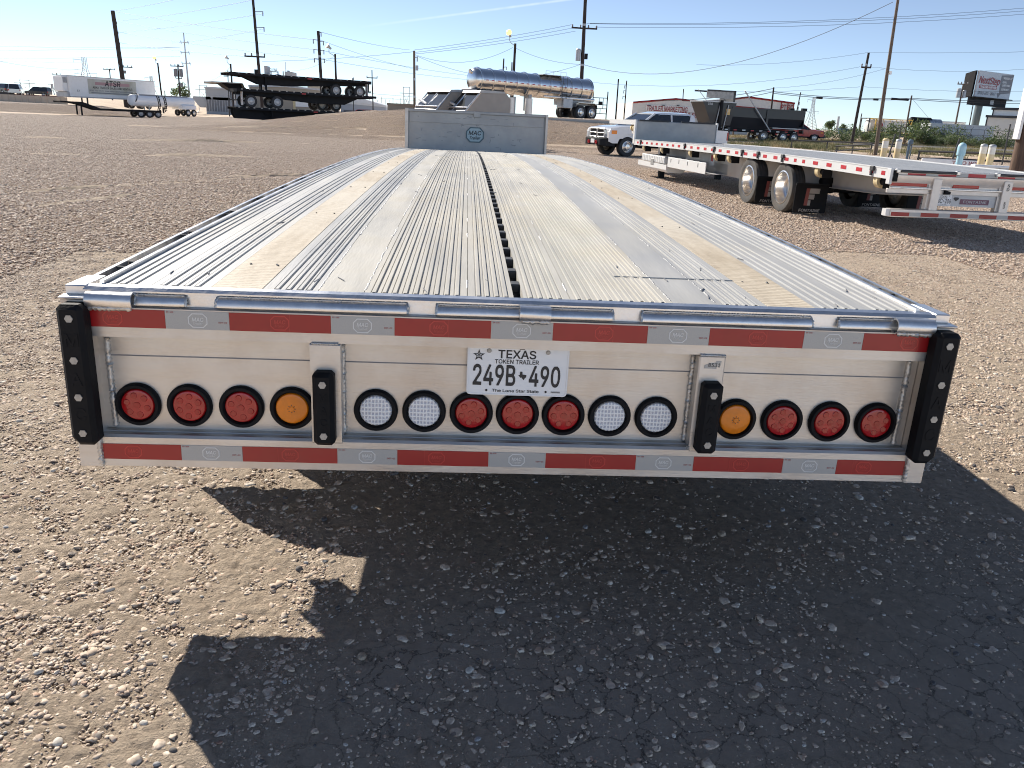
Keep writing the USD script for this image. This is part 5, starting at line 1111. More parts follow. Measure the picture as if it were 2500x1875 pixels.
# ------------------------------------------------------------------ black flatbeds stacked on each other
M["wood_dark"] = mat("dark_deck_wood", (.10, .085, .065), .85, 0, .3, 3)
M["flap_white"] = mat("white_mud_flap", (.62, .62, .63), .6, 0, .08, 3)
def black_flatbed(label, loc, rz, L=12.6, legs=True, wheels=(1.2, 3.4), dual_y=True, deep=.62, step=None, group="black flatbed trailers in the stack", flaps=True, tail=True, blunt=False):
    """local +y faces the nose, the tail is at y = 0, tyres stand on z = 0"""
    B = thing("black_flatbed", label, "trailer", loc, rz, group); D = 1.42
    beam_ = [(.1, D - .2), (.1, D - .45), (2.0, D - .5), (L * .55, D - deep), (L * .78, D - deep)] + ([(L * .98, D - deep * .95), (L, D - .5)] if blunt else [(L * .88, D - .32), (L, D - .22)]) + [(L, D - .05), (.1, D - .05)]
    part(B, "deck", box(-1.27, 1.27, 0, L, D - .05, D), M["wood_dark"])
    for s in (-1, 1):
        part(B, "side_rail", box(s * 1.27, s * 1.31, 0, L, D - .20, D + .01), M["black_steel"])
        part(B, "frame_beam", prism(beam_, s * .42, s * .46, "x") if s > 0 else prism(beam_, -.46, -.42, "x"), M["black_steel"], 20)
        for k in range(int(L / .62)): part(B, "rail_spool", box(s * 1.31, s * 1.325, .3 + k * .62, .42 + k * .62, D - .06, D + .02), M["bolt"])
        if legs:
            part(B, "landing_leg", [box(s * .62, s * .76, L * .74, L * .74 + .14, .06, D - .1), box(s * .55, s * .83, L * .74 - .06, L * .74 + .2, .0, .06)], M["black_steel"])
            part(B, "leg_brace", tube((s * .69, L * .74 + .1, .5), (s * .5, L * .74 + .9, D - .25), .035, n=6), M["black_steel"])
        if flaps and wheels: part(B, "mud_flap", box(s * .72, s * 1.28, wheels[0] - .72, wheels[0] - .70, .15, D - .22), M["flap_white"])
    for k in range(int(L / 1.2)): part(B, "cross_member", box(-1.25, 1.25, .4 + k * 1.2, .5 + k * 1.2, D - .18, D - .06), M["black_steel"])
    if tail: part(B, "tail_frame", [box(-1.27, 1.27, -.05, 0, D - .25, D), box(-1.2, 1.2, -.06, -.01, .48, .60), box(-.75, -.65, -.05, 0, .6, D - .25), box(.65, .75, -.05, 0, .6, D - .25)], M["black_steel"])
    rt = part(B, "red_marker", box(*((-1.316, -1.312) if math.cos(rz) < 0 else (1.312, 1.316)), L * .44, L * .47, D - .42 + .25, D - .34 + .25), M["red_block"])
    for y in wheels: axle(B, y, .5, 1.08, rim=.29, deep=False, tyre=M["tyre_dark"], rim_mat=M["galv"])
    return B
def along(px, py, Y): return at(px, py, Y)
FL, FR = math.atan2(.866, -.5), math.atan2(-.866, .5)          # nose to the left, nose to the right
ax = np.array([.866, .5])
q0 = np.array([-19.9, 70.2])
def on_stack(t, side=0.0): p = q0 + ax * t + np.array([.5, -.866]) * side; return p
p = on_stack(12.6); black_flatbed("bottom black flatbed of the stack, standing on its landing legs", (p[0], p[1], -.10), FL, 12.4, True, (1.4, 2.7), flaps=False, deep=.95, blunt=True)
p = on_stack(.4); black_flatbed("middle black flatbed of the stack, tail and white flaps to the left", (p[0], p[1], 1.33), FR, 12.2, False, (1.1, 3.3), flaps=True, deep=.85)
p = on_stack(12.1); black_flatbed("top black flatbed of the stack, nose pointing up at the left", (p[0], p[1], 2.56), FL, 12.3, True, (1.0, 3.2), flaps=True, deep=.80)
p = on_stack(7.0, -2.9)
SD = thing("black_flatbed", "black step-deck trailer whose raised nose shows left behind the stack", "trailer", (p[0], p[1], 1.33), FL, "black flatbed trailers in the stack")
part(SD, "upper_deck", box(-1.28, 1.28, 5.4, 7.9, 1.85, 1.93), M["galv"]); part(SD, "upper_rail", box(1.28, 1.32, 5.4, 7.9, 1.75, 1.95), M["galv"])
part(SD, "gooseneck", prism([(4.4, 1.1), (5.4, 1.85), (7.0, 1.85), (6.6, 1.55), (5.4, 1.0)], -.9, .9, "x"), M["black_steel"], 20)
part(SD, "riser", loft([[(-1.28, 5.4, 1.9), (1.28, 5.4, 1.9), (1.28, 5.3, 1.9), (-1.28, 5.3, 1.9)], [(-1.28, 5.15, 1.15), (1.28, 5.15, 1.15), (1.28, 5.05, 1.15), (-1.28, 5.05, 1.15)]]), M["wood_dark"], 20)
part(SD, "lower_deck", box(-1.28, 1.28, -4.0, 5.05, 1.08, 1.18), M["black_steel"])
for y in (-3.0, -1.7): axle(SD, y, .5, 1.08, rim=.29, deep=False, tyre=M["tyre_dark"], rim_mat=M["galv"])

# ------------------------------------------------------------------ trailers at the far left
RX0, RX1 = at(155, 215, 118), at(365, 225, 130)
rd = np.array([RX0[0] - RX1[0], RX0[1] - RX1[1]]); RLn = float(np.hypot(*rd)); rrz = math.atan2(-rd[0], rd[1])
zr = gz(-52, 122)
RT = thing("box_trailer", "white refrigerated box trailer with a faded lettered banner on its side", "trailer", (float(RX1[0]), float(RX1[1]), .25), rrz)
part(RT, "box", cbox(-1.28, 1.28, 0, RLn, 1.25, 3.95, .04), M["white_paint"], 20)
part(RT, "roof_edge", box(-1.31, 1.31, -.01, RLn + .01, 3.90, 3.99), M["galv"])
part(RT, "bottom_rail", box(-1.31, 1.31, -.01, RLn, 1.18, 1.34), M["galv"])
cu = part(RT, "cooling_unit", cbox(-.95, .95, RLn, RLn + .75, 1.9, 3.85, .08), M["white_paint"], 20)
for k in range(4): part(cu, "vent", box(-.956, -.951, RLn + .1 + .15 * k, RLn + .2 + .15 * k, 3.0, 3.7), M["ink_grey"])
part(RT, "nose_frame", cbox(-1.2, 1.2, RLn + .0, RLn + .35, 1.2, 1.88, .03), M["galv"])
bn = part(RT, "banner", box(-1.290, -1.283, RLn * .24, RLn * .80, 1.75, 3.70), mat("faded_banner", (.52, .50, .44), .7, 0, .06, .5, dirt=(.30, .27, .19), dirt_amt=.7, dirt_scale=.35), False)
def side_text(parent, name, s_, h, y, z, mt, x=1.292, shear=0.0, width=None):
    part(parent, name, xf(text(s_, h, .004, True, shear, width), rz=-math.pi / 2, t=(-x, y, z)), mt, False)
M["faded_pink"] = mat("faded_pink", (.42, .25, .25), .7, 0, .05, 1)
side_text(bn, "headline", "ATSR", .72, RLn * .52, 3.22, M["ink"], 1.296, .2, 2.6)
part(bn, "pink_bar", box(-1.293, -1.291, RLn * .32, RLn * .72, 2.95, 3.35), M["faded_pink"], False)
side_text(bn, "second_line", "ABKA TRAILER SALES AND RENTALS", .27, RLn * .52, 2.62, M["ink"], 1.293, 0, RLn * .46)
side_text(bn, "third_line", "(806) 792-5121   www.AbkaTrailerSalesandRentals.com", .17, RLn * .52, 2.22, M["ink_grey"], 1.293, 0, RLn * .54)
part(bn, "dark_stripe", box(-1.293, -1.291, RLn * .26, RLn * .77, 1.86, 1.98), M["ink_grey"], False)
side_text(RT, "unit_number", "57", .26, RLn * .91, 2.05, M["ink_grey"], 1.287)
for y in (1.2, 2.5): axle(RT, y, .5, 1.02, deep=False, tyre=M["tyre_dark"])
for s in (-1, 1): part(RT, "landing_leg", box(s * .5, s * .65, RLn * .78, RLn * .78 + .15, .0, 1.2), M["dark_steel"])
# white tank trailer
A, B_ = at(318, 255, 121), at(470, 265, 132)
d2 = A[:2] - B_[:2]; L2 = float(np.hypot(*d2)); r2 = math.atan2(-d2[0], d2[1]); zb_ = gz(B_[0], B_[1])
WT = thing("tank_trailer", "white tank trailer with a hose looped over its front end", "trailer", (float(B_[0]), float(B_[1]), zb_), r2)
M["tank_white"] = mat("white_tank_paint", (.78, .79, .80), .3, 0, .03, 1, coat=.5)
RW = .78; part(WT, "tank_shell", loft([[(r_ * math.cos(a), y, 1.95 + r_ * math.sin(a)) for a in np.linspace(0, 2 * np.pi, 32, endpoint=False)] for y, r_ in [(.0, .1), (.05, .5), (.18, .70), (.35, RW), (L2 - .35, RW), (L2 - .18, .70), (L2 - .05, .5), (L2, .1)]]), M["tank_white"], 40)
part(WT, "hose", path_tube([(-RW * 1.05 * math.cos(a), L2 - .45 - .5 * math.sin(a), 2.1 + .85 * math.sin(a)) for a in np.linspace(-.4, math.pi, 18)], .07, 8), M["dark_steel"])
part(WT, "wheel_box", cbox(-1.1, 1.1, .3, 3.2, .95, 1.6, .1), M["tank_white"], 20)
for y in (.9, 2.1): axle(WT, y, .5, 1.0, deep=False, tyre=M["tyre_dark"])
part(WT, "rear_hose_rack", path_tube([(-.8, -.1, 1.9), (-.85, -.5, 1.6), (-.8, -.55, .9), (-.7, -.2, .6)], .05, 6), M["galv"])
for s in (-1, 1): part(WT, "landing_leg", box(s * .4, s * .52, L2 * .75, L2 * .75 + .12, 0, 1.4), M["galv"])
part(WT, "top_catwalk", cbox(-.3, .3, 1.0, L2 - 1.5, 1.95 + RW, 1.95 + RW + .08, .02), M["galv"])
# lowboy
A, B_ = at(140, 262, 100), at(396, 272, 108)
d2 = A[:2] - B_[:2]; L3 = float(np.hypot(*d2)); r3 = math.atan2(-d2[0], d2[1]); zl_ = gz((A[0] + B_[0]) / 2, 104)
LB = thing("lowboy_trailer", "black gooseneck drop-deck trailer with upright loading ramps, far left", "trailer", (float(B_[0]), float(B_[1]), zl_), r3)
for s in (-1, 1): part(LB, "frame_beam", prism([(.6, .85), (.6, .62), (L3 * .66, .62), (L3 * .80, 1.15), (L3 * .88, 1.32), (L3, 1.34), (L3, 1.52), (L3 * .80, 1.50), (L3 * .64, .85)], s * 1.15 if s > 0 else -1.27, s * 1.27 if s > 0 else -1.15, "x"), M["black_steel"], 20)
part(LB, "deck", box(-1.14, 1.14, .6, L3 * .64, .80, .88), M["wood_dark"]); part(LB, "upper_deck", box(-1.14, 1.14, L3 * .80, L3, 1.44, 1.50), M["wood_dark"])
part(LB, "neck_plate", loft([[(-1.14, L3 * .64, .80), (1.14, L3 * .64, .80), (1.14, L3 * .64, .86), (-1.14, L3 * .64, .86)], [(-1.14, L3 * .80, 1.42), (1.14, L3 * .80, 1.42), (1.14, L3 * .80, 1.48), (-1.14, L3 * .80, 1.48)]]), M["black_steel"], 20)
for y in (1.0, 2.05, 3.1): axle(LB, y, .42, 1.10, rim=.24, deep=False, tyre=M["tyre_dark"], rim_mat=M["galv"])
for s in (-1, 1):
    part(LB, "landing_leg", box(s * .75, s * .9, L3 * .80, L3 * .80 + .15, .0, 1.3), M["black_steel"])
    part(LB, "loading_ramp", [path_tube([(s * .95 + o_, .1, .75), (s * .95 + o_, -.15, 1.5), (s * .95 + o_, -.05, 2.2), (s * .95 + o_, .1, 2.6)], .06, 6) for o_ in (-.25, .25)] + [tube((s * .95 - .25, -.12, z), (s * .95 + .25, -.12, z), .05, n=6) for z in np.arange(.9, 2.5, .25)], M["black_steel"])
# low ribbed wall and vehicles on the lot behind it
a0, a1 = at(-40, 240, 126), at(175, 246, 126)
lw = thing("ribbed_wall", "long low tan ribbed metal wall at the far left", "wall", (float(a0[0]), 126.0, gz(-60, 126) - .1))
wlen = float(a1[0] - a0[0]); M["tan_ribbed"] = mat("tan_ribbed_metal", (.40, .34, .28), .6, .1, .06, 1)
for k in range(int(wlen / .9)): part(lw, "wall_panel", prism([(k * .9, 0), (k * .9 + .7, 0), (k * .9 + .75, .05), (k * .9 + .85, .05), (k * .9 + .9, 0), (k * .9 + .9, .08), (k * .9, .08)], 0, 1.1, "z"), M["tan_ribbed"], False)
def suv(label, loc, rz, body, L=4.9, H=1.85, name="suv"):
    C_ = thing(name, label, "car", loc, rz)
    f = L / 2; low = Polygon([(-f, .45), (-f, 1.05), (f * .35, 1.08), (f - .25, .98), (f, .85), (f, .45)])
    for y in (-f + .9, f - .9): low = low.difference(affinity.translate(disc(.42, 18), y, .36))
    part(C_, "body", prism(low, -.93, .93, "x"), body, 20)
    part(C_, "roof", loft([[(-.68, -f + .25, H - .05), (.68, -f + .25, H - .05), (.68, f * .12, H), (-.68, f * .12, H)], [(-.66, -f + .3, H), (.66, -f + .3, H), (.66, f * .08, H + .05), (-.66, f * .08, H + .05)]]), body, 20)
    part(C_, "window_glass", loft([[(-.88, -f + .05, 1.05), (.88, -f + .05, 1.05), (.88, f * .48, 1.05), (-.88, f * .48, 1.05)], [(-.69, -f + .22, H - .05), (.69, -f + .22, H - .05), (.69, f * .15, H - .05), (-.69, f * .15, H - .05)]]), M["glass_dark"], 20)
    for s in (-1, 1):
        for y0_, y1_ in ((-f + .05, -f + .22), (-f * .35, -f * .3), (f * .48, f * .15)): part(C_, "pillar", tube((s * .885, y0_, 1.05), (s * .69, y1_, H - .03), .05, n=6), body)
        part(C_, "tail_light", cbox(s * .75, s * .94, -f - .01, -f + .1, .75, 1.0, .02), M["lens_red"])
        for y in (-f + .9, f - .9): wheel(C_, (s * .80, y, .36), s, .36, .22, .24, deep=False, tyre=M["tyre_dark"])
    return C_
for lb, px, py, Y, rz_, bd in (("black four-wheel-drive wagon parked behind the ribbed wall", 92, 226, 178, math.radians(88), "car_black"), ("silver wagon with its tail towards us beside the black one", 40, 224, 150, math.radians(20), "car_silver"), ("dark car at the extreme left edge behind the wall", 4, 220, 165, math.radians(60), "car_black"), ("grey car second from the left edge behind the wall", 20, 223, 172, math.radians(75), "car_silver")):
    x = float(at(px, py, Y)[0]); suv(lb, (x, Y, 1.46 - (py + 9 - (228.4 + .0484 * px)) / 1992 * Y), rz_, M[bd])
lt = thing("flat_trailer", "long low red and grey trailer lying behind the ribbed wall", "trailer", (float(at(70, 232, 150)[0]), 150.0, .75), 0)
part(lt, "bed", box(-6.5, 5.5, -.6, .6, .35, .75), mat("dull_red", (.12, .03, .03), .6)); part(lt, "side_rail", box(-9, -2, -.7, -.6, .55, 1.0), M["dark_steel"]); part(lt, "beacon", box(-3.4, -2.9, -.75, -.61, .15, .5), M["lens_amber"])

# ------------------------------------------------------------------ dark dump trailer
M["dump_paint"] = mat("dark_glossy_paint", (.022, .023, .027), .35, .1, .06, 1, coat=.25, spec=.3)
pa, pb = at(1692, 330, 79.5), at(1938, 335, 82.0)
d4 = pa[:2] - pb[:2]; L4 = float(np.hypot(*d4)); r4 = math.atan2(-d4[0], d4[1])
DT = thing("dump_trailer", "dark glossy end-dump trailer with a raised tarp frame and slanting arm", "trailer", (float(pb[0]), float(pb[1]), gz(28, 81)), r4)
def sec(y, zt, zb, w, wb=.55): return [(-w, y, zt), (-w, y, (zt + zb) / 2 + .1), (-wb, y, zb), (wb, y, zb), (w, y, (zt + zb) / 2 + .1), (w, y, zt)]
part(DT, "tub", loft([sec(.0, 2.95, 1.45, 1.22), sec(.05, 2.95, 1.25, 1.26), sec(L4 * .45, 3.0, 1.12, 1.26), sec(L4 * .70, 3.02, 1.15, 1.26), sec(L4 * .72, 3.02, 1.2, 1.2)]), M["dump_paint"], 20)
for s in (-1, 1): part(DT, "top_rail", box(s * 1.20, s * 1.32, .02, L4 * .715, 2.95, 3.07), M["dump_paint"]); part(DT, "side_stake", box(s * 1.262, s * 1.34, L4 * .36, L4 * .36 + .22, 1.45, 2.95), M["dump_paint"]); part(DT, "pale_edge", box(s * .62, s * 1.20, .1, L4 * .30, 1.28, 1.36), M["galv"])
part(DT, "front_hopper", loft([[(-1.25, L4 * .72, 1.35), (1.25, L4 * .72, 1.35), (1.25, L4 * .90, 1.35), (-1.25, L4 * .90, 1.35)], [(-1.27, L4 * .68, 3.45), (1.27, L4 * .68, 3.45), (1.27, L4 * 1.0, 3.45), (-1.27, L4 * 1.0, 3.45)]]), M["dump_paint"], 20)
part(DT, "hopper_lip", box(-1.30, 1.30, L4 * .675, L4 * 1.005, 3.40, 3.50), M["galv"])
part(DT, "number_decal", xf(text("398", .2, .004, True, 0, .5), rz=-math.pi / 2, t=(-1.275, L4 * .93, 3.22)), M["galv"], False)
part(DT, "yellow_decal", box(-1.279, -1.262, L4 * .735, L4 * .775, 2.3, 2.85), M["yellow_paint"], False)
part(DT, "hoist_cylinder", tube((-1.40, L4 * .83, .9), (-1.40, L4 * .83, 3.6), .17, n=14), M["black_steel"])
for y in (.87, .79): part(DT, "hoist_brace", tube((-1.36, L4 * y, .9), (-1.36, L4 * (y - .03), 3.2), .05, n=6), M["galv"])
part(DT, "tarp_frame", [box(-1.3, 1.3, L4 * .70, L4 * .72, 3.5, 4.5), box(1.2, 1.3, L4 * .70, L4 * .97, 4.35, 4.5), box(-1.3, -1.2, L4 * .70, L4 * .97, 4.35, 4.5)], M["dark_steel"])
part(DT, "tarp_screen", loft([[(-1.2, L4 * .70, 3.5), (1.2, L4 * .70, 3.5), (1.25, L4 * .705, 3.5), (-1.2, L4 * .705, 3.5)], [(-1.2, L4 * .72, 4.4), (1.2, L4 * .72, 4.4), (1.2, L4 * .725, 4.4), (-1.2, L4 * .725, 4.4)]]), M["galv"], False)
part(DT, "side_screen", box(-1.29, -1.27, L4 * .705, L4 * .975, 3.75, 4.38), mat("grey_screen", (.30, .30, .29), .7, 0, .3, 3), False)
part(DT, "screen_strut", tube((-1.28, L4 * 1.06, 4.45), (-1.28, L4 * .97, 3.5), .03, n=6), M["galv"])
part(DT, "tarp_arm", tube((-1.5, L4 * .63, 4.55), (-1.5, L4 * .33, .95), .06, n=8), M["galv"])
part(DT, "sub_frame", [box(-.5, .5, .3, L4 * .98, .80, 1.15)], M["black_steel"])
for i in range(9): part(DT, "red_block", box(-1.0, -.985, .5 + i * .95, .85 + i * .95, .93, 1.03), M["red_block" if i % 2 else "white_rail"], False)
part(DT, "marker_rail", box(-.985, -.93, .3, L4 * .95, .90, 1.06), M["black_steel"])
for s in (-1, 1): part(DT, "landing_leg", box(s * .8, s * 1.0, L4 * .70, L4 * .70 + .25, .0, 1.2), M["dark_steel"]); part(DT, "tail_guard", box(s * .5, s * 1.2, -.2, -.1, .9, 1.25), M["dump_paint"])
for y in (.75, 2.0, 4.2): axle(DT, y, .5, 1.05, deep=False, tyre=M["tyre_dark"] if y < 4 else M["tyre"])
part(DT, "tail_gate", box(-1.22, 1.22, -.10, -.005, 1.5, 3.05), M["dump_paint"])
for s in (-1, 1): part(DT, "gate_hinge", box(s * .9, s * 1.2, -.25, .25, 3.05, 3.3), M["black_steel"])

# ------------------------------------------------------------------ buildings
def building(name, label, loc, rz=0, cat="building", group=None): return thing(name, label, cat, loc, rz, group)
M["wall_pale"] = mat("pale_sign_panel", (.66, .63, .60), .6, 0, .03, 1)
gb = gz(38, 130)
TM = building("metal_building", "beige metal building with red trim and TRAILER MARKETING lettering", (25.3, 130.0, gb - .3))
def gable(y0, y1, x0, x1, h0, h1, hp, xp): return prism([(x0, 0), (x1, 0), (x1, h1), (xp, hp), (x0, h0)], y0, y1, "y")
h = lambda px, py: float(at(px, py, 130)[2]) - gb + .3
X_ = lambda px: float(at(px, 260, 130)[0]) - 25.3
part(TM, "wall", gable(0, 14, 0, X_(1772), h(1545, 250), h(1772, 254), h(1648, 241.5), X_(1648)), M["beige_wall"], False)
part(TM, "wall", gable(1.5, 22, X_(1690), X_(1948), h(1690, 247), h(1948, 252), h(1832, 236.5), X_(1832)), M["beige_wall"], False)
def trim(p, q, y, r=.14): part(TM, "red_trim", tube((X_(p[0]), y, h(*p)), (X_(q[0]), y, h(*q)), r, n=4), M["red_trim"], False)
trim((1545, 250), (1648, 241.5), -.05); trim((1648, 241.5), (1772, 254), -.05); trim((1770, 244), (1832, 236.5), 1.45); trim((1832, 236.5), (1948, 252), 1.45)
trim((1790, 258), (1925, 270), 1.40, .08); trim((1915, 246), (1915, 278), 1.40, .06); trim((1931, 249), (1931, 280), 1.40, .06); trim((1946, 252), (1946, 285), 1.42, .08)
for px in (1825, 1870, 1900): trim((px, 262 + (px - 1825) * .09), (px, 280), 1.40, .06)
for px in np.linspace(1560, 1760, 12): part(TM, "wall_rib", box(X_(px) - .03, X_(px) + .03, -.03, .0, 0, h(1545, 250) - .2), M["beige_wall"], False)
sg = part(TM, "sign_board", box(X_(1577), X_(1772), -.10, -.02, h(1650, 273), h(1650, 259)), M["wall_pale"], False)
part(sg, "first_line", xf(text("TRAILER MARKETING", .72, .02, True, 0, X_(1679) - X_(1579)), t=((X_(1679) + X_(1579)) / 2, -.11, h(1630, 266))), M["red_letter"], False)
s2 = part(TM, "sign_board", box(X_(1640), X_(1772), -.14, -.03, h(1650, 284), h(1650, 274.5)), M["wall_pale"], False)
part(s2, "second_line", xf(text("PARTS & SERVICE", .66, .02, True, 0, X_(1735) - X_(1645)), t=((X_(1735) + X_(1645)) / 2, -.15, h(1660, 279.5))), M["red_letter"], False)
for wd, px in (("PT", 1922), ("SVC", 1938)): part(TM, "wall_letters", xf(text(wd, .8, .02, True, 0, .8), t=(X_(px), 1.44, h(px, 262))), M["red_letter"], False)
for px in (1585, 1619, 1655): part(TM, "wall_lamp", cbox(X_(px) - .2, X_(px) + .2, -.35, .0, h(px, 258.5), h(px, 257), .03), M["dark_steel"])
for px in (1655, 1670): part(TM, "window", box(X_(px) - .5, X_(px) + .5, -.04, -.001, h(px, 294), h(px, 290)), M["glass_dark"], False)
def at_z(px, py, Y): return float(at(px, py, Y)[2])
# right-hand building
rb0 = at(2402, 330, 112); g0 = gz(rb0[0], 112)
RB = building("metal_building", "beige metal building with white upper band at the right edge", (float(rb0[0]), 112.0, g0 - .4), -.66)
zt_, zm_ = at_z(2412, 267, 112) - g0 + .4, at_z(2405, 284, 112) - g0 + .4
part(RB, "wall", box(0, 26, 0, 18, 0, zm_), M["beige_wall"], False); part(RB, "upper_wall", box(.5, 26, .4, 18, zm_, zt_), M["white_paint"], False)
part(RB, "eave_trim", box(-.25, 26, -.25, .3, zm_ - .12, zm_ + .18), M["dark_steel"], False); part(RB, "roof_trim", box(.2, 26, .1, 18.2, zt_, zt_ + .30), M["dark_steel"], False)
part(RB, "corner_trim", box(-.12, .05, -.05, .12, 0, zm_), M["dark_steel"], False); part(RB, "corner_trim", box(.40, .55, .3, .45, zm_ + .18, zt_), M["dark_steel"], False)
for k in range(12): part(RB, "wall_rib", box(1.0 + k * 2.0, 1.06 + k * 2.0, -.03, 0, 0, zm_ - .13), M["beige_wall"], False)
M["wall_grey"] = mat("pale_grey_panel", (.48, .49, .51), .5, .1, .04, .5)
for lb, p0, p1, top, Y in (("long pale grey storage trailer in front of the right-hand building", 2268, 2425, 303, 106), ("white box trailer showing above the pale grey storage trailer", 2254, 2352, 295, 116)):
    a, b = at(p0, 330, Y), at(p1, 330, Y); g_ = gz(a[0], Y); ln = float(b[0] - a[0]); ht = at_z((p0 + p1) / 2, top + 1, Y) - g_
    W_ = thing("storage_trailer", lb, "trailer", (float(a[0]), Y, g_))
    part(W_, "box", cbox(0, ln, 0, 2.5, .5, ht, .05), M["wall_grey"] if Y < 110 else M["white_paint"], 20)
    part(W_, "roof_rail", box(-.02, ln + .02, -.03, .05, ht - .12, ht + .01), M["galv"], False)
    for k in range(int(ln / 1.2)): part(W_, "panel_joint", box(.6 + k * 1.2, .63 + k * 1.2, -.012, .0, .6, ht - .15), M["galv"], False)
    part(W_, "skirt", box(.2, ln - .2, .1, 2.4, .0, .5), M["ink_grey"], False)
WF = thing("wire_fence", "tall wire fence with thin dark posts before the grey storage trailer", "fence", (float(at(2268, 340, 102)[0]), 102.0, gz(60, 102)))
for k in range(8):
    part(WF, "post", tube((k * 1.75, 0, 0), (k * 1.75, 0, 2.2), .035, n=6), M["dark_steel"]); part(WF, "post_arm", tube((k * 1.75, 0, 2.2), (k * 1.75 + .12, -.15, 2.5), .025, n=5), M["dark_steel"])
for z in (2.18, 1.5): part(WF, "strand", tube((-1, 0, z), (14.5, 0, z), .018, n=4), M["wire"])
# tank container on a chassis, tank truck behind
c0, c1 = at(2117, 320, 112), at(2222, 326, 112); g_ = gz(55, 112); zt2, zb2 = at_z(2170, 290, 112), at_z(2170, 325, 112)
TC = thing("tank_container", "white tank in a yellow frame riding on a blue trailer", "container", (float(c0[0]), 112.0, zb2)); cl, ch = float(c1[0] - c0[0]), float(zt2 - zb2)
M["frame_yellow"] = mat("frame_yellow", (.58, .36, .06), .5, 0, .1, 2)
part(TC, "tank", lathe([(.0, .25), (.5, .3), (.9, .45), (ch * .44, .7), (ch * .44, cl - .7), (.9, cl - .45), (.5, cl - .3), (.0, cl - .25)], 28, "x", (0, 1.2, ch * .5)), M["white_worn"], 40)
for x in np.linspace(1.2, cl - 1.2, 4): part(TC, "tank_band", lathe([(ch * .44 + .02, -.04), (ch * .44 + .02, .04)], 28, "x", (x, 1.2, ch * .5)), M["galv"], 40)
for x, nm_ in ((.06, "dark_steel"), (1.0, "frame_yellow"), (cl - .06, "frame_yellow")):
    for y in (0, 2.4): part(TC, "corner_post", box(x - .07, x + .07, y - .07, y + .07, 0, ch), M[nm_], False)
    part(TC, "end_rail", box(x - .07, x + .07, .07, 2.33, ch - .12, ch), M[nm_], False)
for y in (0, 2.4):
    part(TC, "top_rail", box(.07, cl - .07, y - .06, y + .06, ch - .11, ch - .01), M["frame_yellow"], False); part(TC, "bottom_rail", box(1.07, cl - .13, y - .06, y + .06, .02, .15), M["frame_yellow"], False)
for x in np.linspace(1.1, cl - .5, 6): part(TC, "hanger", tube((x, 0, ch - .1), (x + .35, .3, ch - .45), .04, n=5), M["frame_yellow"])
part(TC, "red_badge", xf(prism(disc(.40, 20), -.0, .02, "y"), t=(1.75, .13 , ch * .52)), M["red_letter"], False)
part(TC, "grey_lettering", xf(text("HOYER", .22, .01, True, 0, .9), t=(cl * .70, .14, ch * .58)), M["ink_grey"], False) if 0 else None
CH = thing("chassis_trailer", "dark blue container chassis carrying the yellow framed tank", "trailer", (float(c0[0]), 112.0, gz(c0[0], 112)))
M["chassis_blue"] = mat("chassis_blue", (.03, .07, .11), .5, 0, .1, 1); hz2 = float(zb2) - gz(c0[0], 112)
part(CH, "frame_beam", box(-3.2, cl, .5, 1.9, hz2 - .45, hz2 - .02), M["chassis_blue"], False); part(CH, "gooseneck", box(-3.4, -1.0, .7, 1.7, hz2 - .15, hz2 + .35), M["chassis_blue"], False)
for x in (.8, 2.1):
    for y in (.2, 2.2): wheel(CH, (0, 0, 0), 1, .5, .27, .29, deep=False, tyre=M["tyre_dark"]) if 0 else part(CH, "wheel", xf(lathe([(.0, -.13), (.28, -.13), (.47, -.12), (.5, -.08), (.5, .08), (.47, .12), (.28, .13), (.0, .1)], 24, "y"), t=(x, y, .5)), M["tyre_dark"], 40)
k0 = at(2224, 318, 114)
BT = thing("tank_truck", "black tank truck with a polished end parked right of the yellow tank", "truck", (float(k0[0]), 114.0, gz(k0[0], 114)))
part(BT, "tank", lathe([(.0, -.2), (.6, 0), (.8, .3), (.8, 3.0), (.6, 3.2), (.0, 3.3)], 20, "x", (0, 1, 2.75)), M["black_steel"], 40)
part(BT, "polished_end", lathe([(.85, 2.6), (.85, 4.4), (.0, 4.45)], 22, "x", (0, .9, 2.55)), M["chrome"], 40)
part(BT, "chassis", box(.0, 4.3, .4, 1.6, .8, 1.6), M["black_steel"], False); part(BT, "grey_box", cbox(.9, 1.9, .1, .6, 1.0, 2.0, .05), M["galv"])
for x in (.8, 3.4): part(BT, "wheel", xf(lathe([(.0, -.13), (.28, -.13), (.47, -.12), (.5, -.08), (.5, .08), (.47, .12), (.28, .13), (.0, .1)], 24, "y"), t=(x, .2, .5)), M["tyre_dark"], 40)
# far-off works and sheds behind the black stack
CW = building("cement_works", "grey concrete works with a stack and blue silo beyond the black flatbeds", (float(at(645, 200, 230)[0]), 230.0, gz(-40, 230) - .5), cat="factory")
M["far_grey"] = mat("far_grey", (.36, .37, .38), .8, 0, .06, .2); M["far_blue"] = mat("far_blue", (.22, .30, .40), .7, 0, .06, .2)
zz = lambda px, py, Y=230: at_z(px, py, Y) - gz(-40, 230) + .5
xx = lambda px, Y=230: float(at(px, 200, Y)[0]) - float(at(645, 200, 230)[0])
part(CW, "stack", box(xx(642), xx(650), 2, 5, 0, zz(645, 160)), M["far_grey"], False); part(CW, "tower", box(xx(696), xx(714), 0, 6, 0, zz(700, 175)), M["far_grey"], False)
part(CW, "tower_cap", box(xx(700), xx(703), 1, 3, zz(700, 175), zz(700, 171.5)), M["far_grey"], False)
part(CW, "silo", lathe([(1.3, 0), (1.3, zz(674, 186)), (.9, zz(674, 182)), (.2, zz(674, 180))], 18, "z", (xx(675), 2, 0)), M["far_blue"], 40)
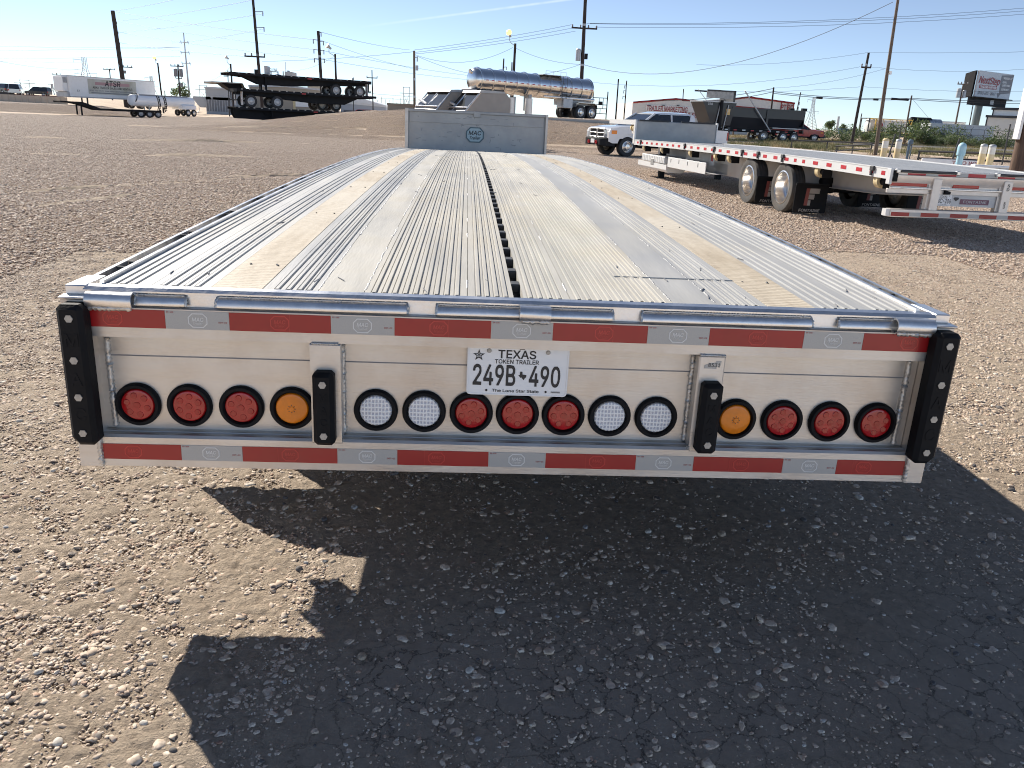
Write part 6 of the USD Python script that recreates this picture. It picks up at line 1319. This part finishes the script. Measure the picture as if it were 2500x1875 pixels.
part(CW, "block", box(xx(637), xx(657), 1, 9, 0, zz(650, 180)), M["far_grey"], False); part(CW, "block", box(xx(657), xx(697), 3, 8, 0, zz(680, 189)), M["far_grey"], False)
part(CW, "gantry", [box(xx(652), xx(676), 2, 2.4, zz(660, 174), zz(660, 173))] + [box(xx(p), xx(p) + .25, 2, 2.3, zz(680, 190), zz(p, 173)) for p in (657, 674, 687)], M["far_grey"], False)
part(CW, "roof_letters", xf(text("ELLINE", .9, .1, True, 0, xx(674) - xx(656)), t=((xx(674) + xx(656)) / 2, 1.95, zz(665, 171))), M["ink_grey"], False)
part(CW, "mast", tube((xx(693), 3, 0), (xx(693), 3, zz(693, 150)), .08, n=5), M["far_grey"])
def shed(label, p0, p1, top, Y, mat_, depth=14, base_drop=.5, rise=.0, extra=None, top1=None):
    a, b = at(p0, 250, Y), at(p1, 250, Y); g_ = gz(a[0], Y) - base_drop; ln = float(b[0] - a[0])
    h0 = at_z(p0, top, Y) - g_; h1 = at_z(p1, top1 or top + (p1 - p0) * .0484, Y) - g_
    B = building("shed", label, (float(a[0]), Y, g_))
    part(B, "wall", prism([(0, 0), (ln, 0), (ln, h1), (ln / 2, (h0 + h1) / 2 + rise), (0, h0)], 0, depth, "y"), mat_, False)
    part(B, "roof_edge", prism([(-.1, h0), (ln / 2, (h0 + h1) / 2 + rise), (ln + .1, h1), (ln + .1, h1 + .3), (ln / 2, (h0 + h1) / 2 + rise + .3), (-.1, h0 + .3)], -.2, depth + .2, "y"), M["galv"] if extra is None else extra, False)
    return B, ln, h0, h1
b_, ln, h0, h1 = shed("grey shed with dark lower cladding left of the black stack", 503, 562, 216, 150, M["far_grey"]); part(b_, "dark_band", box(0, ln, -.05, -.01, 1.0, h0 * .62), M["ink_grey"], False)
for k in range(9): part(b_, "cladding_rib", box(ln * k / 9, ln * k / 9 + .08, -.09, -.05, 1.0, h0 * .62), M["galv"], False)
b_, ln, h0, h1 = shed("long tan warehouse with a white sign seen between the black flatbeds", 610, 790, 212, 160, mat("tan_warehouse", (.34, .29, .23), .7, 0, .06, .3), rise=.3, top1=222)
part(b_, "sign", box(ln * .62, ln * .80, -.1, -.02, h0 * .42, h0 * .86), M["white_paint"], False); part(b_, "timber_post", box(ln * .585, ln * .62, -.12, -.02, 0, h0 * .9), M["yellow_worn"], False)
b_, ln, h0, h1 = shed("long shed with a bright white roof right of the black stack", 832, 942, 252, 170, M["wall_grey"], extra=M["white_paint"], top1=262); part(b_, "white_roof", prism([(-.2, h0 + .31), (ln * .5, h0 + 1.0), (ln + .2, h1 + .31)], -.3, 14.2, "y"), M["white_paint"], False)
for k in range(7): part(b_, "bay_door", box(ln * (.06 + .13 * k), ln * (.06 + .13 * k) + 1.2, -.06, -.01, .4, h0 * .62), M["ink_grey"], False)
b_, ln, h0, h1 = shed("flat-roofed tan building just left of the trailer headboard", 946, 1010, 256, 140, mat("tan_block_wall", (.24, .20, .16), .8, 0, .06, .3), extra=mat("tan_block_cap", (.22, .18, .14), .8))
for k in range(3): part(b_, "window", box(ln * (.08 + .25 * k), ln * (.08 + .25 * k) + .5, -.06, -.01, h0 * .35, h0 * .68), M["glass_dark"], False)
b_, ln, h0, h1 = shed("low tan roof peeping over the top black flatbed", 752, 808, 193, 210, mat("tan_roof", (.40, .36, .29), .8), top1=197)
for lb, px, py, Y, bd in (("red car parked before the white-roofed shed", 880, 272, 140, "car_red"), ("white van parked between shed and tan building", 925, 275, 138, "car_white"), ("red car at the right end of the white-roofed shed", 942, 274, 145, "car_red")):
    x = float(at(px, py, Y)[0]); suv(lb, (x, Y, gz(x, Y)), math.radians(85), M[bd], 4.6, 1.7)
HP1 = thing("grain_trailer", "dark grey hopper trailers parked beyond the white tank trailer", "trailer", (float(at(470, 250, 150)[0]), 150.0, gz(-40, 150)), 0)
for k in range(2): part(HP1, "hopper", loft([[(k * 3.4 + a, 0, z), (k * 3.4 + b, 0, z), (k * 3.4 + b, 2.4, z), (k * 3.4 + a, 2.4, z)] for a, b, z in ((1.3, 2.0, .9), (.0, 3.3, 2.3), (.2, 3.1, 2.7))]), M["far_grey"], 30)
RK = thing("steel_rack", "open grey steel rack standing right of the silver tank trailer", "rack", (float(at(1445, 280, 84)[0]), 84.0, gz(9, 84)))
w_ = float(at(1480, 280, 84)[0] - at(1445, 280, 84)[0]); z0_ = gz(9, 84); hh = at_z(1447, 222, 84) - z0_
for x in (0, w_): part(RK, "post", tube((x, 0, 0), (x, 0, hh), .06, n=6), M["dark_steel"])
for f_ in (.25, .42, .55, .78): part(RK, "cross_bar", tube((0, 0, hh * f_), (w_, 0, hh * f_), .035, n=5), M["dark_steel"])
for a_, z1, z2 in ((.3, .25, .55), (.55, .25, .42), (.72, .42, .78), (.45, .55, .78)): part(RK, "upright", tube((w_ * a_, 0, hh * z1), (w_ * a_, 0, hh * z2), .03, n=5), M["dark_steel"])
part(RK, "dark_panel", box(w_ * .40, w_ * .68, -.05, .05, hh * .56, hh * .66), M["black_steel"], False)
# billboard
A_, B2 = at(2386, 203, 118.0), at(2470, 212, 122.6)
bz0, bz1 = at_z(2384, 236, 118), at_z(2390, 171.5, 118)
bl = np.array([B2[0] - A_[0], B2[1] - A_[1]]); bL = float(np.hypot(*bl)); brz = math.atan2(bl[1], bl[0])
BBD = thing("billboard", "large billboard with red script lettering on a thick pole at right", "billboard", (float(A_[0]), float(A_[1]), 0), brz)
H_ = float(bz1 - bz0); bz0 = float(bz0)
part(BBD, "face_panel", box(0, bL, 0, .25, bz0, bz0 + H_), mat("billboard_white", (.50, .51, .52), .6), False)
bk = at(2362, 203, 124.5)[:2] - A_[:2]; bka = math.atan2(bk[1], bk[0]) - brz; bkl = float(np.hypot(*bk))
part(BBD, "back_panel", xf(box(0, bkl, -.11, .11, bz0, bz0 + H_), rz=bka, t=(-.15, .35, 0)), M["matte_black"], False)
part(BBD, "grey_field", prism([(bL * .68, bz0 + H_ * .18), (bL * .995, bz0 + H_ * .26), (bL * .995, bz0 + H_ * .985), (bL * .66, bz0 + H_ * .92), (bL * .64, bz0 + H_ * .86), (bL * .66, bz0 + H_ * .30)], -.02, -.004, "y"), M["ink_grey"], False)
part(BBD, "arrow", prism([(bL * .60, bz0 + H_ * .22), (bL * .73, bz0 + H_ * .24), (bL * .655, bz0 + H_ * .03)], -.02, -.004, "y"), M["ink_grey"], False)
part(BBD, "script_name", xf(text("NextStep", H_ * .26, .02, True, .22, bL * .60), t=(bL * .33, -.022, bz0 + H_ * .66)), M["red_letter"], False)
part(BBD, "red_band", box(bL * .07, bL * .57, -.014, -.004, bz0 + H_ * .34, bz0 + H_ * .47), M["red_letter"], False)
part(BBD, "band_lettering", xf(text("TRAILERS & REPAIR", H_ * .085, .02, True, 0, bL * .46), t=(bL * .32, -.016, bz0 + H_ * .405)), M["white_paint"], False)
part(BBD, "telephone_number", xf(text("(806) 601-0007", H_ * .12, .02, False, 0, bL * .50), t=(bL * .32, -.006, bz0 + H_ * .17)), M["ink_grey"], False)
for k, (tx_, wf) in enumerate((("TRAILER BUILD-OUT", .26), ("RENTAL", .12), ("CLEARED TO RENT", .24), ("EQUIPMENT RENTAL", .22))): part(BBD, "field_lettering", xf(text(tx_, H_ * .07, .02, True, .1, bL * wf), t=(bL * (.70 + wf / 2), -.022, bz0 + H_ * (.82, .66, .54, .38)[k])), M["white_paint"], False)
part(BBD, "catwalk", [box(-1.2, bL * .93, -.9, .5, bz0 - .12, bz0 - .02), box(-1.2, bL * .93, -.05, .25, bz0 - 1.15, bz0 - .12)], M["black_steel"], False)
part(BBD, "maker_plate", box(bL * .46, bL * .56, -.08, -.051, bz0 - .85, bz0 - .25), M["galv"], False)
pg = gz(72, 121)
part(BBD, "pole", tube((bL * .35, .9, pg - .3), (bL * .35, .9, bz0 - 1.1), .52, n=20), mat("billboard_pole", (.10, .13, .14), .5, .1, .1, 1))

# ------------------------------------------------------------------ poles, lamps, pylons and wires
def pole(label, lo, hi, Y, r, mat_="pole_wood", arms=(), ins=(), boxes=(), name="utility_pole", group=None, taper=.72, cat="pole", bands=()):
    a, b = at(*lo, Y), at(*hi, Y); d = (b - a) / (b[2] - a[2])
    g_ = gz(a[0], Y); o = a + d * (g_ - a[2]); o[2] = g_; top = b - o
    P = thing(name, label, cat, tuple(map(float, o)))
    part(P, "pole_shaft", tube((-d[0] * .3, -d[1] * .3, -.3), top, r, r * taper, 14), M[mat_], 50)
    def q(py): 
        t = (py - lo[1]) / (hi[1] - lo[1]); return a + (b - a) * t - o
    for py, l, rr, n in arms:                       # crossarm: photo row, reach left and right in photo pixels, insulators
        c = q(py); k = Y / 1992 * 1.03
        A = part(P, "crossarm", box(c[0] - l * k, c[0] + rr * k, c[1] - r - .14, c[1] - r - .02, c[2] - .07, c[2] + .07) if abs(l) + rr < 60 else box(c[0] - l * k, c[0] + rr * k, c[1] - r - .14, c[1] - r - .02, c[2] - .09, c[2] + .09), M[mat_], False)
        for x in np.linspace(-l * k * .94, rr * k * .94, n) if n else (): part(A, "insulator", lathe([(.04, 0), (.09, .04), (.05, .10), (.09, .15), (.04, .24), (.0, .25)], 8, "z", (c[0] + x, c[1] - r - .08, c[2] + .07)), M["ink_grey"], 40)
    for py, side, ln in ins:                          # stand-off bracket
        c = q(py); k = Y / 1992 * 1.03
        part(P, "bracket", [tube(c, c + [side * ln * k, 0, .05], .035, n=5), tube(c + [side * ln * k, 0, .08], c + [side * ln * k, 0, -.35], .05, n=5)], M["ink_grey"])
    for py, side, w, hgt, m_ in boxes:
        c = q(py); part(P, "transformer" if hgt > .7 else "pole_box", (lathe([(w, 0), (w, hgt), (w * .7, hgt + .08), (0, hgt + .1)], 14, "z", (c[0] + side * (r + w), c[1], c[2] - hgt / 2))) if hgt > .7 else box(c[0] + side * r, c[0] + side * (r + 2 * w), c[1] - w, c[1] + w, c[2] - hgt / 2, c[2] + hgt / 2), M[m_], 40 if hgt > .7 else False)
    for py in bands:
        c = q(py); part(P, "pale_band", tube(c - [0, 0, .10], c + [0, 0, .10], r * .93, r * .93, 14, False), M["galv"], 50)
    return P
pole("very thick black pole rising behind the lettered white box trailer", (300, 197), (275, 26), 150, .40, arms=[(163, 0, 27, 4)], ins=[(53, 1, 5), (77, 1, 5), (104, 1, 5)], boxes=[(175, 1, .15, .5, "ink_grey")], taper=.8, bands=())
pole("tall black pole with two stand-off arms above the black stack", (636, 215), (615, -30), 86, .16, arms=[(137, 28, 17, 4)], ins=[(27, 1, 19), (65, 1, 19)], boxes=[(174, -1, .14, .4, "black_steel")], taper=.75)
pole("thick black pole right of the stack's tall pole", (784, 200), (777, 76), 88, .165, ins=[(98, -1, 12), (122, -1, 12), (144, -1, 12), (80, 1, 6), (101, 1, 10), (123, 1, 10), (144, 1, 10)], taper=.88, bands=(137,))
pole("brown pole with a pale band left of the headboard", (1012, 255), (1011, 124), 80, .14, "pole_brown", ins=[(140, 1, 7)], boxes=[(165, 1, .12, .45, "galv")], bands=(193, 236))
pole("big black pole with crossarm and transformer behind the silver tank", (1420, 190), (1431, -40), 82, .20, arms=[(68, 29, 29, 4)], boxes=[(134, -1, .24, 1.0, "galv"), (136, 1, .14, .5, "black_steel")], taper=.78, bands=(59, 158))
pole("thin pole carrying a braced crossarm right of the stack", (911, 270), (908, 171), 140, .11, "dark_steel", arms=[(190, 12, 12, 3)])
pole("short stake standing up behind the right end of the stack", (863, 213), (863, 189), 84, .05, "dark_steel", ins=[(193, -1, 2)])
pole("pole with crossarm and transformers above the white tank trailer", (440, 240), (434, 157), 150, .16, "pole_wood", arms=[(162, 15, 13, 4), (191, 6, 8, 2)], boxes=[(178, -1, .3, 1.2, "ink_grey"), (178, 1, .3, 1.2, "ink_grey"), (207, 1, .2, .6, "ink_grey")])
pole("tall pale steel pole with three double arms at left", (463, 240), (448, 80), 190, .24, "galv", arms=[(103, 7, 9, 2), (128, 9, 9, 2), (154, 9, 9, 2)], ins=[(103, -1, 7), (128, -1, 9), (154, -1, 9), (103, 1, 9), (128, 1, 9), (154, 1, 9)], taper=.45)
pole("distant crossarm pole above the roof of the lettered box trailer", (270, 197), (267, 168), 190, .14, "pole_wood", arms=[(170, 13, 13, 4)])
pole("distant crossarm pole at the nose of the lettered box trailer", (141, 194), (138, 179), 190, .16, "pole_wood", arms=[(183, 8, 9, 2)])
pole("thin dark pole between the silver tank and the white pickup, left one", (1503, 290), (1510, 193), 95, .10, "pole_wood")
pole("thin armed pole between the silver tank and the white pickup, right one", (1524, 278), (1530, 197), 120, .10, "pole_wood", ins=[(210, -1, 4), (222, -1, 5), (236, -1, 6)])
pole("short pole top behind the ridge of the lettered metal building", (1667, 245), (1669, 217), 165, .12, "pole_wood")
pole("dark pole rising in front of the right half of the metal building", (1882, 276), (1889, 213), 105, .13, "pole_wood")
pole("slim dark pole at the right corner of the metal building", (1940, 297), (1955, 225), 112, .09, "pole_wood", ins=[(250, 1, 2), (262, 1, 2)])
pole("leaning black pole with a small crossarm right of the red pickup", (2081, 340), (2121, 129), 78, .15, "pole_wood", arms=[(164, 14, 9, 3)])
pole("tall brown wooden pole leaning right, nearest on the right side", (2137, 375), (2194, -12), 52, .13, "pole_brown", boxes=[(172, 1, .07, .2, "white_paint")], taper=.66)
pole("brown pole standing at the right end of the yellow framed tank", (2210, 325), (2226, 233), 106, .13, "pole_brown")
pole("brown pole with crossarm and two transformers left of the billboard", (2333, 303), (2352, 205), 110, .13, "pole_brown", arms=[(206, 16, 9, 4)], boxes=[(228, -1, .28, 1.1, "galv"), (230, 1, .22, .9, "galv")])
pole("thin black pole under the left end of the billboard", (2367, 303), (2377, 248), 118, .09, "pole_wood")
pole("small crossarm pole showing above the right-hand building", (2441, 270), (2442, 260), 150, .10, "pole_wood", arms=[(262, 11, 10, 2)])
pole("thin grey pole left of the yellow framed tank", (2097, 316), (2104, 277), 150, .12, "dark_steel")
pole("thin post right of the box trailer, near the white tank", (403, 235), (402, 221), 170, .12, "dark_steel"); pole("thin dark pole left of the black stack's nose", (558, 222), (556, 172), 130, .09, "dark_steel", arms=[(186, 9, 2, 0)])
pole("stub post above the silver tank, left one", (1228, 180), (1230, 143), 120, .13, "dark_steel", ins=[(164, 1, 7)]); pole("stub post above the silver tank, beside the lit lamp pole", (1249, 180), (1250, 152), 122, .12, "dark_steel")
M["lamp_lit"] = mat("lit_sodium_lamp", (1.0, .62, .22), .4, 0, .02, 2, emit=.9)
def lamp(label, lo, hi, head, Y, r, lit):
    a, b, c = at(*lo, Y), at(*hi, Y), at(*head, Y); d = (b - a) / (b[2] - a[2]); g_ = gz(a[0], Y); o = a + d * (g_ - a[2]); o[2] = g_
    P = thing("lamp_post", label, "street lamp", tuple(map(float, o)))
    part(P, "pole_shaft", tube((0, 0, -.3), b - o, r, r * .8, 12), M["pole_wood"], 50)
    e = b - o - [0, 0, .25]; q = c - o; mid = [(e[0] * .35 + q[0] * .65), e[1], e[2] + .25]
    part(P, "bracket_arm", path_tube([e, [e[0] * .7 + q[0] * .3, e[1], e[2] + .12], mid, q - [0, 0, .55], q - [0, 0, .2]], .035, 6), M["galv"])
    hd = part(P, "lamp_head", xf(lathe([(.10, -.28), (.12, -.05), (.22, .10), (.30, .24), (.0, .25)], 16, "z"), rx=.35, ry=-.9 if not lit else -.5, t=q), M["galv"], 40)
    if lit: part(hd, "lit_lens", xf(lathe([(.0, .20), (.30, .245), (.27, .40), (.15, .48), (.0, .5)], 16, "z"), rx=.9, ry=-.5, t=q), M["lamp_lit"], 40)
lamp("lamp post with a glowing amber head left of the pale steel pole", (395, 236), (385, 154), (379, 144), 145, .15, True)
lamp("unlit lamp post just left of the black stack", (567, 215), (563, 156), (554, 141), 120, .14, False)
lamp("unlit lamp post above the right part of the black stack", (821, 205), (818, 132), (803, 115), 90, .12, False)
lamp("lamp post with a glowing amber head above the silver tank", (1254, 178), (1258, 106), (1244, 84), 88, .15, True)
def pylon(label, px, py_base, py_top, Y, w, kind="tower"):
    a = at(px, py_base, Y); top = at_z(px, py_top, Y); g_ = gz(a[0], Y) - 1; hgt = float(top - g_)
    P = thing("lattice_pylon", label, "pylon", (float(a[0]), Y, g_)); r = .10 * Y / 300
    if kind == "tower":
        lv = [(0, w), (.45, w * .38), (.72, w * .16), (1.0, w * .13)]
        for sx in (-1, 1):
            for sy in (-1, 1): part(P, "leg", path_tube([(sx * v, sy * v, hgt * u) for u, v in lv], r, 4), M["galv"], False)
        lat = []
        us = np.linspace(.0, 1, 13)
        ws = np.interp(us, [x for x, _ in lv], [v for _, v in lv])
        for i in range(12):
            for s in (-1, 1): lat += [tube((s * ws[i], -ws[i], hgt * us[i]), (-s * ws[i + 1], -ws[i + 1], hgt * us[i + 1]), r * .6, n=3)]
        part(P, "lattice", lat, M["galv"], False, kind="stuff")
        for u, l in ((.93, -1), (.62, 1), (.60, -1)): part(P, "arm", path_tube([(l * w * .12, 0, hgt * u), (l * w * .95, 0, hgt * (u + .015)), (l * w * .9, 0, hgt * (u - .06))], r * .8, 4), M["galv"], False)
    else:
        for s in (-1, 1): part(P, "leg", tube((s * w * .42, 0, 0), (s * w * .42, 0, hgt), r * 1.1, n=4), M["galv"], False); part(P, "brace", tube((s * w * .42, 0, hgt * .35), (-s * w * .42, 0, hgt * .78), r * .6, n=4), M["galv"], False)
        part(P, "crossbar", tube((-w, 0, hgt * .80), (w, 0, hgt * .80), r, n=4), M["galv"], False); part(P, "crossbar", tube((-w * .5, 0, hgt * .98), (w * .5, 0, hgt * .98), r * .8, n=4), M["galv"], False)
pylon("big lattice pylon behind the lettered box trailer", 213, 215, 140, 300, 3.9); pylon("pale lattice pylon right of the box trailer", 373, 238, 186, 420, 3.2); pylon("small lattice pylon at the nose of the box trailer", 129, 225, 205, 500, 2.4)
pylon("tall lattice pylon right of the lettered metal building", 1976, 318, 238, 330, 2.7); pylon("H-frame pylon behind the black wagon at far left", 64, 232, 195, 320, 3.8, "h"); pylon("H-frame pylon left of the black stack", 497, 238, 208, 420, 4.0, "h")
pylon("H-frame pylon left of the brown banded pole", 992, 268, 212, 330, 2.6, "h")
pole("pale twin chimney post on the horizon right of the red pickup", (2043, 318), (2048, 284), 600, .9, "galv", taper=.95, name="chimney", cat="chimney")
SS = thing("substation", "distant row of thin grey substation masts left of the headboard", "substation", (float(at(905, 260, 300)[0]), 300.0, gz(0, 300)))
g = np.random.default_rng(3)
for k in range(12):
    px = 893 + k * 9.5; hgt = float(at_z(px, 238 + g.uniform(-6, 12) + (px - 893) * .05, 300)) - gz(0, 300); x = float(at(px, 260, 300)[0] - at(905, 260, 300)[0]); part(SS, "mast", tube((x, 0, 0), (x, 0, hgt), .10, n=4), M["galv"], False)
part(SS, "busbar", tube((-2, 0, 6.5), (16, 0, 6.0), .06, n=4), M["galv"], False); part(SS, "busbar", tube((-2, 0, 5.2), (16, 0, 4.9), .06, n=4), M["galv"], False)
# wires: each a strand between two points with sag
ORD = ["topmost", "second from top", "third from top", "fourth from top", "fifth from top", "sixth from top", "lowest"]
def wire(label, a, b, Ya, Yb, sag=.0, r=.011, group=None):
    A, B = at(*a, Ya), at(*b, Yb); t = np.linspace(0, 1, 22)[:, None]
    P = A + (B - A) * t; P[:, 2] -= sag * 4 * (t * (1 - t))[:, 0]; o = P[0].copy()
    W_ = "/World/" + _numbered("/World", "power_line")
    m_ = usdkit.mesh(stage, W_, path_tube(P - o, r * 1.25 * max(1.0, (Ya + Yb) / 190), 4), M["wire"], smooth=True); UsdGeom.Xformable(m_.GetPrim()).AddTranslateOp().Set(Gf.Vec3d(*map(float, o)))
    _data(m_.GetPrim(), label, "wire", group)
G1 = "wires fanning right from the very thick black pole"
for k, (p, q) in enumerate((((283, 28), (777, 98)), ((287, 52), (777, 122)), ((289, 78), (777, 144)), ((291, 104), (640, 140)))): wire(ORD[k] + " thin wire from the thick black pole towards the stack's poles", p, q, 150, 88, .25, group=G1)
G2 = "wires rising left to right to the tall black pole"
for k, (p, q) in enumerate((((283, 26), (540, -30)), ((300, 50), (617, 0)), ((300, 78), (643, 33)), ((420, 105), (645, 70)))): wire(ORD[k] + " thin wire slanting up towards the tall pole above the stack", p, q, 130, 86, .2, group=G2)
G3 = "wires right of the stack's thick pole"
for k, (p, q) in enumerate((((782, 78), (1000, 122)), ((782, 98), (1010, 168)), ((782, 122), (1150, 185)), ((782, 144), (1150, 195)))): wire(ORD[k] + " thin wire falling right from the thick pole beside the stack", p, q, 88, 120, .2, group=G3)
G4 = "pair of lines across the left sky"
for k, (p, q) in enumerate((((-20, 113), (440, 116)), ((-20, 123), (440, 116)), ((-20, 142), (440, 138)), ((-20, 148), (205, 152)), ((-20, 173), (205, 170)), ((-20, 182), (205, 176)))): wire(ORD[k] + " faint level line crossing the pale sky at far left", p, q, 200, 190, .1, group=G4)
wire("sagging line dropping from the left edge to the first lattice pylon", (-20, 146), (205, 168), 200, 300, .8); wire("line looping down to the lamp post near the black stack", (478, 188), (562, 164), 150, 100, 1.0)
wire("sagging line between the stack's lamp post and thick pole", (712, 172), (818, 136), 120, 90, .4)
G5 = "lines from the brown banded pole to the big crossarm pole"
for k, (p, q) in enumerate((((1012, 122), (1397, 60)), ((1012, 128), (1410, 66)), ((1012, 132), (1405, 76)), ((640, 150), (1012, 126)))): wire(ORD[k] + " line climbing to the crossarm of the big pole by the silver tank", p, q, 80, 82, .15, group=G5)
wire("sagging line left of the glowing lamp above the silver tank", (1014, 134), (1252, 116), 80, 88, 1.0); wire("sagging line right of the glowing lamp above the silver tank", (1260, 118), (1418, 157), 88, 82, .35); wire("long low line passing behind the silver tank", (1018, 137), (1418, 157), 80, 82, 1.5)
wire("long bowed line from the big black pole up to the tall brown pole", (1425, 158), (2180, 5), 82, 52, 2.2, .014)
G6 = "three parallel lines high across the right sky"
for k, (p, q) in enumerate((((1432, 57), (2520, 18)), ((1440, 58), (2520, 25)), ((1452, 66), (2520, 33)))): wire(ORD[k] + " of three parallel lines high in the right sky", p, q, 82, 90, .5, .013, G6)
G7 = "mid-height lines right of the silver tank"
for k, (p, q, sg_) in enumerate((((1435, 200), (2100, 163), 1.2), ((2120, 163), (2520, 168), .4), ((1700, 158), (2120, 128), .5), ((2121, 128), (2520, 126), .1), ((1700, 222), (2100, 212), .3), ((2110, 212), (2520, 224), .2), ((1890, 215), (2160, 168), .4))): wire(("thin line from the big black pole to the small crossarm of the leaning pole", "thin line from the leaning pole's crossarm to the right edge", "thin line rising to the tip of the leaning black pole", "thin line from the leaning black pole's tip to the right edge", "low thin line left of the leaning black pole", "low thin line passing in front of the billboard", "thin line rising from the metal building's pole to the brown pole")[k], p, q, 110, 100, sg_, .010, G7)
G8 = "thick cables along the right horizon"
for k, (p, q, sg_) in enumerate((((1665, 246), (1888, 224), .4), ((1600, 245), (1888, 216), .4), ((1889, 224), (2225, 240), .3), ((1889, 228), (2225, 243), .3), ((2225, 240), (2520, 246), .15), ((2225, 243), (2520, 252), .15))): wire(("lower thick cable over the metal building", "upper thick cable over the metal building", "upper thick cable between the metal building's pole and the tank's brown pole", "lower thick cable between the metal building's pole and the tank's brown pole", "upper thick cable passing under the billboard to the right edge", "lower thick cable passing under the billboard to the right edge")[k], p, q, 105, 106, sg_, .025, G8)
wire("stay wire slanting down right of the yellow framed tank", (2228, 242), (2272, 294), 106, 106, 0)
for k, (a, b) in enumerate((((1993, 238.5), (2008, 239.5)), ((2132, 242.5), (2144, 243.5)), ((2176, 241), (2218, 244)))):
    P0, P1 = at(*a, 105), at(*b, 105); W_ = thing("cable_splice", ("small black cable splice near the metal building", "black cable splice beside the tall brown pole", "long black cable splice left of the billboard")[k], "splice", tuple(map(float, P0)))
    part(W_, "splice_body", tube((0, 0, 0), P1 - P0, .13, n=8), M["ink"])
# trees far off
def small_tree(label, px, py, Y, hgt, seed):
    a = at(px, py, Y); T_ = thing("tree", label, "tree", (float(a[0]), Y, gz(a[0], Y)))
    part(T_, "trunk", tube((0, 0, -.2), (0, 0, hgt * .6), .16, .08, 8), M["pole_brown"]); cr = leaf_cloud(900, (hgt * .42, hgt * .42, hgt * .5), .22, seed, 9); part(T_, "crown", xf(cr, t=(0, 0, hgt * .42)), leaf_mat, False)
small_tree("round green tree behind the white tank trailer", 440, 245, 160, 4.6, 81); small_tree("green tree top behind the dark dump trailer", 1793, 300, 124, 3.6, 82); small_tree("small dark tree on the horizon right of the red pickup", 2024, 322, 190, 3.2, 83); small_tree("low tree clump on the plain right of the red pickup", 2055, 325, 260, 3.0, 84)
